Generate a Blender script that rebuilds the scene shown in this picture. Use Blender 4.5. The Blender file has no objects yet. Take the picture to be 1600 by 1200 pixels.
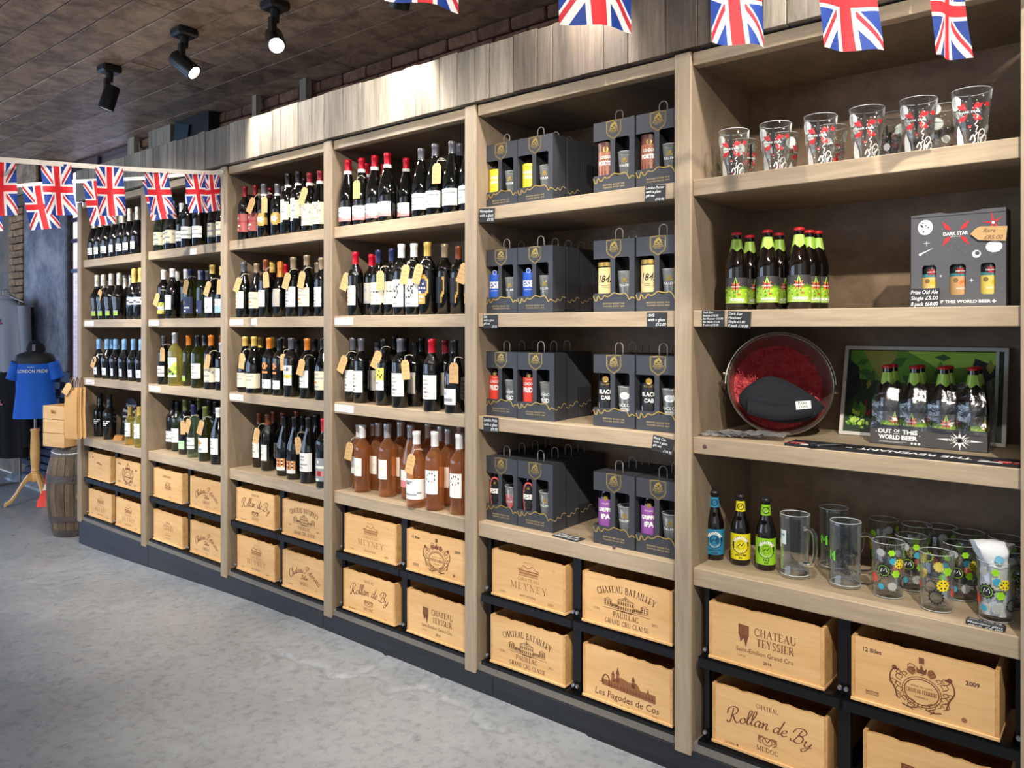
import bpy, bmesh, math, random
from math import sin, cos, pi, radians as R_, sqrt
from mathutils import Vector, Matrix, Euler
random.seed(7)
SC = bpy.context.scene
COL = SC.collection
H = 1.605                      # eye height of the camera
YF = 2.4                       # front plane of the shelving
YW = 3.05                      # brick wall behind
CEIL = H + 1.59

# ------------------------------------------------------------------ camera, world, lights, exposure
cd = bpy.data.cameras.new('camera'); cam = bpy.data.objects.new('camera', cd); COL.objects.link(cam)
cam.location = (0, 0, H); cam.rotation_euler = (pi/2, 0, math.atan2(.6332, .7740))
cd.sensor_width = 36; cd.lens = 27.0; cd.shift_y = -0.055; cd.clip_start = .05; cd.clip_end = 60
SC.camera = cam
vs = SC.view_settings
vs.view_transform = 'Standard'; vs.look = 'None'; vs.gamma = 1; vs.use_curve_mapping = False
vs.exposure = 0.38
w = bpy.data.worlds.new('world'); SC.world = w; w.use_nodes = True
w.node_tree.nodes['Background'].inputs[0].default_value = (.80, .88, 1, 1)
w.node_tree.nodes['Background'].inputs[1].default_value = .39

def spot(loc, aim, energy, deg=75, blend=.6, col=(1, .93, .83), rad=.03):
    l = bpy.data.lights.new('spot_lamp', 'SPOT'); l.energy = energy; l.spot_size = R_(deg); l.spot_blend = blend
    l.color = col; l.shadow_soft_size = rad
    o = bpy.data.objects.new('spot_lamp', l); COL.objects.link(o); o.location = loc
    o.rotation_euler = (Vector(aim)-Vector(loc)).to_track_quat('-Z', 'Y').to_euler()
    return o
def area(loc, aim, energy, sx, sy, col):
    l = bpy.data.lights.new('area_lamp', 'AREA'); l.energy = energy; l.shape = 'RECTANGLE'; l.size = sx; l.size_y = sy; l.color = col
    o = bpy.data.objects.new('area_lamp', l); COL.objects.link(o); o.location = loc
    o.rotation_euler = (Vector(aim)-Vector(loc)).to_track_quat('-Z', 'Y').to_euler()
    return o
# second track of spots out in the room, thrown at the shelves
for x, ax, e in ((-5.0, -5.9, 155), (-3.7, -4.9, 165), (-2.4, -3.7, 178), (-1.1, -2.6, 172), (-.1, -1.7, 110), (.45, -.5, 230)):
    spot((x, .55, CEIL-.16), (ax, 2.4, 1.2), e, 62, .5, rad=.025)
# daylight from the shop front behind and left of the photographer, two added fills, daylight well outside the side window
area((-7.5, -3.4, 1.9), (-5.5, 2.4, .2), 150, 6.5, 2.4, (.60, .76, 1))
area((-11.8, .6, 1.5), (-5, 1.4, .2), 55, 2.6, 2.2, (.42, .60, 1))  # unseen blue lamp added to give the far floor its sheen
area((1.8, -3.2, 2.4), (-2.0, 2.4, 1.0), 16, 3.5, 2.0, (1, .96, .9))  # unseen warm lamp added as fill for the shelf interiors
area((-12, 3.35, 4.9), (-12, 4.8, 3.3), 620, 7.0, .8, (.52, .66, 1))

# ------------------------------------------------------------------ pixel helpers (1600x1200 photograph)
def PX(px, Y):
    u = px-800
    return Y*(-759.84+.7740*u)/(928.8+.6332*u)
def KK(px, Y): return (928.8+.6332*(px-800))/Y
def PZ(px, py, Y): return H+(512-py)/KK(px, Y)
def YAT(px, py, z): return (928.8+.6332*(px-800))*(z-H)/(512-py)
def AT(px, py, z):
    Y = YAT(px, py, z); return PX(px, Y), Y
def DEP(px, py, d):            # point at a forward distance d
    l = (px-800)*d/1200
    return Vector((-.6332*d+.774*l, .774*d+.6332*l, H+(512-py)*d/1200))

# ------------------------------------------------------------------ node materials
def s2l(c):
    return tuple(((v/255)/12.92 if v/255 <= .04045 else ((v/255+.055)/1.055)**2.4) for v in c)
class NT:
    def __init__(s, name):
        s.m = bpy.data.materials.new(name); s.m.use_nodes = True
        s.t = s.m.node_tree; s.b = s.t.nodes['Principled BSDF']
    def n(s, ty, **k):
        nd = s.t.nodes.new(ty)
        for a, v in k.items(): setattr(nd, a, v)
        return nd
    def set(s, sock, v):
        if isinstance(v, V): s.t.links.new(v.s, sock)
        elif isinstance(v, bpy.types.NodeSocket): s.t.links.new(v, sock)
        else:
            if isinstance(v, (tuple, list)) and len(v) == 3 and sock.type == 'RGBA': v = (*v, 1)
            sock.default_value = v
    def inp(s, name, v): s.set(s.b.inputs[name], v)
    def math(s, op, a, b=0.0, c=None):
        nd = s.n('ShaderNodeMath', operation=op); s.set(nd.inputs[0], a); s.set(nd.inputs[1], b)
        if c is not None: s.set(nd.inputs[2], c)
        return V(s, nd.outputs[0])
    def coord(s, which='Object', scale=(1, 1, 1), rnd=0):
        tc = s.n('ShaderNodeTexCoord'); mp = s.n('ShaderNodeMapping'); s.t.links.new(tc.outputs[which], mp.inputs[0])
        mp.inputs['Scale'].default_value = scale
        if rnd:
            oi = s.n('ShaderNodeObjectInfo'); mu = s.n('ShaderNodeVectorMath', operation='SCALE'); cb = s.n('ShaderNodeCombineXYZ')
            for i in range(3): s.t.links.new(oi.outputs['Random'], cb.inputs[i])
            s.t.links.new(cb.outputs[0], mu.inputs[0]); mu.inputs['Scale'].default_value = rnd
            s.t.links.new(mu.outputs[0], mp.inputs['Location'])
        return mp.outputs[0]
    def rnd(s): return V(s, s.n('ShaderNodeObjectInfo').outputs['Random'])
    def noise(s, vec, scale, detail=4, rough=.6, dist=0):
        nd = s.n('ShaderNodeTexNoise'); s.t.links.new(vec, nd.inputs['Vector'])
        nd.inputs['Scale'].default_value = scale; nd.inputs['Detail'].default_value = detail
        nd.inputs['Roughness'].default_value = rough; nd.inputs['Distortion'].default_value = dist
        return V(s, nd.outputs[0])
    def ramp(s, fac, stops):
        nd = s.n('ShaderNodeValToRGB'); s.set(nd.inputs[0], fac); e = nd.color_ramp.elements
        while len(e) < len(stops): e.new(.5)
        for i, (p, c) in enumerate(stops):
            e[i].position = p; e[i].color = (*c, 1) if len(c) == 3 else c
        return V(s, nd.outputs[0])
    def mix(s, f, a, b, mode='MIX'):
        nd = s.n('ShaderNodeMix', data_type='RGBA', blend_type=mode)
        s.set(nd.inputs[0], f); s.set(nd.inputs[6], a); s.set(nd.inputs[7], b)
        return V(s, nd.outputs[2])
    def bump(s, h, strength=.3, dist=.01):
        nd = s.n('ShaderNodeBump'); nd.inputs['Strength'].default_value = strength; nd.inputs['Distance'].default_value = dist
        s.set(nd.inputs['Height'], h); s.t.links.new(nd.outputs[0], s.b.inputs['Normal'])
class V:
    def __init__(s, t, k): s.t = t; s.s = k
    def __add__(s, o): return s.t.math('ADD', s, o)
    def __sub__(s, o): return s.t.math('SUBTRACT', s, o)
    def __mul__(s, o): return s.t.math('MULTIPLY', s, o)
    def lt(s, o): return s.t.math('LESS_THAN', s, o)
    def gt(s, o): return s.t.math('GREATER_THAN', s, o)
    def abs(s): return s.t.math('ABSOLUTE', s)
    def max(s, o): return s.t.math('MAXIMUM', s, o)

MC = {}
def flat(name, rgb, rough=.5, metal=0, trans=0, coat=0, spec=None, ior=None, linear=False, emit=0, alpha=1, sub=0):
    if name in MC: return MC[name]
    t = NT(name); c = rgb if linear else s2l(rgb)
    t.inp('Base Color', c); t.inp('Roughness', rough); t.inp('Metallic', metal); t.inp('Transmission Weight', trans)
    t.inp('Coat Weight', coat)
    if spec is not None: t.inp('Specular IOR Level', spec)
    if ior: t.inp('IOR', ior)
    if emit: t.inp('Emission Color', c); t.inp('Emission Strength', emit)
    if alpha < 1: t.inp('Alpha', alpha)
    if rough > .3 and not trans and not metal:    # a trace of unevenness on every matt surface
        nz = t.noise(t.coord('Object', rnd=9), 60, 3)
        t.inp('Base Color', t.mix(nz, tuple(v*.9 for v in c), tuple(min(1, v*1.08) for v in c)))
    MC[name] = t.m; return t.m
def thin(name, tint, haze=.0, body=None, bf=0.0, gl=.9):
    """clear glass wall seen as transmission plus Fresnel gloss; a body colour for wine inside it and painted edge haze"""
    if name in MC: return MC[name]
    t = NT(name); L = t.t.links; lw = t.n('ShaderNodeLayerWeight'); lw.inputs[0].default_value = .5
    fc = V(t, lw.outputs['Facing']); f4 = t.math('POWER', fc, 3.0)*gl+.045
    tr = t.n('ShaderNodeBsdfTransparent'); tr.inputs[0].default_value = (*tint, 1)
    g = t.n('ShaderNodeBsdfGlossy'); g.inputs['Roughness'].default_value = .02; g.inputs[0].default_value = (1, 1, 1, 1)
    base = tr.outputs[0]
    dd = t.n('ShaderNodeBsdfTranslucent'); d2 = t.n('ShaderNodeBsdfDiffuse'); ad = t.n('ShaderNodeMixShader'); ad.inputs[0].default_value = .5
    c = (*(body or (.9, .92, .9)), 1); dd.inputs[0].default_value = c; d2.inputs[0].default_value = c
    L.new(dd.outputs[0], ad.inputs[1]); L.new(d2.outputs[0], ad.inputs[2])
    m1 = t.n('ShaderNodeMixShader'); t.set(m1.inputs[0], t.math('POWER', fc, 2.5)*haze+bf); L.new(base, m1.inputs[1]); L.new(ad.outputs[0], m1.inputs[2])  # pale edge haze stands in for bright reflections on clear glass
    m2 = t.n('ShaderNodeMixShader'); t.set(m2.inputs[0], f4); L.new(m1.outputs[0], m2.inputs[1]); L.new(g.outputs[0], m2.inputs[2])
    out = [q for q in t.t.nodes if q.type == 'OUTPUT_MATERIAL'][0]; L.new(m2.outputs[0], out.inputs[0])
    MC[name] = t.m; return t.m
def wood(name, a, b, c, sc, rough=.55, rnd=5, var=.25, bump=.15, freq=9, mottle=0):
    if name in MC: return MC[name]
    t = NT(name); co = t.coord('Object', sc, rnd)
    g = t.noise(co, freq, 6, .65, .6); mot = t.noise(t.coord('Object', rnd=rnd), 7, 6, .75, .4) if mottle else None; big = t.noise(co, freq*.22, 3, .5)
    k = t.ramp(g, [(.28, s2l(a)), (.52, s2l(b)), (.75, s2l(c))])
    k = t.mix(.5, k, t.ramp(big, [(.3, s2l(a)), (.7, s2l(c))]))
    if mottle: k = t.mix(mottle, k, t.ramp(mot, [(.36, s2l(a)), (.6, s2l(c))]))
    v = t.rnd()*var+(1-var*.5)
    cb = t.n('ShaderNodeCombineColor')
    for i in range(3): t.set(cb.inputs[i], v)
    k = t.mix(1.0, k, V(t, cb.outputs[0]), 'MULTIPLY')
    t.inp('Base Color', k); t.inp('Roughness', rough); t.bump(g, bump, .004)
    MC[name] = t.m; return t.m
WOODH = lambda: wood('limed_oak_lengthwise', (142, 124, 101), (170, 150, 123), (192, 172, 143), (.6, 5, 7), rnd=4, var=.16)
WOODV = lambda: wood('limed_oak_upright', (130, 114, 95), (157, 140, 117), (177, 159, 134), (7, 5, .6), rnd=4, var=.16)
WOODP = lambda: wood('limed_oak_panel', (104, 90, 74), (128, 112, 92), (146, 128, 106), (5, 2.4, .7), rnd=4, var=.1)
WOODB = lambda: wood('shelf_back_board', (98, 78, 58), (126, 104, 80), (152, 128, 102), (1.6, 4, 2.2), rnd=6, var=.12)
BARN = lambda: wood('barn_board', (98, 88, 76), (146, 134, 118), (184, 172, 152), (9, 5, .7), rnd=30, var=.6, bump=.4, rough=.75)
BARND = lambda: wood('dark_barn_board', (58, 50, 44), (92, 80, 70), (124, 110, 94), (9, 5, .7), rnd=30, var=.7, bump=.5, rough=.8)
CEILW = lambda: wood('ceiling_board', (96, 80, 70), (154, 130, 110), (212, 182, 150), (.9, 5, 5), rnd=30, var=.3, bump=.25, rough=.5, freq=5, mottle=.6)
PINE = lambda: wood('pine_board', (204, 154, 96), (222, 176, 116), (233, 192, 136), (1.0, 5, 9), rnd=20, var=.14, rough=.5, freq=5)
PINEE = lambda: wood('pine_end_grain', (170, 120, 66), (206, 158, 98), (222, 180, 120), (8, 8, 6), rnd=20, var=.14, rough=.6, freq=8)
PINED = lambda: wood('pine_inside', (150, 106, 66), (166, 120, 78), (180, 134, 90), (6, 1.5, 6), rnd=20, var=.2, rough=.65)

# ------------------------------------------------------------------ object helpers
def tag(o, label=None, cat=None, group=None, kind=None):
    if label: o['label'] = label
    if cat: o['category'] = cat
    if group: o['group'] = group
    if kind: o['kind'] = kind
    return o
def empty(name, loc, label=None, cat=None, group=None, rz=0, kind=None):
    o = bpy.data.objects.new(name, None); COL.objects.link(o); o.location = loc; o.rotation_euler = (0, 0, rz)
    o.empty_display_size = .05
    return tag(o, label, cat, group, kind)
def mesh(name, verts, faces, mats, midx=None, smooth=False, uvs=None):
    me = bpy.data.meshes.new(name); me.from_pydata([tuple(v) for v in verts], [], faces)
    for m in (mats if isinstance(mats, (list, tuple)) else [mats]): me.materials.append(m)
    if midx: me.polygons.foreach_set('material_index', midx)
    if smooth: me.polygons.foreach_set('use_smooth', [True]*len(me.polygons))
    if uvs:
        l = me.uv_layers.new(name='uv')
        for p in me.polygons:
            for li, vi in zip(p.loop_indices, p.vertices): l.data[li].uv = uvs[vi]
    me.update(); return me
def link(name, me, parent=None, loc=(0, 0, 0), rot=(0, 0, 0), label=None, cat=None, group=None, kind=None):
    o = bpy.data.objects.new(name, me); COL.objects.link(o); o.location = loc; o.rotation_euler = rot
    if parent: o.parent = parent
    return tag(o, label, cat, group, kind)
class MB:
    """collects faces of one mesh"""
    def __init__(s, org=(0, 0, 0)): s.v = []; s.f = []; s.m = []; s.o = Vector(org); s.mats = []
    def mi(s, m):
        if m not in s.mats: s.mats.append(m)
        return s.mats.index(m)
    def add(s, vs, fs, m):
        b = len(s.v); s.v += [Vector(v)-s.o for v in vs]; s.f += [tuple(i+b for i in f) for f in fs]; s.m += [s.mi(m)]*len(fs); return s
    def box(s, x0, y0, z0, x1, y1, z1, m, bev=0, rot=None):
        if bev:
            c = Vector(((x0+x1)/2, (y0+y1)/2, (z0+z1)/2)); h = Vector((abs(x1-x0)/2, abs(y1-y0)/2, abs(z1-z0)/2)); b = min(bev, min(h)*.45)
            vs = []
            idx = {}
            for sx in (-1, 1):
                for sy in (-1, 1):
                    for sz in (-1, 1):
                        for k in range(3):
                            p = [h[0], h[1], h[2]]
                            for q in range(3):
                                if q != k: p[q] -= b
                            idx[(sx, sy, sz, k)] = len(vs)
                            vs.append(c+Vector((sx*p[0], sy*p[1], sz*p[2])))
            fs = []
            for k in range(3):
                a1, a2 = (k+1) % 3, (k+2) % 3
                for sk in (-1, 1):
                    q = []
                    for (s1, s2) in ((-1, -1), (1, -1), (1, 1), (-1, 1)):
                        S = [0, 0, 0]; S[k] = sk; S[a1] = s1; S[a2] = s2; q.append(idx[(*S, k)])
                    fs.append(tuple(q if sk > 0 else q[::-1]))
            for k in range(3):          # edge bevels, edge runs along axis k
                a1, a2 = (k+1) % 3, (k+2) % 3
                for s1 in (-1, 1):
                    for s2 in (-1, 1):
                        def g(sk, kk):
                            S = [0, 0, 0]; S[k] = sk; S[a1] = s1; S[a2] = s2; return idx[(*S, kk)]
                        q = (g(-1, a1), g(1, a1), g(1, a2), g(-1, a2)); fs.append(q if s1*s2 < 0 else q[::-1])
            for key in [(a, b2, c2) for a in (-1, 1) for b2 in (-1, 1) for c2 in (-1, 1)]:
                q = [idx[(*key, k)] for k in range(3)]; fs.append(tuple(q if key[0]*key[1]*key[2] > 0 else q[::-1]))
            if rot: vs = [c+rot @ (v-c) for v in vs]
            return s.add(vs, fs, m)
        vs = [(x, y, z) for x in (x0, x1) for y in (y0, y1) for z in (z0, z1)]
        if rot:
            c = Vector(((x0+x1)/2, (y0+y1)/2, (z0+z1)/2)); vs = [c+rot @ (Vector(v)-c) for v in vs]
        return s.add(vs, [(0, 1, 3, 2), (4, 6, 7, 5), (0, 4, 5, 1), (2, 3, 7, 6), (0, 2, 6, 4), (1, 5, 7, 3)], m)
    def lathe(s, prof, seg, m, mat=None, a0=0, a1=2*pi):
        full = abs(a1-a0-2*pi) < 1e-6; vs = []; fs = []; n = len(prof); k = seg if full else seg+1
        for i in range(k):
            a = a0+(a1-a0)*i/seg
            for r, z in prof:
                v = Vector((r*cos(a), r*sin(a), z)); vs.append(mat @ v if mat else v)
        for i in range(seg):
            j = (i+1) % k
            for q in range(n-1):
                if prof[q][0] < 1e-7 and prof[q+1][0] < 1e-7: continue
                fs.append((i*n+q, j*n+q, j*n+q+1, i*n+q+1))
        return s.add(vs, fs, m)
    def tube(s, pts, r, m, seg=6, cap=True):
        pts = [Vector(p) for p in pts]; vs = []; fs = []; n = len(pts); rr = r if isinstance(r, (list, tuple)) else [r]*n
        up = Vector((0, 0, 1))
        for i, p in enumerate(pts):
            d = (pts[min(i+1, n-1)]-pts[max(i-1, 0)]).normalized()
            if abs(d.dot(up)) > .95: up = Vector((1, 0, 0)) if abs(d.x) < .9 else Vector((0, 1, 0))
            a = d.cross(up).normalized(); b = a.cross(d)
            up = b
            for k in range(seg):
                t = 2*pi*k/seg; vs.append(p+(a*cos(t)+b*sin(t))*rr[i])
        for i in range(n-1):
            for k in range(seg):
                k2 = (k+1) % seg; fs.append((i*seg+k, i*seg+k2, (i+1)*seg+k2, (i+1)*seg+k))
        if cap: fs += [tuple(range(seg))[::-1], tuple(range((n-1)*seg, n*seg))]
        return s.add(vs, fs, m)
    def rings(s, rs, m, cap=True):
        n = len(rs[0]); vs = [v for r in rs for v in r]; fs = []
        for i in range(len(rs)-1):
            for k in range(n):
                k2 = (k+1) % n; fs.append((i*n+k, i*n+k2, (i+1)*n+k2, (i+1)*n+k))
        if cap: fs += [tuple(range(n))[::-1], tuple(range((len(rs)-1)*n, len(rs)*n))]
        return s.add(vs, fs, m)
    def me(s, name, smooth=False, fix=False):
        me = mesh(name, s.v, s.f, s.mats, s.m, smooth)
        if fix:
            bm = bmesh.new(); bm.from_mesh(me); bmesh.ops.remove_doubles(bm, verts=bm.verts, dist=1e-6)
            bmesh.ops.recalc_face_normals(bm, faces=bm.faces); bm.to_mesh(me); bm.free()
            if smooth: me.polygons.foreach_set('use_smooth', [True]*len(me.polygons))
        return me
    def obj(s, name, parent=None, smooth=False, fix=False, loc=(0, 0, 0), rot=(0, 0, 0), **k):
        return link(name, s.me(name, smooth, fix), parent, loc, rot, **k)
def copy_tree(o, parent=None):
    c = o.copy(); COL.objects.link(c)
    if parent: c.parent = parent
    for ch in list(o.children): copy_tree(ch, c)
    return c
def sharp(o, ang=35):
    for p in o.data.polygons: p.use_smooth = True
    try: o.data.set_sharp_from_angle(angle=R_(ang))
    except Exception: pass
    return o

# ------------------------------------------------------------------ flat art: print, lettering, emblems
def catmull(p, n=5):
    if len(p) < 3: return p
    q = [p[0]]+list(p)+[p[-1]]; out = []
    for i in range(1, len(q)-2):
        a, b, c, d = q[i-1:i+3]
        for k in range(n):
            t = k/n
            out.append(tuple(.5*((2*b[j])+(-a[j]+c[j])*t+(2*a[j]-5*b[j]+4*c[j]-d[j])*t*t+(-a[j]+3*b[j]-3*c[j]+d[j])*t**3) for j in (0, 1)))
    return out+[q[-2]]
TXT = {}
def text2d(body, bold=0, res=2):
    key = (body, bold, res)
    if key not in TXT:
        cu = bpy.data.curves.new('t', 'FONT'); cu.body = body; cu.size = 1; cu.resolution_u = res; cu.offset = bold; cu.fill_mode = 'FRONT'
        ob = bpy.data.objects.new('t', cu); COL.objects.link(ob)
        dg = bpy.context.evaluated_depsgraph_get(); ev = ob.evaluated_get(dg); me = ev.to_mesh()
        vs = [(v.co.x, v.co.y) for v in me.vertices]; fs = [tuple(p.vertices) for p in me.polygons]
        ev.to_mesh_clear(); bpy.data.objects.remove(ob); bpy.data.curves.remove(cu)
        x0 = min([v[0] for v in vs] or [0]); x1 = max([v[0] for v in vs] or [1])
        TXT[key] = ([((x-x0), y) for x, y in vs], fs, x1-x0)
    return TXT[key]
_T, _t, _m = .15, .055, .1
SER = {  # serif capitals: width, strokes (thickness, curved?, points), serif positions
 'A': (.78, [(_t, 0, (.1, 0, .38, 1)), (_T, 0, (.38, 1, .68, 0)), (_t, 0, (.2, .34, .56, .34))], (.1, 0, .68, 0)),
 'B': (.68, [(_T, 0, (.16, 0, .16, 1)), (_m, 1, (.16, .97, .42, .97, .52, .78, .4, .54, .16, .52)), (_m, 1, (.16, .52, .46, .5, .6, .27, .45, .03, .16, .03))], (.1, 0, .1, 1)),
 'C': (.74, [(_m, 1, (.66, .78, .5, .96, .28, .94, .1, .7, .08, .35, .25, .05, .5, .02, .68, .2))], ()),
 'D': (.78, [(_T, 0, (.16, 0, .16, 1)), (_m, 1, (.16, .97, .45, .96, .68, .7, .68, .3, .45, .04, .16, .03))], (.1, 0, .1, 1)),
 'E': (.66, [(_T, 0, (.16, 0, .16, 1)), (_t, 0, (.16, .97, .56, .97, .57, .8)), (_t, 0, (.16, .5, .46, .5)), (_t, 0, (.16, .03, .58, .03, .6, .22))], (.1, 0, .1, 1)),
 'G': (.8, [(_m, 1, (.66, .8, .5, .97, .28, .94, .1, .7, .08, .35, .25, .05, .5, .02, .66, .15)), (_T, 0, (.66, .05, .66, .42))], (.64, .42)),
 'H': (.82, [(_T, 0, (.16, 0, .16, 1)), (_T, 0, (.66, 0, .66, 1)), (_t, 0, (.16, .5, .66, .5))], (.16, 0, .16, 1, .66, 0, .66, 1)),
 'I': (.34, [(_T, 0, (.16, 0, .16, 1))], (.16, 0, .16, 1)),
 'L': (.62, [(_T, 0, (.16, 0, .16, 1)), (_t, 0, (.16, .03, .55, .03, .57, .25))], (.1, 0, .16, 1)),
 'M': (1.0, [(_t, 0, (.14, 0, .16, 1)), (_T, 0, (.16, 1, .48, .06)), (_t, 0, (.48, .06, .8, 1)), (_T, 0, (.82, 1, .84, 0))], (.14, 0, .12, 1, .84, 0, .84, 1)),
 'N': (.84, [(_t, 0, (.14, 0, .14, 1)), (_T, 0, (.14, 1, .7, 0)), (_t, 0, (.7, 0, .7, 1))], (.14, 0, .12, 1, .7, 1)),
 'O': (.82, [(_m, 1, (.4, .98, .12, .75, .1, .25, .4, .02, .7, .25, .7, .75, .4, .98))], ()),
 'P': (.66, [(_T, 0, (.16, 0, .16, 1)), (_m, 1, (.16, .97, .45, .96, .58, .74, .44, .48, .16, .46))], (.16, 0, .1, 1)),
 'R': (.74, [(_T, 0, (.16, 0, .16, 1)), (_m, 1, (.16, .97, .45, .96, .58, .74, .44, .5, .16, .48)), (_T, 0, (.36, .48, .66, 0))], (.16, 0, .1, 1, .68, 0)),
 'S': (.6, [(_m, 1, (.5, .82, .36, .97, .14, .88, .14, .66, .42, .42, .48, .2, .34, .03, .1, .14))], ()),
 'T': (.72, [(_T, 0, (.36, 0, .36, 1)), (_t, 0, (.06, .8, .06, .97, .66, .97, .66, .8))], (.36, 0)),
 'U': (.82, [(_T, 0, (.16, 1, .16, .3)), (_m, 1, (.16, .3, .24, .06, .45, .02, .64, .12, .68, .3)), (_t, 0, (.68, .3, .68, 1))], (.16, 1, .68, 1)),
 'Y': (.76, [(_T, 0, (.1, 1, .38, .45)), (_t, 0, (.66, 1, .38, .45)), (_T, 0, (.38, .45, .38, 0))], (.1, 1, .66, 1, .38, 0)),
 'F': (.62, [(_T, 0, (.16, 0, .16, 1)), (_t, 0, (.16, .97, .56, .97, .57, .8)), (_t, 0, (.16, .5, .46, .5))], (.16, 0, .1, 1)),
 'X': (.72, [(_T, 0, (.1, 1, .62, 0)), (_t, 0, (.6, 1, .1, 0))], (.1, 0, .62, 0, .1, 1, .6, 1)),
 ' ': (.4, [], ())}
SCR = {  # copperplate-like letters drawn with a slanted nib
 'o': (.46, [(.3, .4, .08, .25, .12, .02, .3, 0, .42, .2, .3, .4, .36, .33, .52, .36)]),
 'l': (.3, [(0, .1, .2, .5, .3, .9, .2, 1, .12, .8, .1, .2, .16, 0, .32, .1)]),
 'a': (.5, [(.38, .35, .2, .42, .05, .2, .12, 0, .3, .1, .4, .4, .36, .1, .42, 0, .54, .12)]),
 'n': (.5, [(0, .3, .08, .4, .1, .2, .08, 0), (.08, .1, .22, .38, .34, .38, .32, .1, .38, 0, .52, .12)]),
 'd': (.52, [(.38, .35, .2, .42, .05, .2, .12, 0, .3, .1, .42, .5, .46, 1), (.46, 1, .38, .1, .44, 0, .56, .12)]),
 'e': (.4, [(.03, .16, .3, .28, .3, .4, .15, .4, .05, .2, .12, .01, .28, .02, .42, .15)]),
 'y': (.5, [(0, .3, .08, .4, .08, .12, .18, 0, .32, .12, .42, .4), (.42, .4, .36, -.1, .22, -.38, .06, -.33, .12, -.18, .36, 0, .55, .15)]),
 'h': (.52, [(0, .1, .22, .6, .3, .95, .2, .98, .12, .7, .06, 0), (.08, .1, .24, .38, .36, .36, .32, .1, .4, 0, .54, .12)]),
 't': (.34, [(.2, .8, .1, .2, .15, 0, .34, .12), (-.02, .5, .32, .53)]),
 'u': (.5, [(0, .35, .06, .4, .06, .12, .16, 0, .32, .12, .38, .4), (.38, .4, .34, .1, .42, 0, .54, .12)]),
 's': (.36, [(0, .08, .2, .44, .3, .25, .24, .04, .1, 0, .02, .08), (.2, .02, .38, .12)]),
 'c': (.38, [(.34, .33, .22, .42, .07, .28, .06, .1, .18, 0, .4, .12)]),
 'R': (.86, [(.36, .95, .3, .45, .18, .02, .02, -.02, -.02, .12), (-.05, .55, .05, .92, .4, 1.06, .68, .88, .55, .58, .28, .5), (.36, .5, .5, .2, .68, -.02, .86, .1)]),
 'B': (.8, [(.36, .95, .3, .45, .18, .02, .02, -.02, -.02, .12), (-.05, .55, .05, .92, .4, 1.06, .66, .88, .52, .6, .32, .54), (.32, .54, .62, .48, .66, .15, .42, -.03, .16, .04)]),
 'C': (.74, [(.48, .7, .6, .72, .62, .95, .4, 1.02, .12, .75, .05, .3, .2, .0, .45, 0, .62, .2)]),
 'P': (.74, [(.36, .95, .3, .45, .18, .02, .02, -.02, -.02, .12), (-.05, .55, .05, .92, .4, 1.06, .7, .88, .58, .56, .28, .48)]),
 'D': (.8, [(.3, .95, .22, .05, .05, .05, .1, -.05, .5, 0, .72, .4, .55, .92, .2, 1.02, 0, .8)]),
 'i': (.26, [(0, .3, .08, .4, .06, .12, .12, 0, .28, .12), (.12, .56, .13, .6)]),
 'r': (.36, [(0, .3, .08, .42, .22, .36, .14, .1, .2, 0, .36, .12)]),
 'm': (.7, [(0, .3, .08, .4, .06, 0), (.06, .1, .2, .38, .28, .36, .26, 0), (.26, .1, .42, .38, .5, .34, .48, .08, .54, 0, .7, .12)]),
 ' ': (.3, [])}
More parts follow.
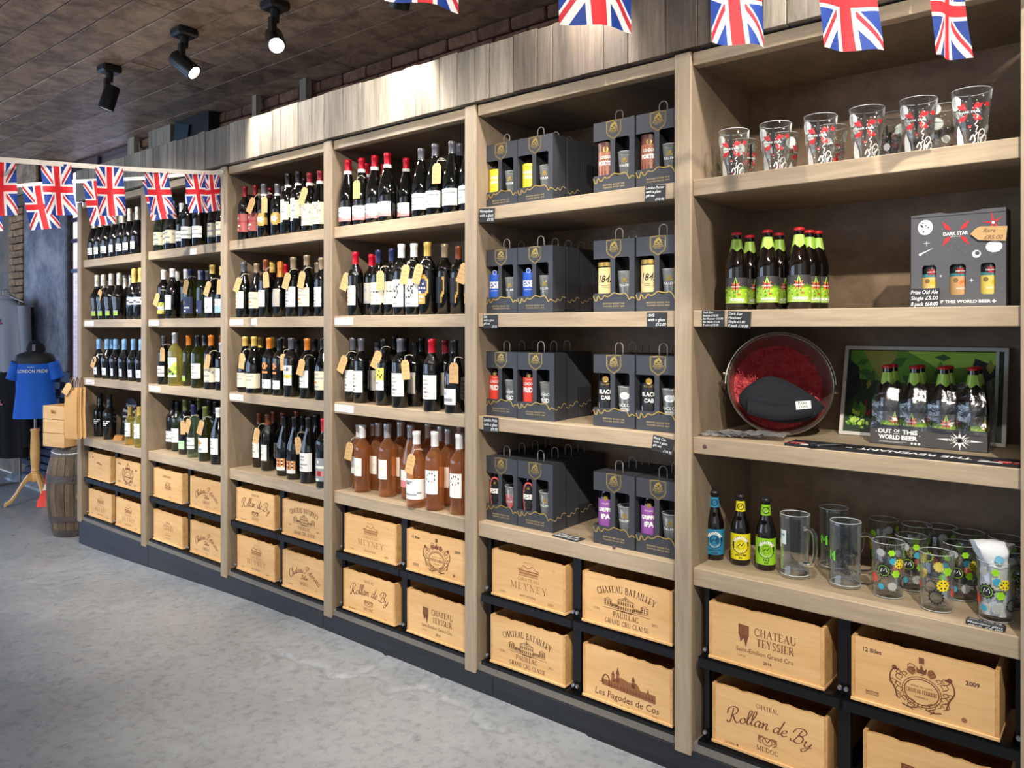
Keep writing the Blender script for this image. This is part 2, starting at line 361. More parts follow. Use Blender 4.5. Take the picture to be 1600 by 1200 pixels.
class Art:
    def __init__(s): s.v = []; s.f = []; s.m = []; s.mats = []
    def mi(s, m):
        if m not in s.mats: s.mats.append(m)
        return s.mats.index(m)
    def poly(s, pts, m, l=1):
        b = len(s.v); s.v += [(x, z, l) for x, z in pts]; s.f.append(tuple(range(b, b+len(pts)))); s.m.append(s.mi(m)); return s
    def tris(s, pts, fs, m, l=1):
        b = len(s.v); s.v += [(x, z, l) for x, z in pts]; s.f += [tuple(i+b for i in f) for f in fs]; s.m += [s.mi(m)]*len(fs); return s
    def rect(s, x0, z0, x1, z1, m, l=1, nx=1):
        for i in range(nx):
            a = x0+(x1-x0)*i/nx; b = x0+(x1-x0)*(i+1)/nx; s.poly([(a, z0), (b, z0), (b, z1), (a, z1)], m, l)
        return s
    def disc(s, cx, cz, r, m, l=1, n=16, rz=None):
        rz = rz or r; return s.poly([(cx+r*cos(2*pi*k/n), cz+rz*sin(2*pi*k/n)) for k in range(n)], m, l)
    def star(s, cx, cz, r, ri, n, m, l=1, a0=pi/2, sx=1):
        return s.poly([(cx+(r if k % 2 == 0 else ri)*cos(a0+pi*k/n)*sx, cz+(r if k % 2 == 0 else ri)*sin(a0+pi*k/n)) for k in range(2*n)], m, l)
    def stroke(s, pts, w, m, l=1, curve=False, nib=None, n=5):
        if curve: pts = catmull(pts, n)
        q = []
        for i, p in enumerate(pts):
            a = pts[max(i-1, 0)]; b = pts[min(i+1, len(pts)-1)]; dx, dz = b[0]-a[0], b[1]-a[1]; L = sqrt(dx*dx+dz*dz) or 1
            nx, nz = -dz/L*w/2, dx/L*w/2
            if nib:
                k = abs(-dz/L*cos(nib)+dx/L*sin(nib)); f = .28+.85*k; nx *= f; nz *= f
            q.append(((p[0]+nx, p[1]+nz), (p[0]-nx, p[1]-nz)))
        b0 = len(s.v)
        for a, b in q: s.v += [(a[0], a[1], l), (b[0], b[1], l)]
        for i in range(len(q)-1):
            k = b0+2*i; s.f.append((k, k+1, k+3, k+2)); s.m.append(s.mi(m))
        return s
    def ring(s, cx, cz, r, w, m, l=1, rz=None, n=20, a0=0, a1=2*pi):
        rz = rz or r
        return s.stroke([(cx+r*cos(a0+(a1-a0)*k/n), cz+rz*sin(a0+(a1-a0)*k/n)) for k in range(n+1)], w, m, l)
    def text(s, body, cx, cz, size, m, l=1, bold=0, align='c', sx=1, shear=0, res=2, warp=None, rot=0, fit=None):
        vs, fs, w = text2d(body, bold, res)
        if fit: sx = fit/(w*size)
        ox = {'c': -w/2, 'l': 0, 'r': -w}[align]; out = []
        for x, y in vs:
            X, Z = (x+ox+y*shear)*size*sx, y*size
            if warp: X, Z = warp(X, Z)
            if rot: X, Z = X*cos(rot)-Z*sin(rot), X*sin(rot)+Z*cos(rot)
            out.append((cx+X, cz+Z))
        return s.tris(out, fs, m, l)
    def glyphs(s, body, cx, cz, size, m, l, font, sx, shear, warp, wt, gap):
        W = sum(font.get(c, font[' '])[0]+gap for c in body)-gap; x = -W/2
        for c in body:
            g = font.get(c, font[' '])
            def T(p):
                X, Z = (x+p[0]+p[1]*shear)*size*sx, p[1]*size
                if warp: X, Z = warp(X, Z)
                return (cx+X, cz+Z)
            for st in g[1]:
                if font is SER:
                    th, cur, pp = st; pp = [(pp[i], pp[i+1]) for i in range(0, len(pp), 2)]
                    if cur: pp = catmull(pp, 4)
                    s.stroke([T(p) for p in pp], th*size*wt, m, l)
                else:
                    pp = [(st[i], st[i+1]) for i in range(0, len(st), 2)]
                    s.stroke([T(p) for p in catmull(pp, 4)], .12*size*wt, m, l, nib=.5)
            if font is SER:
                for i in range(0, len(g[2]), 2):
                    X, Z = g[2][i], g[2][i+1]; s.stroke([T((X-.12, Z)), T((X+.12, Z))], .05*size, m, l)
            x += g[0]+gap
        return s
    def serif(s, body, cx, cz, size, m, l=1, sx=1, warp=None, wt=1, gap=.06): return s.glyphs(body, cx, cz, size, m, l, SER, sx, 0, warp, wt, gap)
    def script(s, body, cx, cz, size, m, l=1, sx=1, warp=None, wt=1, shear=.3): return s.glyphs(body, cx, cz, size, m, l, SCR, sx, shear, warp, wt, .0)
    def me(s, name, mapf):
        return mesh(name, [mapf(*v) for v in s.v], s.f, s.mats, s.m)
    def obj(s, name, parent, mapf, **k): return link(name, s.me(name, mapf), parent, **k)
def FL(y=0, x0=0, z0=0, e=.0004): return lambda x, z, l: (x0+x, y-l*e, z0+z)
def CY(Rf, e=.0004, a0=0):
    def g(x, z, l):
        r = Rf(z) if callable(Rf) else Rf
        a = x/r+a0 if not callable(Rf) else x/Rf(0)+a0
        return ((r+l*e)*sin(a), -(r+l*e)*cos(a), z)
    return g
# ================================================================== THE SETTING
import numpy as np
def floor_z(x):
    t = min(1, max(0, (x+6.2)/2.7)); return .085*t*t*(3-2*t)
def FP(px, py):
    z = .085
    for _ in range(4):
        X, Y = AT(px, py, z); z = floor_z(X)
    return X, Y
# floor: painted concrete, real cracks and a raised repaired strip along the shelving
t = NT('painted_concrete'); co = t.coord('Object')
n1 = t.noise(co, 1.1, 3, .5); n2 = t.noise(co, 26, 6, .7); n3 = t.noise(co, 5, 5, .65, 1.5)
c = t.ramp(n1, [(.3, s2l((118, 126, 134))), (.7, s2l((150, 154, 158)))])
c = t.mix(.2, c, t.ramp(n3, [(.35, s2l((100, 106, 112))), (.65, s2l((166, 170, 174)))]))
c = t.mix(.3, c, t.ramp(n2, [(.36, s2l((58, 60, 62))), (.5, s2l((146, 148, 150)))]))
t.inp('Base Color', c); t.inp('Roughness', t.math('MULTIPLY_ADD', n3, .3, .16)); t.inp('Specular IOR Level', .62)
t.bump(n2*.5+n3, .55, .006); FLOORM = t.m
xs = np.concatenate([np.linspace(-12, -6.6, 24), np.arange(-6.5, -3.6, .02), np.arange(-3.6, -1.2, .01), np.arange(-1.2, .2, .02), np.linspace(.3, 3, 10)])
ys = np.concatenate([np.linspace(-4, .1, 12), np.arange(.2, 1.1, .02), np.arange(1.1, 2.42, .01), np.linspace(2.5, 3.05, 6)])
GX, GY = np.meshgrid(xs, ys, indexing='ij')
tt = np.clip((GX+6.2)/2.7, 0, 1); GZ = .085*tt*tt*(3-2*tt)
rs = np.random.RandomState(3)
def crack(pts, wd, dp, rag=.012):
    global GZ
    dp *= .7; wd *= .75
    P = [np.array(FP(*p)) for p in pts]; Q = []
    for a, b in zip(P[:-1], P[1:]):
        n = max(2, int(np.linalg.norm(b-a)/.05))
        for k in range(n): Q.append(a+(b-a)*k/n+rs.randn(2)*rag)
    Q.append(P[-1]); d = np.full(GX.shape, 9.)
    for a, b in zip(Q[:-1], Q[1:]):
        ab = b-a; L = (ab**2).sum()+1e-9
        u = np.clip(((GX-a[0])*ab[0]+(GY-a[1])*ab[1])/L, 0, 1)
        d = np.minimum(d, np.hypot(GX-a[0]-u*ab[0], GY-a[1]-u*ab[1]))
    GZ = GZ-dp*np.exp(-(d/wd)**2)
lip = [FP(*p) for p in ((395, 985), (430, 1015), (525, 1057), (560, 1050), (610, 1075), (665, 1075), (795, 1155), (860, 1192))]
lx = [p[0] for p in lip]; ly = [p[1] for p in lip]
yl = np.interp(GX, lx, ly, left=9, right=9)+.012*np.sin(GX*37)+.008*np.sin(GX*91)
GZ = GZ+.005/(1+np.exp(-(GY-yl)/.008))
for pts, wd, dp in (([(430, 1015), (525, 1057), (575, 1050), (604, 1022)], .016, .012), ([(575, 1050), (612, 1080), (665, 1072), (695, 1057)], .014, .007),
                    ([(665, 1074), (795, 1155), (850, 1190)], .014, .006), ([(185, 1025), (290, 990), (390, 957)], .014, .004),
                    ([(435, 1185), (520, 1135), (610, 1090)], .014, .005), ([(30, 1035), (48, 1062), (75, 1066)], .02, .006),
                    ([(45, 908), (95, 930)], .022, .006), ([(448, 1098), (500, 1078)], .014, .005), ([(80, 1085), (125, 1115)], .014, .005), ([(430, 1012), (480, 990), (505, 980)], .014, .003)):
    crack(pts, wd, dp)
GZ = GZ+.0012*np.sin(GX*3.1+1.5*np.sin(GY*4))
nx, ny = GX.shape
vv = np.stack([GX.ravel(), GY.ravel(), GZ.ravel()], 1)
ii = np.arange(nx*ny).reshape(nx, ny)
ff = np.stack([ii[:-1, :-1], ii[1:, :-1], ii[1:, 1:], ii[:-1, 1:]], -1).reshape(-1, 4)
me = bpy.data.meshes.new('floor'); me.from_pydata(vv.tolist(), [], ff.tolist()); me.materials.append(FLOORM)
me.polygons.foreach_set('use_smooth', [True]*len(me.polygons))
link('floor', me, kind='structure')

# ceiling of reclaimed boards
MB().box(-12, -4, CEIL+.02, 3, 3.3, CEIL+.12, flat('ceiling_void', (38, 33, 31), .9)).obj('ceiling', kind='structure'); ceil = bpy.data.objects['ceiling']
rng = random.Random(11); Y = 3.05
while Y > -1.6:
    wd = .19; x = -12+rng.random()*1.5-1
    while x < 3:
        L = rng.choice((1.3, 1.7, 2.1, 2.6)); x1 = min(x+L, 3); x0 = max(x, -12); dz = rng.uniform(0, .004)
        if x1-x0 > .1: MB().box(x0+.0025, Y-wd+.003, CEIL-dz, x1-.0025, Y-.003, CEIL+.02, CEILW(), .002).obj('plank', ceil)
        x += L
    Y -= wd

# walls: brick behind the shelving, plastered pier, brick pilaster, tall window
MORT = flat('mortar', (118, 104, 92), .95); BRK = wood('old_brick', (84, 56, 44), (116, 80, 62), (150, 116, 92), (9, 9, 9), rnd=30, var=.6, rough=.9, bump=.6)
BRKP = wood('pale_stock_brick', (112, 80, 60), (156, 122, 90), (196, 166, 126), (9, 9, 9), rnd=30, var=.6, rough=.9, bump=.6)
BLUB = wood('painted_blue_brick', (34, 42, 66), (48, 58, 86), (70, 80, 108), (9, 9, 9), rnd=30, var=.3, rough=.45, bump=.5)
t = NT('grey_blue_plaster'); co = t.coord('Object')
pn = t.noise(co, 1.6, 4, .6, .6); pf = t.noise(co, 14, 6, .7)
c = t.ramp(pn, [(.35, s2l((98, 97, 108))), (.5, s2l((122, 120, 130))), (.66, s2l((176, 170, 172)))])
c = t.mix(.3, c, t.ramp(pf, [(.4, s2l((80, 84, 100))), (.6, s2l((160, 162, 174)))]))
t.inp('Base Color', c); t.inp('Roughness', .6); t.bump(pf, .4, .01); PLAS = t.m
t = NT('brown_grey_plaster'); co = t.coord('Object'); pn = t.noise(co, 2, 5, .65, .8)
t.inp('Base Color', t.ramp(pn, [(.3, s2l((92, 82, 74))), (.7, s2l((142, 130, 116)))])); t.inp('Roughness', .8); t.bump(pn, .4, .02); PLAB = t.m
wall = MB()
XA, XB, XC, XD = PX(42, YW), PX(108, YW), PX(203, YW), PX(20, YW)
wall.box(XC, YW+.01, 0, 3, YW+.2, CEIL, MORT).box(XB, YW+.01, 0, XC, YW+.2, 1.0, MORT).box(XB, YW+.01, CEIL-.008, XC, YW+.2, CEIL, MORT)
wall.box(XD, YW+.012, 0, XA, YW+.2, CEIL, MORT)
wb = wall.obj('wall_back', kind='structure')
MB().box(-12, YW+.03, 0, XD, YW+.2, CEIL, PLAB).obj('plaster_panel', wb)
MB().box(XA, YW-.03, 1.17, XB, YW+.03, CEIL, PLAS, .012).obj('plaster_panel', wb)
MB().box(XA, YW+.0, 0, XB, YW+.03, 1.17, flat('blue_mortar', (72, 80, 104), .7)).obj('painted_course', wb)
rng = random.Random(5); BM = {}
def brick(x, z, w, m, y=YW, d=.05):
    k = (round(w, 3), m.name, rng.randrange(3))
    if k not in BM:
        b = MB().box(-w/2, -d, -.0325, w/2, 0, .0325, m, .006); 
        for v in b.v: v += Vector((rng.uniform(-.002, .002), rng.uniform(-.004, .004), rng.uniform(-.002, .002)))
        BM[k] = b.me('brick')
    link('brick', BM[k], wb, (x, y+.015+rng.uniform(0, .006), z), (0, 0, 0))
for r in range(6):
    z = CEIL-.045-r*.075; x = XC+.35+(.11 if r % 2 else 0)
    while x < -1.7: brick(x, z, .213, BRK); x += .225
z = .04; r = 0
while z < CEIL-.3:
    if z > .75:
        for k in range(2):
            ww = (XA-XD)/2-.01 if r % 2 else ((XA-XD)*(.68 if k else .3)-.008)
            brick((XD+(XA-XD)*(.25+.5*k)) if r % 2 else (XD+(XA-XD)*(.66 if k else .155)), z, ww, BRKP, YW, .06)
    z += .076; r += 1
for r in range(15):
    z = .05+r*.076; x = XA+.1+(.11 if r % 2 else 0)
    while x < XB-.1: brick(x, z, .213, BLUB, YW-.02, .05); x += .225
# patches of board between fascia and ceiling, ventilation box
for px0, px1, m in ((203, 213, 'b'), (236, 248, 'c'), (248, 270, 'b'), (472, 482, 'b'), (398, 404, 'b')):
    a, b = PX(px0, 2.97), PX(px1, 2.97)
    MB().box(a, 2.95, H+1.0, b, 2.99, CEIL, BARN()).obj('board', wb)
e = empty('ventilation_box', ((PX(270, 2.95)+PX(330, 2.95))/2, 2.95, H+1.1), 'dark ventilation box tucked above the shelving fascia beside boards', 'vent')
a, b = PX(278, 2.95), PX(330, 2.95)
MB(e.location).box(a, 2.93, H+1.1, b, 3.04, CEIL-.01, flat('vent_black', (20, 22, 26), .4)).obj('housing', e)
MB(e.location).box(a-.03, 2.915, H+1.1, a+.18, 2.925, CEIL-.04, flat('vent_blue_steel', (70, 84, 96), .3, .7), rot=Matrix.Rotation(.25, 3, 'Y')).obj('damper_plate', e)
MB().box(-12.1, -4, 0, -12, 3.2, CEIL, PLAB).obj('wall_left', kind='structure')
# boxed beam over the clothes corner
bk = MB().box(-12, 2.78, 2.93, XB+.02, 3.04, CEIL, flat('beam_core', (40, 34, 30), .9)).obj('trim_1', kind='structure')
for i in range(6):
    x0 = -12+i*.66; MB().box(x0+.004, 2.755, 2.9, x0+.656, 2.78, CEIL-.002, CEILW(), .002).obj('board', bk); MB().box(x0+.004, 2.76, 2.9, x0+.656, 3.04, 2.93, CEILW(), .002).obj('board', bk)
# window
WB = flat('window_frame_brown', (70, 52, 44), .6)
wn = MB()
wn.box(XB, YW-.02, CEIL-.02, XC, YW+.04, CEIL-.003, WB).box(XB, YW-.02, .98, XC, YW+.04, 1.03, WB).box(XB, YW, 1.03, XB+.02, YW+.03, CEIL-.02, WB).box(XC-.035, YW, 1.03, XC, YW+.03, CEIL-.02, WB)
wo = wn.obj('window_1', kind='structure')
NAVY = flat('window_bar_navy', (22, 28, 52), .4)
for z in (H+1.02, H+.82, H+.53): MB().box(XB+.02, YW+.0, z, XC-.035, YW+.03, z+.035, NAVY).obj('glazing_bar', wo)
MB().box((XB+XC)/2-.015, YW+.0, 1.03, (XB+XC)/2+.015, YW+.03, CEIL-.02, NAVY).obj('glazing_bar', wo)
MB().box(XB+.02, YW+.03, 1.03, XC-.035, YW+.034, CEIL-.02, thin('window_glass', (.95, .97, 1), .02, gl=.12)).obj('pane', wo)
t = NT('whitewashed_outside_brick'); bt = t.n('ShaderNodeTexBrick'); mp = t.coord('Object'); 
cx = t.n('ShaderNodeSeparateXYZ'); t.t.links.new(mp, cx.inputs[0]); cb = t.n('ShaderNodeCombineXYZ'); t.t.links.new(cx.outputs[0], cb.inputs[0]); t.t.links.new(cx.outputs[2], cb.inputs[1])
t.t.links.new(cb.outputs[0], bt.inputs['Vector']); bt.inputs['Scale'].default_value = 1; bt.inputs['Brick Width'].default_value = .225; bt.inputs['Row Height'].default_value = .075; bt.inputs['Mortar Size'].default_value = .006
for k, cc in (('Color1', (222, 196, 188)), ('Color2', (206, 176, 168)), ('Mortar', (226, 214, 210))): bt.inputs[k].default_value = (*s2l(cc), 1)
t.inp('Base Color', bt.outputs[0]); t.inp('Roughness', .8); t.bump(V(t, bt.outputs[1]), -.4, .01)
MB().box(-20, 4.8, 0, -5.2, 5.0, 5.6, t.m).obj('wall_outside', kind='structure')
MB().box(-20, 3.25, -.02, -5.2, 4.8, 0, flat('yard_floor', (120, 122, 126), .8)).obj('ground_outside', kind='structure')

# ================================================================== SHELVING
POST = [PX(p, YF) for p in (125, 225, 349.5, 510.5, 731, 1058, 1596)]
TW = .06
LT = {1: (.4454, .5004), 2: (.003, .058), 3: (-.4249, -.3699), 4: (-.8717, -.8117)}   # board bottom / top, relative to eye height
LT = {k: (a+H, b+H) for k, (a, b) in LT.items()}
BAY = ['first', 'second', 'third', 'fourth', 'fifth', 'sixth']
SHN = {1: 'top shelf', 2: 'second shelf', 3: 'third shelf', 4: 'bottom shelf'}
PB = H-1.44
for b in range(6):
    x0, x1 = POST[b], POST[b+1]
    e = empty('shelving_bay', (x0, YF, PB), BAY[b]+' open oak shelving bay counting from the left, standing on black plinth', 'shelving', 'limed oak shelving bays')
    MB(e.location).box(x0, YF-.006, PB, x0+TW, YF+.51, H+.9, WOODP()).obj('side_panel', e)
    MB(e.location).box(x0, YF-.02, PB-.002, x0+TW, YF-.006, H+.93, WOODV(), .002).obj('upright', e)
    for k in LT:
        MB(e.location).box(x0+TW, YF, LT[k][0], x1, YF+.49, LT[k][1], WOODH(), .002).obj('shelf', e)
    MB(e.location).box(x0+TW, YF-.004, H+.886, x1, YF+.04, H+.93, WOODH(), .002).obj('top_rail', e)
    MB(e.location).box(x0, YF+.04, H+.9, x1, YF+.52, H+.93, WOODP()).obj('top_board', e)
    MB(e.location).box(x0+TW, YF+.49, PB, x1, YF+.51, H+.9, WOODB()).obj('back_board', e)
    if b == 5:
        MB(e.location).box(x1, YF-.006, PB, x1+TW, YF+.5, H+.886, WOODP()).obj('side_panel', e)
        MB(e.location).box(x1, YF-.02, PB-.002, x1+TW, YF-.006, H+.93, WOODV(), .002).obj('upright', e)
# plinth, painted near-black boards
PLM = wood('plinth_black_paint', (20, 22, 27), (28, 30, 36), (42, 45, 52), (.5, 4, 12), rnd=9, var=.2, rough=.4)
pl = MB().box(POST[0]+.02, YF+.02, -.01, POST[6]+.06, YF+.5, H-1.41, flat('plinth_core', (20, 20, 22), .8)).obj('trim_2', kind='structure')
xx = [POST[0]+.01, PX(232, 2.39), PX(505, 2.39), PX(770, 2.39), POST[6]+.1]
for a, b in zip(xx[:-1], xx[1:]): MB().box(a+.001, YF-.012, -.01, b-.001, YF+.02, H-1.43, PLM, .002).obj('plinth_board', pl)
MB().box(POST[0]+.01, YF-.004, H-1.43, POST[6]+.1, YF+.3, H-1.403, flat('ledge_grey', (118, 112, 104), .6)).obj('ledge', pl)
# fascia of upright barn boards
fa = MB().box(POST[0]+.03, YF+.0, H+.935, POST[6]+1.2, YF+.03, H+1.155, flat('fascia_core', (60, 54, 48), .9)).obj('trim_3', kind='structure')
x = POST[0]-.0; rng = random.Random(9)
seam = [PX(p, 2.37) for p in (742, 1109)]
while x < POST[6]+1.2:
    wv = rng.choice((.075, .1, .115, .13, .15)); x1 = x+wv
    for s_ in seam:
        if x < s_ < x1+.03: x1 = s_
    dz = rng.uniform(-.004, .004)
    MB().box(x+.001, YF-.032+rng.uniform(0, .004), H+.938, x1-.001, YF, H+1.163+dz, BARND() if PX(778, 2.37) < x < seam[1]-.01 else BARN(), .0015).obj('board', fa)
    x = x1+.0005
# black wire racks: two columns in each bay
BLK = flat('rack_black_steel', (17, 17, 19), .35, .3); CHR = flat('bolt_zinc', (170, 172, 176), .3, .9)
RACK = None; CO = [(.125, .375), (.578, .375)]
CZ = [(H-1.103, .188), (H-1.383, .197)]     # crate bottom z and height, upper and lower row
for b in range(6):
    for c in range(2):
        cx = POST[b]+CO[c][0]; w_ = .385
        lab = 'black steel crate rack in the %s half of the %s bay' % (('left', 'right')[c], BAY[b])
        if RACK is None:
            e = empty('crate_rack', (cx, YF, H-1.403), lab, 'rack', 'black racks holding the wine crates')
            q = MB()
            z0 = 0; z1 = .525
            for (px_, py_) in ((-.03, .03), (w_+.02, .03), (-.03, .44), (w_+.02, .44)):
                MB().box(px_-.009, py_, z0, px_+.009, py_+.02, z1, BLK).obj('rack_post', e)
            for zz in (.2985, .0185):
                MB().box(-.045, -.004, zz-.035, w_+.035, .002, zz-.002, BLK).obj('front_rail', e)
                MB().box(-.045, -.004, zz-.006, w_+.035, .03, zz-.002, BLK).obj('front_lip', e)
                for px_ in (-.02, w_+.01): MB().box(px_-.008, .0, zz-.02, px_+.008, .45, zz-.002, BLK).obj('side_rail', e)
                for px_ in (-.03, w_+.02):
                    for dzz in (-.01, .02):
                        MB().lathe([(0, -.008), (.006, -.008), (.0075, -.003), (.0075, 0)], 8, CHR, Matrix.Translation((px_, .02, zz+dzz)) @ Matrix.Rotation(-pi/2, 4, 'X')).obj('bolt', e)
            RACK = e
        else:
            e = copy_tree(RACK); e.location = (cx, YF, H-1.403); tag(e, lab)
# ================================================================== WINE CRATES
INK = flat('brown_branding', (112, 66, 36), .7); INKL = flat('pale_branding', (176, 124, 74), .7); INKD = flat('dark_branding', (78, 46, 28), .7)
INKM = flat('mid_branding', (146, 94, 54), .7)
W_, Hc = .375, .19
def arc(R, up=1):
    def f(x, z):
        a = x/R; return ((R+z*up)*sin(a), (R+z)*cos(a)-R)
    return f
def d_teyssier(a, k=INK):
    a.poly([(-.085, .138), (-.05, .136), (-.05, .1), (-.085, .103)], k); a.poly([(-.083, .103), (-.052, .1), (-.06, .066), (-.068, .094), (-.078, .08)], k)
    for i in range(5): a.rect(-.081, .106+i*.006, -.054, .1085+i*.006, INKM, 2)
    a.serif('CHATEAU', .035, .112, .024, k, 1, .98); a.serif('TEYSSIER', .035, .079, .024, k, 1, .9)
    a.text('Saint-Emilion Grand Cru', 0.0, .05, .0205, k, 1, 0, fit=.185); a.text('2014', .01, .026, .014, k, 1, .02); a.text('12 BTLES', -.075, .033, .008, INKM)
def d_rollan(a, k=INK):
    a.serif('CHATEAU', 0, .158, .013, k, 1, 1.0)
    a.script('Rollan de By', 0, .098, .048, k, 1, .98, wt=.8, warp=arc(.6))
    for i in range(3):
        a.stroke([(-.02, .05+i*.009), (-.03, .06+i*.006), (-.012, .072), (0, .058), (.012, .072), (.03, .06+i*.006), (.02, .05+i*.009)], .0035, INKM, 1, True)
    a.ring(0, .06, .016, .003, INKM, 1, .012, 12)
    a.serif('MEDOC', 0, .026, .014, k, 1, 1.2); a.text('12 btles', -.125, .012, .011, k); a.disc(-.1, .016, .004, k, 1, 8); a.text('EMB', .12, .01, .009, INKM)
def curls(a, cx, cz, r, k, n=14):
    for i in range(n):
        t0 = 2*pi*i/n; bx, bz = cx+r*1.18*cos(t0), cz+r*sin(t0); s_ = .011*(1.3 if i % 2 else .9); d = 1 if cos(t0) > 0 else -1
        a.stroke([(bx, bz), (bx+d*s_, bz+s_*.6), (bx+d*s_*.6, bz+s_*1.3), (bx-d*s_*.3, bz+s_), (bx+d*s_*.1, bz+s_*.5)], .0022, k, 1, True, n=3)
def d_crest(a, k=INK, extra=True):
    cx, cz = .0, .075
    a.ring(cx, cz, .044, .003, k, 1, .036, 24); a.ring(cx, cz, .05, .002, k, 1, .042, 24)
    curls(a, cx, cz, .048, k, 16); curls(a, cx, cz, .058, k, 10)
    for sx in (-1, 1):
        a.stroke([(cx+sx*.058, cz+.05), (cx+sx*.075, cz+.045), (cx+sx*.082, cz+.02), (cx+sx*.07, cz-.005), (cx+sx*.062, cz-.03)], .004, k, 1, True)
        a.stroke([(cx+sx*.05, cz-.045), (cx+sx*.03, cz-.05), (cx+sx*.01, cz-.045)], .004, k, 1, True); a.disc(cx+sx*.07, cz+.052, .007, k, 1, 8)
    a.poly([(cx-.012, cz+.052), (cx+.012, cz+.052), (cx+.014, cz+.07), (cx+.006, cz+.062), (cx, cz+.078), (cx-.006, cz+.062), (cx-.014, cz+.07)], k)
    a.rect(cx-.007, cz+.08, cx+.007, cz+.097, k); a.disc(cx-.025, cz+.056, .011, INKM, 1, 10); a.disc(cx+.025, cz+.056, .011, INKM, 1, 10)
    a.serif('CHATEAU FERRIERE', cx, cz-.005, .011, k, 1, .62); a.text('MARGAUX', cx, cz-.018, .007, k); a.text('GRAND CRU CLASSE', cx, cz+.012, .006, k)
    if extra: a.text('12 Blles', -.13, .152, .017, INKD, 1, .02); a.text('2009', .125, .128, .017, INKD, 1, .02); a.text('FRANCE', -.13, .032, .009, k); a.ring(-.13, .0345, .024, .0015, k, 1, .007, 4, pi/4, 2*pi+pi/4)
    a.disc(.105, .03, .007, INKM, 1, 8)
def d_meyney(a, k=INKM):
    a.text('GRAND VIN', 0, .162, .007, INKL)
    a.poly([(-.048, .128), (.06, .128), (.055, .133), (-.043, .133)], k); a.poly([(-.042, .116), (.052, .116), (.052, .125), (-.042, .125)], INKL)
    a.stroke([(-.05, .134), (-.03, .138), (-.02, .152), (-.005, .143), (.01, .143), (.025, .154), (.035, .143), (.058, .136)], .003, k, 1); a.rect(-.044, .11, .054, .1125, k)
    for i in range(9): a.rect(-.038+i*.011, .1165, -.035+i*.011, .1245, k, 2)
    a.serif('CHATEAU', 0.005, .09, .012, k, 1, 1.6); a.serif('MEYNEY', 0.005, .054, .026, k, 1, 1.25, wt=.8, gap=.2)
    a.text('SAINT-ESTEPHE', 0, .026, .012, INKM); a.text('2009', .115, .018, .014, INKM); a.text('12 btles', -.13, .022, .011, INKM); a.text('12', .13, .155, .009, INKM)
def d_batailley(a, k=INKD):
    a.serif('CHATEAU BATAILLEY', 0, .138, .0235, k, 1, .82, warp=arc(.33), gap=.05)
    def house(x0, x1, z0, z1, nw, roof):
        a.stroke([(x0, z0), (x0, z1), ((x0+x1)/2, z1+roof), (x1, z1), (x1, z0), (x0, z0)], .0016, k, 1); a.stroke([(x0, z1), (x1, z1)], .0016, k, 1)
        for i in range(nw):
            xw = x0+(x1-x0)*(i+.5)/nw
            for zz in (z0+.004, z0+(z1-z0)*.55): a.rect(xw-.0022, zz, xw+.0022, zz+(z1-z0)*.3, k)
    house(-.09, -.06, .082, .104, 3, .008); house(-.058, -.034, .08, .093, 4, 0); house(-.033, .033, .075, .113, 7, .012); house(.034, .062, .08, .093, 4, 0); house(.062, .092, .082, .104, 3, .008)
    a.stroke([(-.012, .113), (0, .131), (.012, .113)], .002, k, 1); a.rect(-.003, .116, .003, .122, k); a.stroke([(-.095, .074), (.1, .073)], .0014, k, 1)
    for i in range(6): a.disc(-.02+i*.008, .072, .003, INK, 1, 6)
    a.serif('PAUILLAC', 0, .047, .0185, k, 1, 1.0); a.serif('GRAND CRU CLASSE', 0.003, .02, .0165, k, 1, .92)
    a.text('12 Btl', -.125, .058, .013, INKM); a.text('2011', .118, .05, .013, INK)
def d_pagodes(a, k=INK):
    a.rect(-.105, .075, .12, .088, INKM); a.stroke([(-.115, .075), (.12, .068)], .002, k)
    for x, h in ((-.055, .03), (-.035, .048), (.03, .032)):
        a.poly([(x-.008, .088), (x+.008, .088), (x+.006, .1+h*.4), (x-.006, .1+h*.4)], INKM); a.poly([(x-.008, .1+h*.4), (x+.008, .1+h*.4), (x, .1+h)], k)
    a.ring(-.085, .086, .014, .005, k, 1, .02, 10, 0, pi); a.rect(-.101, .066, -.096, .09, k); a.rect(-.074, .066, -.069, .09, k)
    a.poly([(-.06, .088), (.06, .088), (.045, .108), (.01, .104), (-.02, .112), (-.045, .104)], INKM)
    for i in range(14): a.rect(-.062+i*.013, .064, -.059+i*.013, .082, k, 2)
    a.poly([(.085, .085), (.09, .104), (.095, .085)], k); a.poly([(-.1, .066), (.12, .058), (.12, .075), (-.1, .075)], INKM)
    a.text('Les Pagodes de Cos', .0, .026, .034, k, 1, .005, fit=.265, shear=.12); a.text('2009', .115, .008, .013, INKL); a.disc(-.02, .01, .004, INKL, 1, 6); a.disc(.01, .01, .004, INKL, 1, 6)
def d_potensac(a, k=INK):
    a.script('Chateau Potensac', 0, .105, .038, k, 1, .92, warp=arc(.17), wt=.85); a.script('Delon', 0, .072, .022, k, 1, 1, wt=1.3); a.serif('MEDOC', 0, .04, .016, k, 1, 1.1)
    a.text('12 btles', -.12, .024, .011, INKM); a.text('2012', .1, .028, .009, INKM); a.ring(.0, .02, .01, .0015, INKL, 1, .008, 8)
def d_citran(a, k=INK):
    a.text('CHATEAU', 0, .13, .012, INKM); a.serif('CITRAN', 0, .085, .03, k, 1, .95, wt=.7)
    a.ring(0, .1, .045, .0018, INKM, 1, .03, 16, .3, pi-.3); a.text('HAUT-MEDOC', 0, .05, .01, k); a.text('CRU BOURGEOIS', 0, .032, .008, INKM); a.text('12', -.13, .03, .008, INKL)
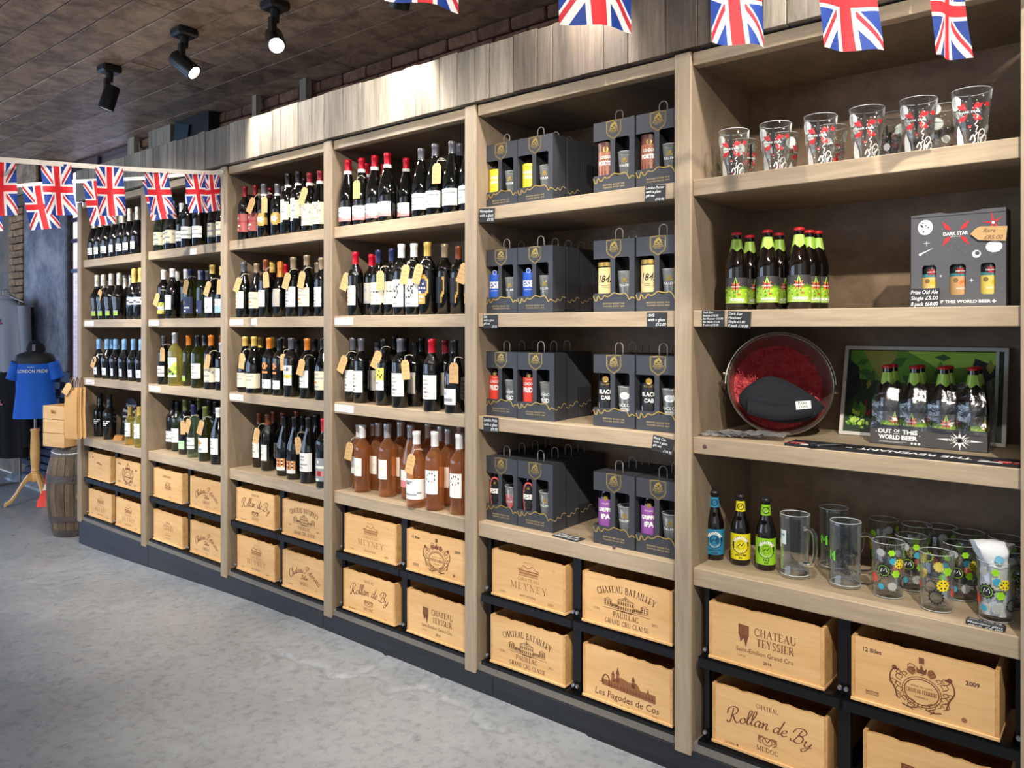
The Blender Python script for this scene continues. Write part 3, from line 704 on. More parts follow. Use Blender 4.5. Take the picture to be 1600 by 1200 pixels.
def d_scene(a, k=INKM):
    a.text('Lanessan', -.02, .14, .03, k, 1, shear=.3); curls(a, .0, .08, .02, k, 10)
    for i in range(5): a.ring(-.03+i*.015, .08+(i % 2)*.006, .012, .0025, k, 1, .012, 8)
    a.text('2011', .03, .02, .01, INK); a.text('12', -.12, .03, .008, INKM)
def d_boat(a, k=INK):
    a.poly([(-.12, .15), (-.09, .15), (-.105, .165)], k); a.poly([(-.08, .145), (-.062, .14), (-.075, .138)], k); a.poly([(-.05, .12), (.04, .108), (.042, .118), (.02, .12), (.0, .128), (-.03, .128)], INKM)
    a.rect(-.1, .085, .06, .0865, INKL); a.rect(-.05, .05, .03, .0515, INKL)
DES = {'t': (d_teyssier, 'stamped with two-line serif name and figure'), 'r': (d_rollan, 'stamped with a flowing script name'), 'f': (d_crest, 'stamped with an ornate round crest'),
       'm': (d_meyney, 'stamped with a pale gabled emblem'), 'b': (d_batailley, 'stamped with arched name over a mansion'), 'g': (d_pagodes, 'stamped with a turreted pagoda skyline'),
       'p': (d_potensac, 'stamped with an arched script name'), 'c': (d_citran, 'stamped with a thin arc over capitals'), 's': (d_scene, 'stamped with a curly cluster emblem'), 'o': (d_boat, 'stamped with tiny faded hill marks')}
PM = {}
def crate_proto(d):
    a = Art(); DES[d][0](a); PM[d] = a.me('branding', lambda x, z, l: (x, -l*.0004, z))
for d in DES: crate_proto(d)
CR = {}
def crate(b, c, r, d, dx=0, yaw=0, dy=0):
    cx = POST[b]+CO[c][0]+W_/2+dx; z, h = CZ[r]
    lab = 'pine crate %s, %s %s of %s bay' % (DES[d][1], ('upper', 'lower')[r], ('left', 'right')[c], BAY[b])
    e = empty('wine_crate', (cx, YF+.004+dy, z), lab, 'crate', 'pine wine crates in the racks', rz=yaw)
    if r not in CR:
        w2 = W_/2; D = .44; H_ = h-.012
        q = []
        f = MB(); n = 9; vs = []                        # front board with a chipped top edge
        rg = random.Random(r)
        xs_ = [-w2+.011+(W_-.022)*i/16 for i in range(17)]; tops = [H_+.012-(.004 if rg.random() < .3 else 0)+rg.uniform(-.0006, .0006) for _ in xs_]
        for x_, tz in zip(xs_, tops): vs += [(x_, .002, .01), (x_, .002, tz), (x_, .013, tz), (x_, .013, .01)]
        fs = [(4*i+k, 4*i+(k+1) % 4, 4*i+4+(k+1) % 4, 4*i+4+k) for i in range(16) for k in range(4)]+[(0, 3, 2, 1), (64, 65, 66, 67)]
        fs = [t_[::-1] for t_ in fs[:-2]]+fs[-2:]
        f.add(vs, fs, PINE()); q.append(('front_board', f.me('front_board', fix=True)))
        for s_ in (-1, 1):
            x_ = s_*(w2-.0055)
            q.append(('side_board', MB().box(x_-.0055, 0, .01, x_+.0055, D, h, PINEE(), .0012).me('side_board')))
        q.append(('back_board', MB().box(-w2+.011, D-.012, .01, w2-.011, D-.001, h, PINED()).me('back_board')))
        q.append(('bottom_board', MB().box(-w2-.001, -.004, 0, w2+.001, D, .0095, PINE(), .001).me('bottom_board')))
        CR[r] = q
    for n_, m_ in CR[r]:
        o = link(n_, m_, e)
        if n_ == 'front_board': link('branding', PM[d], o, (0, .0018, 0))
    return e
rg = random.Random(4)
for b, row in enumerate(('ofmm', 'spcp', 'rbmp', 'mfrt', 'mbbg', 'tfrt')):
    for k, d in enumerate(row):
        yaw = rg.uniform(-.012, .012); dx = rg.uniform(-.006, .006)
        if b == 5 and k == 0: dx = -.012
        if b == 5 and k % 2: dx = -.012 if k == 1 else .02
        crate(b, k % 2, k//2, d, dx, yaw, rg.uniform(0, .01))

# ================================================================== BOTTLES
def outw(me):
    """closed glass: normals must point outwards"""
    vol = 0
    for p in me.polygons:
        v0 = me.vertices[p.vertices[0]].co
        for i in range(1, len(p.vertices)-1): vol += v0.dot(me.vertices[p.vertices[i]].co.cross(me.vertices[p.vertices[i+1]].co))
    if vol < 0: me.flip_normals()
    return me
GL = {'k': flat('black_glass', (7, 8, 7), .05, coat=.3, spec=.6), 'g': flat('dark_green_glass', (16, 30, 12), .05, coat=.3, spec=.6),
      'l': thin('olive_glass', (.34, .36, .06), .2, (.10, .12, .015), .22), 'y': thin('pale_yellow_wine', (.86, .80, .36), .2, (.72, .66, .2), .25),
      'e': thin('clear_green_glass', (.72, .84, .66), .3, (.4, .55, .35), .12), 'r': thin('rose_wine', (.90, .62, .38), .25, (.72, .34, .13), .22),
      'b': flat('brown_glass', (14, 8, 5), .05, coat=.3, spec=.6)}
def foil(n, c, r=.35, m=.35): return flat(n, c, r, m, coat=.2)
CAPC = {'R': ('red', foil('red_foil', (200, 20, 44))), 'D': ('dark red', foil('dark_red_foil', (122, 24, 30))), 'K': ('black', foil('black_foil', (18, 18, 20))), 'G': ('grey', foil('grey_foil', (92, 92, 98))),
        'S': ('silver', foil('silver_foil', (186, 188, 192), .3, .6)), 'W': ('white', foil('white_cap', (226, 226, 224), .4, .1)), 'O': ('orange', foil('orange_foil', (206, 120, 40))), 'P': ('copper', foil('copper_foil', (128, 66, 34))),
        'Y': ('gold', foil('gold_foil', (214, 180, 92))), 'N': ('navy', foil('navy_foil', (34, 38, 78))), 'B': ('pale blue', foil('blue_foil', (126, 170, 216))), 'V': ('olive', foil('olive_foil', (96, 106, 52))),
        'C': ('silver', foil('champagne_foil', (196, 190, 176), .35, .6)), 'T': ('grey-gold', foil('taupe_foil', (150, 130, 104)))}
# glass outline (r, z) and capsule outline; shared per shape
SHP = {
 'x': ('straight-sided', .0375, .30, [(0, 0), (.033, 0), (.037, .004), (.0375, .19), (.0355, .203), (.027, .219), (.0165, .233), (.0148, .24), (.0148, .292), (.014, .298), (0, .298)], [(.0154, .243), (.0154, .284), (.0168, .286), (.0168, .298), (.0155, .301), (0, .301)], [(0, 0)]),
 'b': ('sloping-shouldered', .0415, .30, [(0, 0), (.037, 0), (.041, .004), (.0415, .135), (.039, .158), (.031, .19), (.022, .22), (.0165, .242), (.0148, .255), (.0148, .292), (.014, .298), (0, .298)], [(.0158, .25), (.0154, .284), (.017, .286), (.017, .298), (.0155, .301), (0, .301)], 0),
 'c': ('sparkling wine', .0435, .315, [(0, 0), (.039, 0), (.043, .004), (.0435, .13), (.041, .155), (.032, .19), (.021, .225), (.0165, .25), (.0152, .29), (.0152, .31), (0, .31)], [(.0215, .228), (.0175, .25), (.0165, .275), (.0178, .279), (.0178, .287), (.0172, .292), (.019, .303), (.0172, .314), (.01, .318), (0, .319)], 0),
 'p': ('bulbous', .047, .315, [(0, 0), (.034, 0), (.036, .004), (.039, .08), (.046, .135), (.0465, .155), (.04, .178), (.024, .21), (.017, .235), (.0155, .29), (.0155, .31), (0, .31)], [(.0185, .235), (.0172, .27), (.0184, .275), (.0184, .283), (.0176, .288), (.0192, .302), (.0172, .314), (.01, .318), (0, .319)], 0),
 'o': ('port-style', .039, .29, [(0, 0), (.034, 0), (.038, .004), (.0395, .165), (.037, .18), (.023, .198), (.0165, .21), (.0175, .23), (.0165, .25), (.0142, .262), (.014, .285), (0, .287)], [(.0152, .255), (.0152, .276), (.0168, .278), (.0168, .289), (0, .291)], 0),
 'h': ('half-size', .031, .24, [(0, 0), (.027, 0), (.0305, .004), (.031, .145), (.029, .156), (.021, .17), (.0145, .182), (.0135, .19), (.0135, .232), (.0125, .237), (0, .237)], [(.0142, .188), (.0142, .226), (.0155, .228), (.0155, .238), (0, .240)], 0),
}
PAP = {'w': flat('paper_white', (232, 232, 226), .6), 'c': flat('paper_cream', (226, 218, 188), .6), 'k': flat('label_ink', (46, 44, 46), .6), 'g': flat('label_gold', (190, 152, 66), .45), 'n': flat('label_navy', (44, 52, 96), .5),
       'r': flat('label_red', (160, 44, 44), .5), 'p': flat('label_pink', (216, 134, 136), .6), 'v': flat('label_green', (150, 186, 70), .55), 'y': flat('label_yellow', (232, 214, 96), .5), 's': flat('label_sky', (150, 186, 220), .5),
       'e': flat('label_grey', (150, 152, 156), .5), 'o': flat('label_orange', (214, 130, 60), .5), 'l': flat('label_lavender', (206, 214, 236), .5), 'm': flat('label_mint', (176, 224, 170), .5), 'b': flat('label_black', (22, 22, 24), .5),
       'd': flat('label_dusky', (176, 170, 158), .6), 'f': flat('label_faded_red', (170, 84, 80), .6)}
# label pixel art: rows top to bottom; '.' leaves the glass bare.  (z0, z1, half angle)
LAB = {
 'wl': (.035, .085, 50, 'white label', 'wwwwwwwww weewwwwww wwwwwwwww wwwdddwww wwwwwwwww wwwddwwww wwwwwwwww wwwwkkkww wwwwwwwww'),
 'bw': (.04, .12, 75, 'broad white label', 'cccccccc cceecccc ccccccec cccccccc ceeeeccc cccccccc cccccccc ccceeccc'),
 'w2': (.05, .115, 60, 'lined white label', 'wwwwwwww wwwwwwww wwdeedww wwwwwwww wwwwwwww eeeeeeee wwwwwwww wwwwwwww'),
 'wo': (.055, .14, 55, 'plain white label', 'wwwwwwwwwww wwwwwwwwwww wwdeeewwwww wwwwwwwwwww wwddddwwwww wwwwwwwwwww wwwwwwwwwww wweeedddwww wwwwwwwwwww wddddwwwwww wwwwwwwwwww wwwwwwwwwww'),
 'wt': (.05, .15, 58, 'tall white label', 'wwwwwwwwwwww wwwwwwwwwwww wwddddwwwwww wwwwwwwwwwww wwdddddwwwww wwwwwwwwwwww wdddewwwwwww wwwwwwwwwwww wweekeewwwww wwwwwwwwwwww wwddddwwwwww wwwwwwwwwwww'),
 'cr': (.05, .14, 60, 'cream label', 'cccccccc ccdddccc cccccccc cddddddc cccccccc ccoocccc cccccccc cddddccc cccccccc'),
 'cc': (.028, .105, 80, 'deep cream label', 'cccccccccc cddddddccc cccccccccc ccddddcccc cccccccccc cccccccccc cgcccccccc cccccccccc'),
 'gy': (.028, .062, 40, 'small grey-green label', 'eeee eevv vvvv vvvv'),
 'bl': (.09, .135, 90, 'pale blue label', 'llllllllll lkllllkell llkkllllll llllkkllll llllllllll'),
 'lv': (.03, .088, 42, 'lavender label', 'llll llll llel llll lwll'),
 'pt': (.09, .125, 60, 'small white lettering', '........ wwww.ww. ........ .wwwww.. ........ ..www...'),
 'vg': (.03, .1, 55, 'yellow-green label', 'yvyvyv vyvyvy wwwwww wwkwww yyyyyy gyyyyg'),
 'nv': (.03, .13, 65, 'navy label', 'nnnnnnnn nnnnnnnn ggnnnnnn gggnnnnn ggnnnnnn nnnnnnnn nnwwwwnn nnnnnnnn nnwwnnnn nnnnnnnn'),
 'nd': (.03, .11, 60, 'dim navy label', 'nnnnnn nnnnnn nbbbnn nnnnnn nnwwnn nnnnnn'),
 'sk': (.03, .11, 60, 'white and blue label', 'wwwwww wrwwww wwwwww sssssw ssssss ssssss'),
 'rw': (.03, .115, 60, 'white label and small red mark', 'wwwwwww wrwwwww wrwwwww wwwwwww wwwweww wwwwwww weewwww'),
 'mu': (.05, .16, 60, 'pictured green label', 'wwmwww wmmmww mmswwy wkwwyy ykwyyv yykvyv vykkvy kkvvkv wwwwww'),
 'gl': (.03, .075, 55, 'mint label', 'mmmmmm mmmmmm mmmmmm mmmmmm'),
 'we': (.05, .13, 60, 'white label with orange emblem', 'wwwwwww wgowwww wogowww wwowwww wwwwwww wweewww wwwwwww'),
 'rd': (.045, .145, 60, 'red label', 'ffrfff ffffff fcffff ffffff rrrrrr ffffff fccfff ffffff fcffff ffffff'),
 'ov': (.065, .135, 60, 'gold oval label', '...gggg. ..gggggg .gggcggg ggwwwggg ggweewgg ggwwwggg .gggcggg ..gggggg ...ggg..'),
 'dg': (.06, .17, 65, 'slanted cream label', 'cccc.... cccccc.. cccccccc cccecccc cccccccc cceecccc cccccccc cccccccc cccccc.. ccc.....'),
 'nt': (.03, .14, 65, 'cream parchment label', 'cccccccc cceddccc ccdecccc ccccdecc ceccdccc cccccccc cddddccc cccccccc cccccccc'),
 'or': (.035, .17, 55, 'orange print and low white label', '..ooo... .oo.oo.. ..ooo... ........ .ooooo.. ........ ........ ........ wwwwwwww wweewwww wwwwwwww wwwwwwww'),
 'yg': (.06, .16, 50, 'white label with yellow-green band', 'wwwwwww wwwwkew wweekew wwwwwww wwwwwww gyvygyv yvyggvy wwwwwww wwwwwww wewwwww wwwwwww'),
 'oc': (.03, .09, 48, 'orange patterned label', 'ocoooco okokoko oocooco okokoko ocoooco wwwwwww wwwwwww'),
 'gr': (.03, .13, 70, 'grey label', 'eeeeeeee eeeweeee eeeeeeee wwwwwwww eeeeeeee eeprrpee eeprrpee eeeeeeee eewweeee'),
 'bp': (.022, .085, 58, 'white and pink label', 'wwwwwwww wwewwwww wwwwwwww weewwwww wwwwwwww wwwwwwww pkwwwwww ppppwwww pppppppp pppppppp'),
 'bn': (.03, .1, 62, 'plain white label with grey name', 'wwwwwwwww wwwwwwwww weeeeeeew wwwwwwwww wewwwwwww wwwwwwwww weeewwwww wwwwwwwww wewwwwwww wwwwwwwww'),
 'oc8': (.05, .15, 85, 'cut-corner cream label', '.cccccccccccc. cccccccccccccc cccceccccceccc cccceccccceccc cccccccccccccc ckekekcckekecc cccccccccccccc ccccdddddccccc cccccccccccccc cccccccccccccc ccecccgccceccc cccccccccccccc .cccccccccccc.'),
 'sw': (.035, .15, 60, 'white label and black swirl', 'wwwwwwwwwwwwww wwwwwwwwwwwkkw wwwwwwwwwwkwww wwwwwwkwkkwwww wwwkwkewkwwwww wwwkwekkwkwwww wwwwwwwwwkwwww wwkwwwwwkwwwww wwwkkwkkwwwwww wwwwwwwwwwwwww wwwwwwwwwwwwww wwwweeeewwwwww wwwwwwwwwwwwww'),
 'gn': (.045, .165, 60, 'gold and navy label', '..gggggggg.. .gggggggggg. ggnnnnnnnngg gnnggnnnnnng gnnggnnnwnng gnnnnnnnnnng gnnwnwnwnwng gnnnnnnnnnng ggnnwwwnnngg .gggggggggg. ..gccccccg.. ..gggggggg.. ..gdddddgg.. ..gggggggg..'),
 'gd': (.05, .16, 40, 'dark outlined label', 'bbbbbbbbgg bbbbbbbbbg bbbbbbbbbg bbbbbbbbbg bbbbbbbbbg bbbbbbbbgg bbbbbbbgg. bbbbbbbg.. bbbbbbbg..'),
 'yw': (.07, .17, 48, 'yellow over white label', 'yyyyyyyyyy yyyyyykyyy yykyyyyyyy yyyyykyyky ykyyyyykyy yyyyyyyyyy wwwwwwwwww wwweeewwww wwwwwwwwww wwwwwwwwww wwwwwwwwww'),
 'lw': (.035, .1, 58, 'low white label', 'wwwwww wsswww wwwwww weeeew wwwwww'),
 'dm': (.06, .16, 50, 'shade-toned pale label', 'dddddd dddddd deeddd dddddd dddddd dddddd deeedd'),  # shade on set-back labels is painted into the paper tone
 'rv': (.075, .155, 38, 'small white label', 'wwww wwww wwcw wwww wwww'),
 'rs': (.065, .155, 45, 'white label with dotted ring', 'wwwwwwwwwwww wwwwwkwkwwww wwwkwwwwwkww wwwwwwwwwwww wwkwwwwwwkww wwwwkwwpwwww wwwwwwwwwwww wwwwwwwwwwww wwwwwcwwwwww wwwwwcwwwwww wwwwwwwwwwww wwwwwwwwwwww'),
 'rg': (.035, .115, 75, 'white label and grey wave', 'wwwwwwwwwwww weeeeewwwwww wwekewwwwwww wwwwwwwwwwww wwwwwwwwwwww wwwwwwwwwwww wwwwwwwwwwww wwwwwwwweeww eeeeeeeewwww wwwwwwwwwwww wwwwwwwwwwww'),
 'rp': (.05, .12, 45, 'white and pink label', 'wwww wwww wwww pppp pppp'),
}
LABM = {}; CAPM = {}; GLM = {}; BANDM = flat('neck_band_white', (214, 214, 208), .5)
def label_mesh(shape, key):
    k = (shape, key)
    if k in LABM: return LABM[k]
    z0, z1, ha, _, art = LAB[key]; rows = art.split(); R = SHP[shape][1]+.0006; nv = len(rows)
    prof = [p for p in SHP[shape][3]]
    def rad(z):
        for (r0, a), (r1, b) in zip(prof[:-1], prof[1:]):
            if a <= z <= b and b > a: return r0+(r1-r0)*(z-a)/(b-a)+.0006
        return R
    nu = len(rows[0]); rep = 2 if nu < 6 else 1
    v = []; f = []; mi = []; mats = []
    for j in range(nv+1):
        z = z1+(z0-z1)*j/nv
        for i in range(nu*rep+1):
            a = R_(ha)*(2*i/(nu*rep)-1); r = rad(z); v.append((r*sin(a), -r*cos(a), z))
    n = nu*rep+1
    for j in range(nv):
        for i in range(nu*rep):
            ch = rows[j][min(i//rep, len(rows[j])-1)]
            if ch == '.': continue
            m = PAP[ch]
            if m not in mats: mats.append(m)
            f.append((j*n+i, (j+1)*n+i, (j+1)*n+i+1, j*n+i+1)); mi.append(mats.index(m))
    LABM[k] = mesh('label', v, f, mats, mi, True); return LABM[k]
def glass_mesh(shape, g):
    if (shape, g) not in GLM:
        m = outw(MB().lathe(SHP[shape][3], 20, GL[g]).me('glass', fix=True)); GLM[(shape, g)] = m
        for p in m.polygons: p.use_smooth = True
        m.set_sharp_from_angle(angle=R_(50))
    return GLM[(shape, g)]
def cap_mesh(shape, c):
    if (shape, c) not in CAPM:
        m = MB().lathe(SHP[shape][4], 14, CAPC[c][1]).me('capsule')
        for p in m.polygons: p.use_smooth = True
        m.set_sharp_from_angle(angle=R_(40)); CAPM[(shape, c)] = m
    return CAPM[(shape, c)]
BND = {}
ORD = ['first', 'second', 'third', 'fourth', 'fifth', 'sixth', 'seventh', 'eighth', 'ninth', 'tenth', 'eleventh', 'twelfth', 'thirteenth', 'fourteenth']
def bottles(b, lv, spec):
    """each entry: px, top y (0 = natural height), shape, glass, cap, label key, distance behind the shelf edge, turn, neck band"""
    z = LT[lv][1]; ent = []
    for s_ in spec.split(';'):
        q = s_.split()
        if not q: continue
        px, ty, code, lk, dl = float(q[0]), float(q[1]), q[2], q[3], float(q[4]) if len(q) > 4 else .06
        tr = float(q[5]) if len(q) > 5 else None; band = len(q) > 6
        ent.append((px, ty, code, lk, dl, tr, band))
    fr = sorted([e for e in ent if e[4] < .12], key=lambda e: PX(e[0], YF+e[4])); bk_ = sorted([e for e in ent if e[4] >= .12], key=lambda e: PX(e[0], YF+e[4]))
    lo, hi = POST[b]+TW+.045, POST[b+1]-.045
    put = []
    for grp, wh in ((fr, ''), (bk_, 'back row ')):
        for i, (px, ty, code, lk, dl, tr, band) in enumerate(grp):
            sh, g, c = code; Y = YF+dl; X = min(max(PX(px, Y), lo), hi); s = 1.05
            if ty: s = min(1.16, max(.9, (PZ(px, ty, Y)-z)/SHP[sh][2]))
            s = min(s, .372/SHP[sh][2])
            R = SHP[sh][1]*s+.001
            for it in range(30):
                mv = False
                for (X2, Y2, R2) in put:
                    d = sqrt((X-X2)**2+(Y-Y2)**2)
                    if d < R+R2-.001:
                        mv = True
                        if dl >= .12: Y += .012
                        else: X += (.004 if X >= X2 else -.004); Y += .002
                X = min(max(X, lo), hi)
                if not mv: break
            Y = min(Y, YF+.49-R)
            put.append((X, Y, R))
            lt = LAB[lk][3] if lk != '-' else 'no visible label'
            capn = CAPC[c][0]; pos = '%s%s from left on %s, %s bay' % (wh, ORD[min(i, 13)], SHN[lv], BAY[b])
            tone = {'r': 'rosé ', 'y': 'yellow ', 'e': 'pale green '}.get(g, '')
            lab = '%s-topped %sbottle, %s, %s' % (capn, tone, lt, pos)
            while len(lab.split()) > 16: lab = lab.replace(lt, ' '.join(lt.split()[:-1]), 1); lt = ' '.join(lt.split()[:-1]) or 'x'
            if tr is None: tr = random.uniform(-12, 16)
            e = empty('wine_bottle', (X, Y, z), lab, 'bottle', 'wine bottles on the %s of the %s bay' % (SHN[lv], BAY[b]), rz=R_(tr)); e.scale = (s, s, s)
            link('glass', glass_mesh(sh, g), e); link('capsule', cap_mesh(sh, c), e)
            if lk != '-': link('label', label_mesh(sh, lk), e)
            if band:
                if sh not in BND:
                    r0 = .0168 if sh == 'x' else .0185; BND[sh] = MB().lathe([(r0-.0002, .228 if sh == 'x' else .232), (r0-.0004, .244 if sh == 'x' else .25), (r0-.003, .2445 if sh == 'x' else .2505)], 14, BANDM).me('neck_band', True)
                link('neck_band', BND[sh], e)
    return put
bottles(0, 1, "147 0 ckC wl;157.5 0 ckC wl;168 0 ckC wl;181 0 ckC wl;192 0 ckC wl;203 0 ckC wl;215 0 ckC wl;176 0 ckC - .16;189 0 ckC - .16;208 0 ckC - .16")
bottles(0, 2, "152 430 pkC gy .06 10;162 429 pkC gy .06 10;174 428 pkC gy .06 10;186.5 427 pkC gy .06 10;210 420 ckY bl .06 40;220.5 419 ckY bl .06 40;196 430 ckC - .17;205 430 ckC - .17")
bottles(0, 3, "154.5 530 pkB lv;167.5 530 pkB lv;181 530 pkB lv;194.5 530 pkB lv;208.5 530 pkB lv;221 530 pkB lv;184 531 pkB - .17;175 531 pkB - .18")
bottles(0, 4, "156 615 okK pt .1 20;171.5 616 okK pt .08 20;203.5 635 hyY wo .05 10;218 635 hyY wo .04 10;214 640 hyY wo .11 10")
bottles(1, 1, "247 0 bgW bw .06 25;257 0 bgW bw .06 25;269 0 bkW bw .05 25;284 318 xkW w2 .06 25;294 303 xkS w2 .05 25;311 303 xkS w2 .06 25;336 0 bkG bw .05 25;348 0 bkG bw .05 25;324 0 xlV - .13;277 0 xkK - .16;303 0 xlK - .18")
bottles(1, 2, "256 422 xkW vg .06 10;269.5 420 bkW wo .05;288 421 xkW - .1;297 421 xlN nv .05 22;316.5 423 xgN nd .07;332 414 bkY rw .05;341 417 bkY sk .05;277 424 xkW - .15;305 422 xkW - .14;325 423 xkG - .15;346 416 xkG - .12")
bottles(1, 3, "256.5 525 xkG w2 .05;273.5 520 xyS mu .04 14;295 524 xlO gy .09;309.5 524 xlK wo .04 26;330 524 xkO bw .04 26;346 536 xkS wo .04;305 525 xkP - .14;320 524 xlG - .14;347 524 xkO - .14")
bottles(1, 4, "262 625 xkK w2 .14;278 628 xgK wo .13;290 624 xkV gl .1;303 632 xeN w2 .07;321 635 xlV we .045 20;341.5 637 bkW wo .04;300 626 xkK - .2;312 622 xkV - .2;328 622 xlK - .17;338 622 xkK - .16")
bottles(2, 1, "382.5 292 xkD rd .05 20;399 290 xkD rd .06 20;412.5 288 xkG ov .05 25 1;433.5 288 xkG ov .05 25 1;450.5 272 xkK dg .05 25 1;461.5 269 xkK dg .045 25 1;484 271 bkD nt .045 25 1;500.5 268 bkD nt .045 25 1;422 294 xkD - .13;443 292 xkG - .13;472 279 xkK - .13 0 1")
bottles(2, 2, "381 410 bkG cr .045;401 412 bkT cr .06;415.5 406 xkP wo .05;438 409 ckO dm .07;458.5 402 xkT wt .05 10;479.5 399 bkT cr .045;502.5 403 xkT wt .045;423 409 xkY - .14;430 413 xkR - .16;493 410 xkT - .12;508 402 xkR - .13;446 413 xkR - .17")
bottles(2, 3, "383 526 bkY cc .06 22;397 526 bkY cc .045 22;421 528 xkO or .05;437.5 529 xkK or .05;455 528 xkG yg .04;480 529 xkO wo .04;505.5 528 bkK cr .04;404.5 527 xkY - .14;416 527 xkY - .14;443 527 xkT - .15;465 530 xkK - .13;492 530 xkK - .14")
bottles(2, 4, "405.5 645 xkP wo .14;419 647 xkP wo .11;445 650 bkK oc .085;461.5 651 bkK oc .065;483 652 bkK wo .05;507 652 xkR gr .03;437 645 xkP wo .17;428 643 xkP - .2;456 643 xkP - .2;474 650 bkK - .17;495 648 bkK - .15")
bottles(3, 1, "541.5 251 bkR bp .05 10 1;560 248 bkR bp .05 10 1;579 244 bkR bp .05 10 1;605.5 240 bkR bp .05 10 1;629 248 bkR bp .09 10 1;658.5 233 bkG bn .045 12;680.5 226 bkG bn .045 12;706.5 222 bkG bn .045 12;728 214 bkG bn .05 12;572 256 bkR bp .14 0 1;589 255 bkR - .14 0 1;718 225 bkG - .14")
bottles(3, 2, "555.5 394 xkR cr .045;574 398 xkR dm .08;592 391 xkN oc8 .05;605.5 389 xkN oc8 .05;626 382 xkW sw .045;647 381 xkW sw .045;665 379 xkY gn .045;684.5 382 xkT gd .07;702.5 385 xkP gd .07;720 383 xkP gn .07;728.5 400 xkK wo .04;587 400 xkR - .16")
bottles(3, 3, "547 528 xkG wt .08;564.5 529 xkG wt .065;600 530 xkK yw .06;625.5 529 xkG wt .04;675 530 xkR wt .03;710 531 bkK lw .035;730 533 xkK wt .03;584 535 xkG dm .12;649 535 xkK dm .12;695.5 531 xkD dm .12;614 525 xkK - .2;659 528 xkK - .2;634 528 xkK - .2")
bottles(3, 4, "550 662 xrW rv .12 5;566.5 664 xrW rv .08 5;605.5 656 xrS rv .09 5;651 674 brW rg .03 22;679.5 670 xrW rs .04 16;718 668 xrW rs .055 10;588.5 661 xrS rv .15;626 657 xrS rv .18;571.5 661 xrS - .2;642 658 brS rp .13;664 660 xrS - .2;701 668 xrS rv .14;689 666 xrS - .2;710 666 xrS - .24")
# ================================================================== KRAFT PRICE TAGS ON BOTTLE NECKS
KRAFT = flat('kraft_card', (206, 166, 112), .7); STR = flat('cotton_string', (214, 200, 176), .8); SCRIB = flat('pen_grey', (120, 92, 62), .8)
def tag_meshes():
    v = [(-.022, 0), (.022, 0), (.022, -.0), (0, 0)]
    out = [(-.023, -.088), (.023, -.088), (.023, -.014), (.013, 0), (-.013, 0), (-.023, -.014)]
    a = MB(); a.add([(x, 0, z) for x, z in out]+[(x, .0012, z) for x, z in out], [tuple(range(6)), tuple(range(11, 5, -1))]+[(i, (i+1) % 6+0, (i+1) % 6+6, i+6)[::-1] for i in range(6)], KRAFT)
    card = a.me('card', fix=True)
    b = Art(); rg = random.Random(2)
    for k in range(3):
        z = -.03-.018*k; pts = [(-.016+.0036*i, z+rg.uniform(-.003, .003)) for i in range(9 if k < 2 else 6)]; b.stroke(pts, .0011, SCRIB)
    return card, b.me('handwriting', FL(-.0002)), MB().lathe([(.0025, -.0004), (.0045, -.0004)], 10, SCRIB, Matrix.Translation((0, -.0004, -.012)) @ Matrix.Rotation(pi/2, 4, 'X')).me('eyelet')
TG = tag_meshes()
def ptag(b, lv, px, py, dl, roll, n, yaw=8, tilt=0):
    """px, py: centre of the card in the photograph"""
    Y = YF+dl; X = PX(px, Y); zc = PZ(px, py, Y)
    rl = R_(roll); rot = Matrix.Rotation(R_(yaw), 4, 'Z') @ Matrix.Rotation(rl, 4, 'Y') @ Matrix.Rotation(R_(tilt), 4, 'X')
    top = Vector((X, Y, zc))+rot.to_3x3() @ Vector((0, 0, .044))
    e = empty('price_tag', top, 'brown kraft price tag on string, %s from left among tags of %s, %s bay' % (ORD[n], SHN[lv], BAY[b]), 'price tag', 'kraft price tags on bottle necks')
    eu = rot.to_euler()
    for nm, m in (('card', TG[0]), ('handwriting', TG[1]), ('eyelet', TG[2])): link(nm, m, e, (0, 0, 0), eu)
    # string: from the eyelet up to a loop round the neck behind it
    r = .0195; c = Vector((math.copysign(min(abs(rl)*.03, .02), rl), .03, .02))
    h = rot.to_3x3() @ Vector((0, -.001, -.012))
    lp = [h]+[c+Vector((r*sin(t), -r*cos(t), .004*sin(t*2))) for t in [2*pi*k/14-.4 for k in range(15)]]+[h]
    MB().tube(lp, .0009, STR, 4).obj('string', e)
TAGS = [(0, 2, 155, 462, .02, 24), (0, 3, 146, 566, .02, 32), (1, 2, 244.5, 468, .015, 26), (1, 2, 290, 448, .0, 14), (1, 2, 324, 451, .0, 26), (1, 2, 343, 448, -.005, 4), (1, 3, 253.5, 554, .0, 0), (1, 3, 324, 565, -.01, 16),
        (1, 4, 285.5, 668, .04, -2), (1, 4, 293, 665, .0, 22), (1, 4, 313, 668, .0, 20), (2, 1, 392, 321, .0, 30), (2, 1, 413, 320, .0, 0), (2, 1, 473.5, 306, .0, 24), (2, 2, 371, 445, .0, 26), (2, 2, 415.5, 437, .0, -4),
        (2, 2, 447.5, 439, .0, 20), (2, 2, 471, 437, -.005, 14), (2, 3, 377.5, 564, .0, 8), (2, 3, 470, 574, -.01, 18), (2, 3, 442.5, 566, .02, -3), (2, 4, 400.5, 681, .05, 12), (2, 4, 466, 696, .01, -10),
        (3, 1, 557, 296, .0, 0), (3, 1, 682, 271, -.01, 2), (3, 2, 539, 440, .005, 22), (3, 2, 594, 438, -.005, 0), (3, 2, 632.5, 429, .0, 12), (3, 2, 652.5, 428, -.005, 18), (3, 2, 723, 427, .0, 20),
        (3, 3, 535, 569, .015, 26), (3, 3, 633.5, 578, -.01, -6), (3, 3, 709, 583, -.02, 0), (3, 3, 588, 562, .02, 26), (3, 4, 545, 705, .04, 12), (3, 4, 641, 725, -.02, 14)]
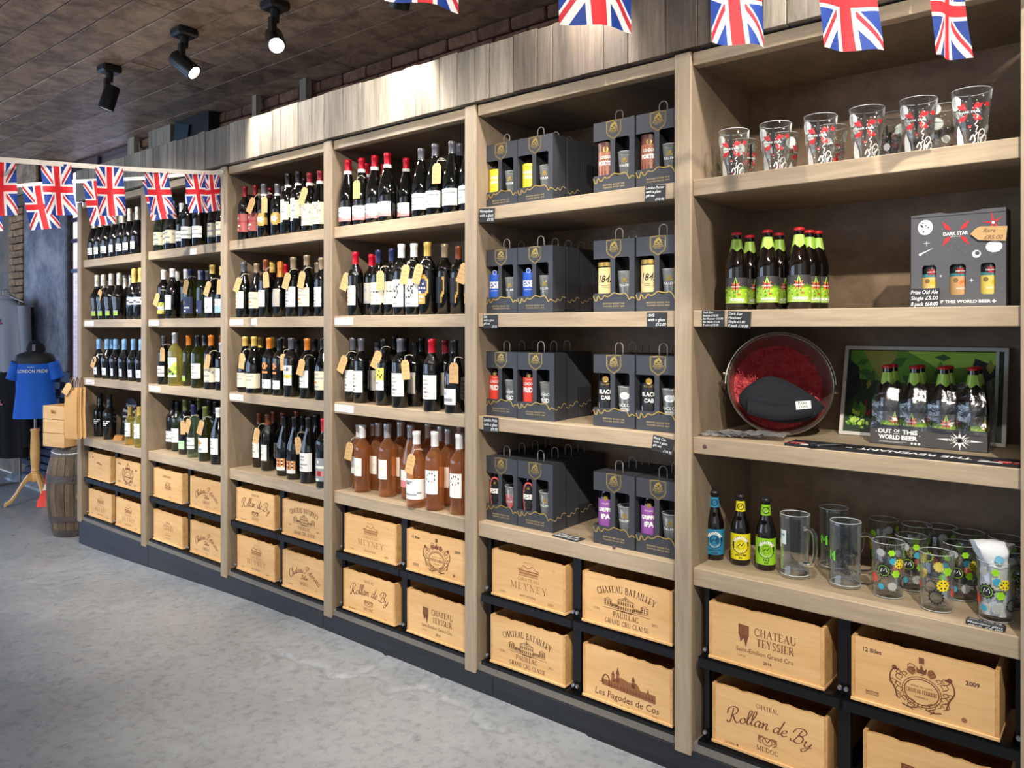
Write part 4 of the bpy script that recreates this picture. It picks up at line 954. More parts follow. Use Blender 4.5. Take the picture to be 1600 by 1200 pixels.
cnt = {}
for (b, lv, px, py, dl, rl) in sorted(TAGS, key=lambda q: (q[0], q[1], PX(q[2], YF+q[4]))):
    n = cnt.get((b, lv), 0); cnt[(b, lv)] = n+1; ptag(b, lv, px, py, dl, rl, n)
# white shelf-edge labels
WL = flat('shelf_label_white', (236, 232, 226), .5); WLT = flat('shelf_label_text', (196, 150, 140), .6)
for (b, lv, p0, p1, py, rd) in ((0, 2, 132, 146, 505, 0), (0, 3, 133.5, 147, 598.5, 0), (1, 2, 232, 248, 504.5, 0), (1, 3, 232.5, 250, 609, 0), (2, 2, 358.5, 379.5, 503.5, 0), (2, 3, 358.5, 379.5, 622, 0), (3, 2, 522.5, 551, 503, 0), (3, 3, 522.5, 552, 639, 0),
                                (1, 1, 297, 307, 393, 1), (2, 2, 392, 401, 503, 1)):
    Y = YF-.002; x0, x1 = PX(p0, Y), PX(p1, Y); z0 = PZ((p0+p1)/2, py, Y); zb = (LT[lv][0]+LT[lv][1])/2
    if not rd: z0 = zb
    hh = .0175 if not rd else .019
    e = empty('shelf_label', ((x0+x1)/2, Y, z0), '%s label stuck on the edge of the %s, %s bay' % (('white rectangular', 'white rounded')[rd], SHN[lv], BAY[b]), 'label', 'white shelf-edge labels')
    w2 = (x1-x0)/2
    MB().box(-w2, 0, -hh, w2, .002, hh, WL, .0008 if not rd else 0).obj('card', e)
    a = Art()
    if not rd:
        a.ring(-w2+.014, 0, .008, .0012, WLT, 1, n=10); a.rect(-w2*.4, .004, w2*.85, .0055, WLT); a.rect(-w2*.4, -.005, w2*.85, -.0035, WLT)
    else: a.ring(0, 0, .012, .001, WLT, 1, n=10)
    a.obj('print', e, FL(-.0003))

# ================================================================== GIFT BOXES, BEERS, PINT GLASSES
CARD = flat('charcoal_carton', (54, 55, 60), .45); CARDI = flat('carton_inside', (30, 30, 33), .7); GOLD = flat('gold_print', (176, 146, 74), .35, .55); GOLDL = flat('gold_letter', (186, 166, 116), .5, .2)
ROPE = flat('grey_rope_handle', (120, 116, 110), .5)
GLASS = thin('clear_glass', (.965, .975, .97), .22)
THK = thin('thick_glass', (.93, .95, .95), .45, gl=1.3); RIM = flat('glass_rim_glint', (222, 228, 230), .08, trans=.35, coat=.5)
GLR = flat('solid_glass', (250, 252, 250), .02, trans=1, ior=1.3)
def rim(e, r, z, w=.0011): sharp(MB().tube([(r*cos(t), r*sin(t), z) for t in [2*pi*k/32 for k in range(33)]], w, RIM, 6, cap=False).obj('rim', e), 80)  # whitish ring added as the bright glint along a glass edge
WP = flat('white_enamel', (236, 240, 236), .35); BW, BH, BD = .178, .27, .088
def carton():
    """front panel with a bottle window that wraps the left edge and a glass window"""
    x0, x1 = -BW/2, BW/2; zb, zt = .082, .205
    def rr(xa, za, xb, zb_, r=.009, n=4, left=True):
        p = []
        for (cx, cz, t0) in ((xb-r, za+r, -pi/2), (xb-r, zb_-r, 0), (xa+r, zb_-r, pi/2), (xa+r, za+r, pi)):
            if not left and t0 >= pi/2: p.append((xa, zb_ if t0 < 2 else za)); continue
            p += [(cx+r*cos(t0+pi/2*k/n), cz+r*sin(t0+pi/2*k/n)) for k in range(n+1)]
        return p
    bm = bmesh.new()
    def loop(pts): 
        vs = [bm.verts.new((x, 0, z)) for x, z in pts]; return [bm.edges.new((vs[i], vs[(i+1) % len(vs)])) for i in range(len(vs))]
    bw_x = x0+.42*BW
    # outer outline dips round the bottle window on the left
    r = .009; o = [(x0, 0), (x1, 0), (x1, BH), (x0, BH), (x0, .2)]
    o += [(bw_x-r+r*sin(t), .2-r+r*cos(t)) for t in [pi/2*k/4 for k in range(5)]]
    o += [(bw_x-r+r*cos(t), .07+r-r*sin(t)) for t in [pi/2*k/4 for k in range(5)]]+[(x0, .07)]
    ed = loop(o)+loop(rr(x0+.53*BW, .062, x0+.875*BW, .203))
    res = bmesh.ops.triangle_fill(bm, edges=ed, use_beauty=True); me = bpy.data.meshes.new('t'); bm.to_mesh(me); bm.free()
    q = MB(); vs = [v.co.copy() for v in me.vertices]; fs = [tuple(p.vertices) for p in me.polygons]
    if me.polygons and me.polygons[0].normal.y > 0: fs = [f[::-1] for f in fs]
    q.add(vs, fs, CARD); q.add([v+Vector((0, .0012, 0)) for v in vs], [f[::-1] for f in fs], CARDI)
    # window edges
    q.box(x0, .0, 0, x0+.001, BD, .07, CARD).box(x0, 0, .2, x0+.001, BD, BH, CARD).box(x0, .04, .07, x0+.001, BD, .2, CARD)
    q.box(x1-.001, 0, 0, x1, BD, BH, CARD).box(x0, BD-.001, 0, x1, BD, BH, CARD).box(x0, 0, 0, x1, BD, .001, CARD).box(x0, 0, BH-.001, x1, BD, BH, CARD)
    q.box(-.004, .002, .0, -.003, BD, .2, CARDI)
    return q.me('carton')
CM = carton()
def shield_art(sz=.062):
    a = Art(); w = sz*.5
    o = [(-w, sz*.62), (0, sz*.66), (w, sz*.62), (w, .0), (w*.8, -sz*.2), (0, -sz*.45), (-w*.8, -sz*.2), (-w, 0), (-w, sz*.62)]
    a.stroke(o, .0022, GOLD); i_ = [(x*.86, z*.88+.001) for x, z in o]; a.stroke(i_, .0008, GOLD)
    # crowned beast shape reduced to small strokes
    for x, z, r in ((-.004, .026, .006), (.004, .03, .0055), (.01, .024, .0045), (-.011, .021, .004)): a.disc(x, z, r, GOLD, 1, 7)
    a.stroke([(-.016, .014), (-.006, .02), (.002, .014), (.01, .02), (.016, .014)], .004, GOLD); a.rect(-.017, .009, .017, .012, GOLD)
    a.text("FULLER'S", 0, .0005, .0095, GOLD, 1, .02, fit=.042); a.text('BREWERY', 0, -.0055, .0055, GOLD, fit=.026)
    return a
SHM = shield_art().me('gold_crest', FL(-.0002, 0, .228))
a = Art(); a.stroke([(-.089, .062), (-.082, .045), (-.074, .044), (-.068, .062), (-.058, .049), (-.05, .05), (-.04, .062), (-.03, .058), (-.018, .06), (0, .071), (.015, .068), (.03, .066), (.045, .07), (.058, .06), (.066, .046), (.076, .054), (.089, .05)], .0042, GOLD, 1, True)
WVM = a.me('gold_wave', FL(-.0002))
a = Art(); a.text('BREWED BESIDE THE', 0, .029, .0078, GOLDL, fit=.092); a.text('THAMES SINCE 1845', 0, .019, .0078, GOLDL, fit=.092); LTM = a.me('gold_lettering', FL(-.0002))
a = Art(); a.stroke([(0, .05), (.02, .044), (.03, .056), (.05, .05), (.066, .066), (.088, .062)], .003, GOLDL, 1, True)
WSM = a.me('side_wave', lambda x, z, l: (BW/2+.0006, x, z))
HNM = MB().tube([(-.016, BD*.45, BH-.004)]+[(-.016, BD*.45, BH+.028)]+[(-.016*cos(t), BD*.45, BH+.028+.016*sin(t)) for t in [pi*k/8 for k in range(1, 8)]]+[(.016, BD*.45, BH+.028), (.016, BD*.45, BH-.004)], .0024, ROPE, 6).me('handle', True)
def gift_box(X, Y, z, lab, rz=0, deep=False):
    e = empty('gift_box', (X, Y, z), lab, 'gift box', 'black bottle-and-glass gift boxes', rz=rz)
    cc_ = link('carton', CM, e); link('handle', HNM, e)
    if not deep:
        for n_, m_ in (('gold_crest', SHM), ('gold_wave', WVM), ('gold_lettering', LTM)): link(n_, m_, cc_)
    link('side_wave', WSM, cc_); return e
# beer bottle outlines
B5 = (.031, [(0, 0), (.027, 0), (.0305, .004), (.031, .125), (.0295, .14), (.022, .162), (.0155, .18), (.0135, .2), (.0132, .226), (0, .227)])
CRN = [(.0145, .219), (.0165, .2195), (.0158, .226), (.013, .229), (0, .2297)]
GB5 = MB().lathe(B5[1], 22, GL['b']).me('glass', fix=True)
for p in GB5.polygons: p.use_smooth = True
GB5.set_sharp_from_angle(angle=R_(50))
def crown(m):
    q = MB(); n = 42
    q.rings([[(( r+(.0008*(1 if k % 2 else -1) if i < 2 else 0))*cos(2*pi*k/n), (r+(.0008*(1 if k % 2 else -1) if i < 2 else 0))*sin(2*pi*k/n), z) for k in range(n)] for i, (r, z) in enumerate(((.0162, .2185), (.0158, .223), (.0145, .2275), (.006, .2295)))], m)
    return q.me('crown_cap', True)
CROWNS = {}
def beer(X, Y, z, art, capm, lab, group, rz=0, s=1, neck=None):
    e = empty('beer_bottle', (X, Y, z), lab, 'bottle', group, rz=rz); e.scale = (s, s, s)
    link('glass', GB5, e)
    if capm.name not in CROWNS: CROWNS[capm.name] = crown(capm)
    link('crown_cap', CROWNS[capm.name], e); link('label', art, e)
    if neck: link('neck_label', neck, e)
    return e
def cyl_panel(a, x0, z0, x1, z1, m, l=0, n=14): a.rect(x0, z0, x1, z1, m, l, n)
C_ = CY(.0312, .0003)
C5 = lambda x, z, l: C_(x, z+(.026 if l > 0 else 0)*(1 if z > .05 else .4) if l else z, l)
def col(n, c, r=.45): return flat(n, c, r)
WH = col('label_white', (238, 236, 230)); BKI = col('label_inky', (24, 24, 26)); BLU = col('esb_blue', (28, 84, 190)); YEL = col('honey_yellow', (232, 206, 30)); CPR = col('porter_copper', (150, 92, 66)); CPD = col('porter_dark', (96, 52, 44))
RDO = col('pride_red', (226, 62, 40)); PUR = col('griffin_purple', (138, 78, 150)); CRM = col('ale_cream', (224, 200, 140)); PLB = col('ale_pale_blue', (214, 228, 234)); NGL = col('neck_dark', (40, 36, 34))
def lab_block(base, band=None):
    a = Art(); cyl_panel(a, -.06, .02, .06, .15, base); 
    if band: cyl_panel(a, -.06, *band[:1], .06, band[1], band[2], 1)
    return a
LABS = {}
a = lab_block(YEL); a.text('HONEY', 0, .085, .018, WH, 2, .02, fit=.045); a.text('DEW', 0, .068, .016, WH, 2, .02); a.rect(-.02, .058, .02, .06, WH, 2); LABS['honey'] = a.me('label', C5)
a = lab_block(BLU); a.text('ESB', 0, .07, .034, WH, 2, .04, fit=.05); a.disc(0, .13, .009, WH, 2, 10); a.disc(0, .13, .0075, BLU, 3, 10); a.text('CHAMPION ALE', 0, .058, .006, WH, 2); a.stroke([(-.02, .05), (-.02, .035), (0, .025), (.02, .035), (.02, .05)], .001, WH, 2); LABS['esb'] = a.me('label', C5)
a = lab_block(CPR); cyl_panel(a, -.06, .118, .06, .15, CPD, 1); cyl_panel(a, -.06, .02, .06, .045, CPD, 1); a.disc(0, .125, .01, GOLD, 2, 8); a.text('LONDON', 0, .093, .014, WH, 2, .02, fit=.042); a.text('PORTER', 0, .071, .019, WH, 2, .04, fit=.054)
for i in range(5): a.rect(-.04, .05+i*.004, .04, .0515+i*.004, CPD, 1, 6)
LABS['porter'] = a.me('label', C5)
a = lab_block(CRM); a.poly([(-.026, .11), (.026, .11), (.026, .06), (.016, .042), (-.016, .042), (-.026, .06)], PLB, 1); a.text('1845', 0, .073, .034, BKI, 2, .01, fit=.05, shear=.25); a.stroke([(-.03, .07), (-.01, .062), (.02, .066), (.035, .074)], .0012, BKI, 2, True); a.text('BOTTLE CONDITIONED', 0, .055, .005, BKI, 2, fit=.034); cyl_panel(a, -.06, .128, .06, .142, GOLD, 1); LABS['1845'] = a.me('label', C5)
a = lab_block(RDO); a.text("FULLER'S", 0, .115, .006, WH, 2); a.text('LONDON', 0, .096, .015, WH, 2, .02, fit=.044); a.text('PRIDE', 0, .07, .025, WH, 2, .04, fit=.05); a.stroke([(-.025, .045), (-.008, .032), (0, .038), (.01, .03), (.026, .044)], .0015, BKI, 2); a.disc(0, .13, .007, GOLD, 2, 8); LABS['pride'] = a.me('label', C5)
a = lab_block(BKI); a.text("FULLER'S", 0, .112, .009, GOLD, 2, .01); a.disc(0, .132, .011, GOLD, 2, 8); a.text('BLACK', 0, .083, .019, WH, 2, .03, fit=.05); a.text('CAB', 0, .063, .017, WH, 2, .03); a.ring(0, .069, .02, .001, WH, 2, .01, 4, pi/4, 2*pi+pi/4); a.ring(0, .066, .032, .002, WH, 2, .034, 14, pi*1.15, pi*1.85); LABS['cab'] = a.me('label', C5)
ROS = col('esb_rose', (206, 84, 84))
a = lab_block(BKI); a.ring(0, .085, .024, .006, ROS, 1, .05, 20); a.text('ESB', 0, .075, .024, WH, 2, .05, fit=.044); a.rect(-.018, .1, .018, .104, WH, 2); a.rect(-.014, .062, .014, .0635, WH, 2); a.disc(0, .114, .005, GOLD, 2, 7); LABS['esbold'] = a.me('label', C5)
a = lab_block(PUR); cyl_panel(a, -.06, .02, .06, .028, GOLD, 1); a.text("FULLER'S", 0, .107, .007, WH, 2); a.text('GRIFFIN', 0, .082, .018, WH, 2, .04, fit=.058); a.text('IPA', 0, .058, .022, WH, 2, .05); a.disc(0, .127, .008, GOLD, 2, 8); LABS['ipa'] = a.me('label', C5)
# pint glass
def tumbler(rb, rt, h, th=.0022, base=.012, n=28):
    m = MB().lathe([(0, 0), (rb-.002, 0), (rb, .002), (rt, h-.001), (rt-th/2, h), (rt-th, h-.001), (rb-th, base), (0, base-.002)], n, GLASS).me('glass', fix=True); outw(m)
    for p in m.polygons: p.use_smooth = True
    m.set_sharp_from_angle(angle=R_(55)); return m
BOXG = tumbler(.024, .036, .148, n=20); BOXG.materials[0] = thin('boxed_glass', (.9, .92, .93), .55, bf=.14, gl=1.3)  # glass made milky: brightness inside the dark boxes put into its colour
def cone(rb, rt, h, e=.0005): return lambda x, z, l: ((rb+(rt-rb)*z/h+.0004+l*e)*sin(x/((rb+rt)/2)), -(rb+(rt-rb)*z/h+.0004+l*e)*cos(x/((rb+rt)/2)), z)
GA = {}
a = Art(); a.disc(0, .118, .007, GOLD, 1, 7); a.rect(-.01, .106, .01, .113, GOLD); a.text("FULLER'S", 0, .092, .012, WP, 1, .01, fit=.044); a.stroke([(-.02, .02), (-.01, .032), (0, .022), (.008, .026), (.018, .014)], .003, WP, 1, True); GA['f'] = a.me('print', cone(.024, .036, .148))
a = Art(); a.text('LONDON', 0, .095, .015, WP, 1, .02, fit=.046); a.text('PRIDE', 0, .068, .024, WP, 1, .04, fit=.052); a.rect(-.02, .015, .02, .02, WP); GA['p'] = a.me('print', cone(.024, .036, .148))
a = Art(); a.disc(0, .116, .018, WP, 1, 12, .013); a.text('BLACK CAB', 0, .075, .016, WP, 1, .03, fit=.06); a.rect(-.02, .045, .02, .07, col('cab_pale', (196, 202, 216)), 1, 5); a.rect(-.024, .035, .024, .041, WP, 1, 5); GA['c'] = a.me('print', cone(.024, .036, .148))
a = Art(); a.poly([(-.022, .115), (.022, .115), (.022, .08), (0, .058), (-.022, .08)], col('glass_red', (214, 40, 50)), 1); a.text("FULLER'S", 0, .084, .009, WP, 2); a.stroke([(-.016, .02), (-.008, .04), (.004, .024), (.016, .03)], .003, GOLD, 1, True); GA['r'] = a.me('print', cone(.024, .036, .148))
BXN = ['leftmost', 'second', 'third', 'rightmost']
XB4 = [[(757, 808), (808.5, 863), (927.5, 993), (994.5, 1057)]]*4
COLS = [PX(757.5, YF+.05)+BW/2, PX(809, YF+.05)+BW/2, PX(928, YF+.045)+BW/2, PX(994.5, YF+.045)+BW/2]
for lv, kinds in ((1, 'honey honey porter porter'), (2, 'esb esb 1845 1845'), (3, 'pride pride cab cab'), (4, 'esbold esbold ipa ipa')):
    kinds = kinds.split(); z = LT[lv][1]
    word = {'honey': 'yellow', 'porter': 'copper', 'esb': 'blue', '1845': 'cream', 'pride': 'orange-red', 'cab': 'black', 'esbold': 'red-ringed', 'ipa': 'purple'}
    for c in range(4):
        k = kinds[c]; X = COLS[c]; Y = YF+.05-(.008 if c > 1 else 0); rz = 0
        if lv == 3 and c == 1: X += .012; rz = .05; Y -= .012
        X = min(X, POST[5]-BW/2-.003)
        gift_box(X, Y, z, 'black gift box with %s beer, %s in the front row, %s, fifth bay' % (word[k], BXN[c], SHN[lv]), rz)
        bx = X-BW/2+.036; gx = X-BW/2+.122
        beer(bx, Y+.041, z+.003, LABS[k], flat('cap_black', (20, 20, 22), .4), '%s-labelled beer bottle in %s gift box, %s, fifth bay' % (word[k], BXN[c], SHN[lv]), 'beer bottles in the gift boxes', R_(20), 1.1)
        g = empty('pint_glass', (gx, Y+.042, z+.003), 'printed pint glass inside the %s front gift box, %s, fifth bay' % (BXN[c], SHN[lv]), 'glass', 'pint glasses in the gift boxes', rz=R_(12))
        link('glass', BOXG, g); rim(g, .035, .1475); rim(g, .0235, .003)
        gk = 'f' if k not in ('pride', 'cab') else k[0]
        if k == 'esbold' and c == 0: gk = 'r'
        link('print', GA[gk], g)
        nd = (4 if c == 1 else (4 if c == 0 else 3))
        if lv == 3 and c < 2: nd = 3
        for d in range(1, nd):
            gift_box(X+((-.01 if lv == 3 else 0) if c == 1 else 0)+random.uniform(-.002, .002), Y+.004+d*(BD+.008), z, 'black gift box %s behind %s front box, %s, fifth bay' % (('', 'directly', 'second', 'third')[d], BXN[c], SHN[lv]), 0, True)
# slate price cards
SLATE = flat('slate_card', (38, 40, 44), .6); CHALK = flat('chalk_writing', (222, 222, 220), .8)
def slate(p0, y0, p1, y1, Y, lines, lab, roll=0, flat_on=None, shape=None):
    x0, x1 = PX(p0, Y), PX(p1, Y); pm = (p0+p1)/2; z1 = PZ(pm, y0, Y); z0 = PZ(pm, y1, Y); w, h = x1-x0, z1-z0
    if flat_on is not None: e = empty('slate_price_card', ((x0+x1)/2, Y, flat_on), lab, 'price card', 'slate price cards')
    else: e = empty('slate_price_card', ((x0+x1)/2, Y, (z0+z1)/2), lab, 'price card', 'slate price cards')
    rot = (0, R_(roll), 0) if flat_on is None else (-pi/2, 0, R_(roll))
    if flat_on is not None: h = .055; w = .125
    MB().box(-w/2, 0, -h/2, w/2, .003, h/2, SLATE, .001).obj('slate', e, rot=rot)
    a = Art(); n = len(lines)
    for i, s_ in enumerate(lines):
        sz = h/(n+.3)*.92; fw = text2d(s_, 0, 2)[2]*sz; mx = w*.88
        a.text(s_, -w*.45 if not s_.startswith('£') else w*.45, h/2-(i+.95)*h/(n+.3), sz, CHALK, 1, .012, 'l' if not s_.startswith('£') else 'r', sx=min(1, mx/fw), shear=.18)
    a.obj('chalk_writing', e, FL(-.0004), rot=rot); return e
Yc = YF-.0035
slate(748.5, 325.5, 772.5, 347.5, Yc, ['Honeydew', 'with a glass', '£9.95'], 'slate price card at left end of top shelf edge, fifth bay', 4)
slate(1007.5, 289, 1039.5, 315.5, Yc, ['London Porter', 'with a glass', 'gift set', '£10.95'], 'slate price card at right end of top shelf edge, fifth bay', 3)
slate(755, 492, 777.5, 513.5, Yc, ['ESB', 'with a glass', 'gift set', '£9.95'], 'slate price card at left end of second shelf edge, fifth bay')
slate(1010.5, 488, 1042, 511.5, Yc, ['1845', 'with a glass', '£12.00'], 'slate price card at right end of second shelf edge, fifth bay')
slate(755, 652, 778.5, 675, Yc, ['London Pride', 'with a glass', '£9.95'], 'slate price card at left end of third shelf edge, fifth bay', -1)
slate(1019, 683, 1052, 708, Yc-.006, ['Black Cab', 'with a glass', 'gift set', '£10.95'], 'tilted slate price card hanging off third shelf edge, fifth bay', 8)
slate(858, 830, 920, 848, YF+.035, ['ESB gift set', 'GRIFFIN £11.95'], 'slate price card lying flat on bottom shelf, fifth bay', -6, flat_on=LT[4][1]+.0035)
slate(1096.5, 485, 1132, 511, Yc, ['Dark Star', 'Bennie £18.00', 'Bar Runner £10.00', 'Bar blade £3.00', 'T-shirt £12.00'], 'left chalk-written slate card on second shelf edge, sixth bay')
slate(1136.5, 486.5, 1173, 513, Yc, ['Dark Star', ' Hophead', 'Single £2.80', '8 pack £18.00'], 'right chalk-written slate card on second shelf edge, sixth bay', 3)

# ================================================================== SIXTH BAY
RED = flat('enamel_red', (214, 44, 50), .4); BLKI = flat('enamel_black', (34, 34, 38), .4)
TM = tumbler(.035, .051, .166, .0022, .014, 36); TC = cone(.035, .051, .166)
a = Art(); a.disc(-.036, .128, .017, WP, 1, 14, .02); a.disc(.066, .15, .012, WP, 1, 10, .015)
a.poly([(-.003, .145), (.003, .145), (.0055, .098), (-.0055, .098)], BLKI, 2); a.poly([(-.0055, .094), (.0055, .094), (0, .055)], BLKI, 2); a.poly([(-.042, .097), (.0, .0995), (.042, .097), (0, .0935)], BLKI, 2)
for sx in (-1, 1):
    for sz in (-1, 1):
        cx, cz = sx*.017, .097+sz*.016
        a.poly([(sx*.006, .097+sz*.005), (cx+sx*.009, cz-sz*.004), (cx+sx*.014, cz+sz*.008), (cx+sx*.002, cz+sz*.005), (cx-sx*.001, cz+sz*.011), (cx-sx*.006, cz+sz*.004)], RED, 2)
a.text('DARK STAR', 0, .0945, .0085, WP, 3, .02, fit=.05)
a.poly([(-.045, .02), (-.04, .05), (-.032, .066), (-.026, .05), (-.02, .03), (-.018, .008), (-.04, .006)], WP, 1)
a.stroke([(.022, .01), (.024, .04), (.034, .05), (.044, .04), (.034, .03), (.028, .02), (.04, .01), (.048, .02)], .0028, WP, 1, True); a.stroke([(.03, .012), (.038, .03), (.05, .034), (.052, .02), (.044, .012)], .0024, WP, 1, True); a.stroke([(.0, .02), (.008, .034), (.014, .02), (.006, .01)], .004, WP, 1, True)
a.disc(.044, .118, .0075, RED, 1, 7); a.star(0, .058, .006, .003, 5, RED, 1)
for i in range(70):
    rg = random.Random(i*7); a.disc(rg.uniform(-.08, .1), rg.uniform(.015, .155), rg.uniform(.0009, .0019), WP, 1, 4)
for i in range(5): a.stroke([(.012+.004*(i % 2), .03+.016*i), (.02, .04+.016*i), (.014, .043+.016*i)], .0028, WP, 1)
a.star(.03, .14, .005, .001, 4, WP, 1); a.star(-.066, .09, .005, .001, 4, WP, 1); a.disc(-.075, .05, .009, RED, 1, 7); a.disc(.09, .06, .012, WP, 1, 8); a.disc(-.1, .11, .012, WP, 1, 8)
DSP = a.me('print', TC)
N6 = ['leftmost', 'second from left', 'third from left', 'fourth from left', 'fifth from left', 'rightmost']
for i, (px, rz) in enumerate(((1146.5, 12), (1211.5, 12), (1281.5, 10), (1354, 8), (1434.5, 6), (1517.5, 4))):
    Y = YF+.095; e = empty('tumbler_glass', (PX(px, Y), Y, LT[1][1]), 'beer glass with white moon and red star, %s of front row, top shelf' % N6[i], 'glass', 'printed star glasses on the top shelf', rz=R_(rz))
    link('glass', TM, e); link('print', DSP, e); rim(e, .05, .1655)
for i, (px, Y) in enumerate(((1160, .25), (1224, .25), (1298, .25), (1385, .3), (1398, .22), (1474, .22))):
    X = PX(px, YF+Y); e = empty('tumbler_glass', (X, YF+Y+.0, LT[1][1]), 'clear beer glass with star print, %s of back row on the top shelf' % N6[i], 'glass', 'printed star glasses on the top shelf', rz=R_(60+40*i))
    link('glass', TM, e); link('print', DSP, e); rim(e, .05, .1655)
# hop ale bottles
HG = col('hop_green', (150, 190, 40)); HG2 = col('hop_dark', (92, 128, 30)); HG3 = col('hop_light', (190, 214, 90)); LIME = col('neck_lime', (166, 214, 76)); LIM2 = col('neck_lime_pale', (206, 232, 130)); REDC = flat('cap_red', (196, 34, 40), .35, coat=.3)
HOP = (.0345, [(0, 0), (.030, 0), (.034, .004), (.0345, .135), (.0325, .152), (.025, .178), (.0165, .205), (.0142, .225), (.0138, .25), (0, .251)])
HGM = MB().lathe(HOP[1], 24, GL['b']).me('glass', fix=True)
for p in HGM.polygons: p.use_smooth = True
HGM.set_sharp_from_angle(angle=R_(50))
def hop_label():
    a = Art(); a.rect(-.05, .022, .05, .068, HG, 0, 14); a.rect(-.05, .068, .05, .075, HG2, 0, 14); rg = random.Random(8); a.rect(-.05, .075, .05, .104, col('label_smoke', (58, 56, 56)), 0, 14)
    for i in range(60): 
        x, z = rg.uniform(-.046, .046), rg.uniform(.03, .07); a.star(x, z, rg.uniform(.003, .007), .002, 4, (HG2, HG3, HG)[i % 3], 1, rg.random())
    a.star(-.005, .078, .027, .009, 4, LIME, 2, pi/2); a.star(-.005, .075, .019, .008, 8, col('star_orange', (226, 120, 50)), 3); a.star(-.005, .074, .015, .006, 8, RED, 4); a.star(-.005, .077, .024, .003, 2, BKI, 4)
    a.text('DARK STAR', -.005, .072, .006, WH, 5, .02, fit=.026); a.star(.004, .05, .006, .002, 5, RED, 3)
    a.text('HOPHEAD', 0, .029, .0125, WH, 4, .04, fit=.046, shear=.1); a.rect(-.03, .0245, .035, .0255, WH, 4, 5)
    return a
HLM = hop_label().me('label', CY(.0348, .0003))
a = Art(); rr_ = lambda z: .0165+(.205-z)*.28+.0006
def NK(x, z, l): r = (.0165-(z-.205)*.115 if z > .205 else .0165+(.205-z)*.3)+.0006+l*.0003; return (r*sin(x/.0165), -r*cos(x/.0165), z)
for i in range(16):
    t0 = -pi+2*pi*i/16; t1 = t0+2*pi/16; zz = lambda t: .198-.012*abs(((t+pi/4) % (pi/2))-pi/4)*-1.2-.01
    a.poly([(t0*.0165, zz(t0)), (t1*.0165, zz(t1)), (t1*.0165, .228), (t0*.0165, .228)], LIME if i % 3 else LIM2, 0)
HNK = a.me('neck_label', NK)
CRH = crown(REDC)
def hop(X, Y, z, lab, rz, group, s=1):
    e = empty('beer_bottle', (X, Y, z), lab, 'bottle', group, rz=R_(rz)); e.scale = (s, s, s)
    link('glass', HGM, e); link('label', HLM, e); link('neck_label', HNK, e); link('crown_cap', CRH, e, (0, 0, .0225)); return e
for i, (px, dl, rz) in enumerate(((1151, .07, 26), (1199.5, .07, 26), (1248.5, .07, 26))):
    hop(PX(px, YF+dl), YF+dl, LT[2][1], 'red-capped brown beer bottle with green label, %s in front row, second shelf' % N6[i].replace(' from left', ''), rz, 'green-labelled beers on the second shelf', 1.04)
for i, (px, dl, rz) in enumerate(((1171.5, .17, 60), (1217.5, .17, 60), (1264.5, .16, 60), (1277, .2, 75))):
    hop(PX(px, YF+dl), YF+dl, LT[2][1], 'red-capped brown beer bottle partly hidden, %s in back row, second shelf' % (N6[i] if i < 3 else 'rightmost').replace(' from left', ''), rz, 'green-labelled beers on the second shelf', 1.04)
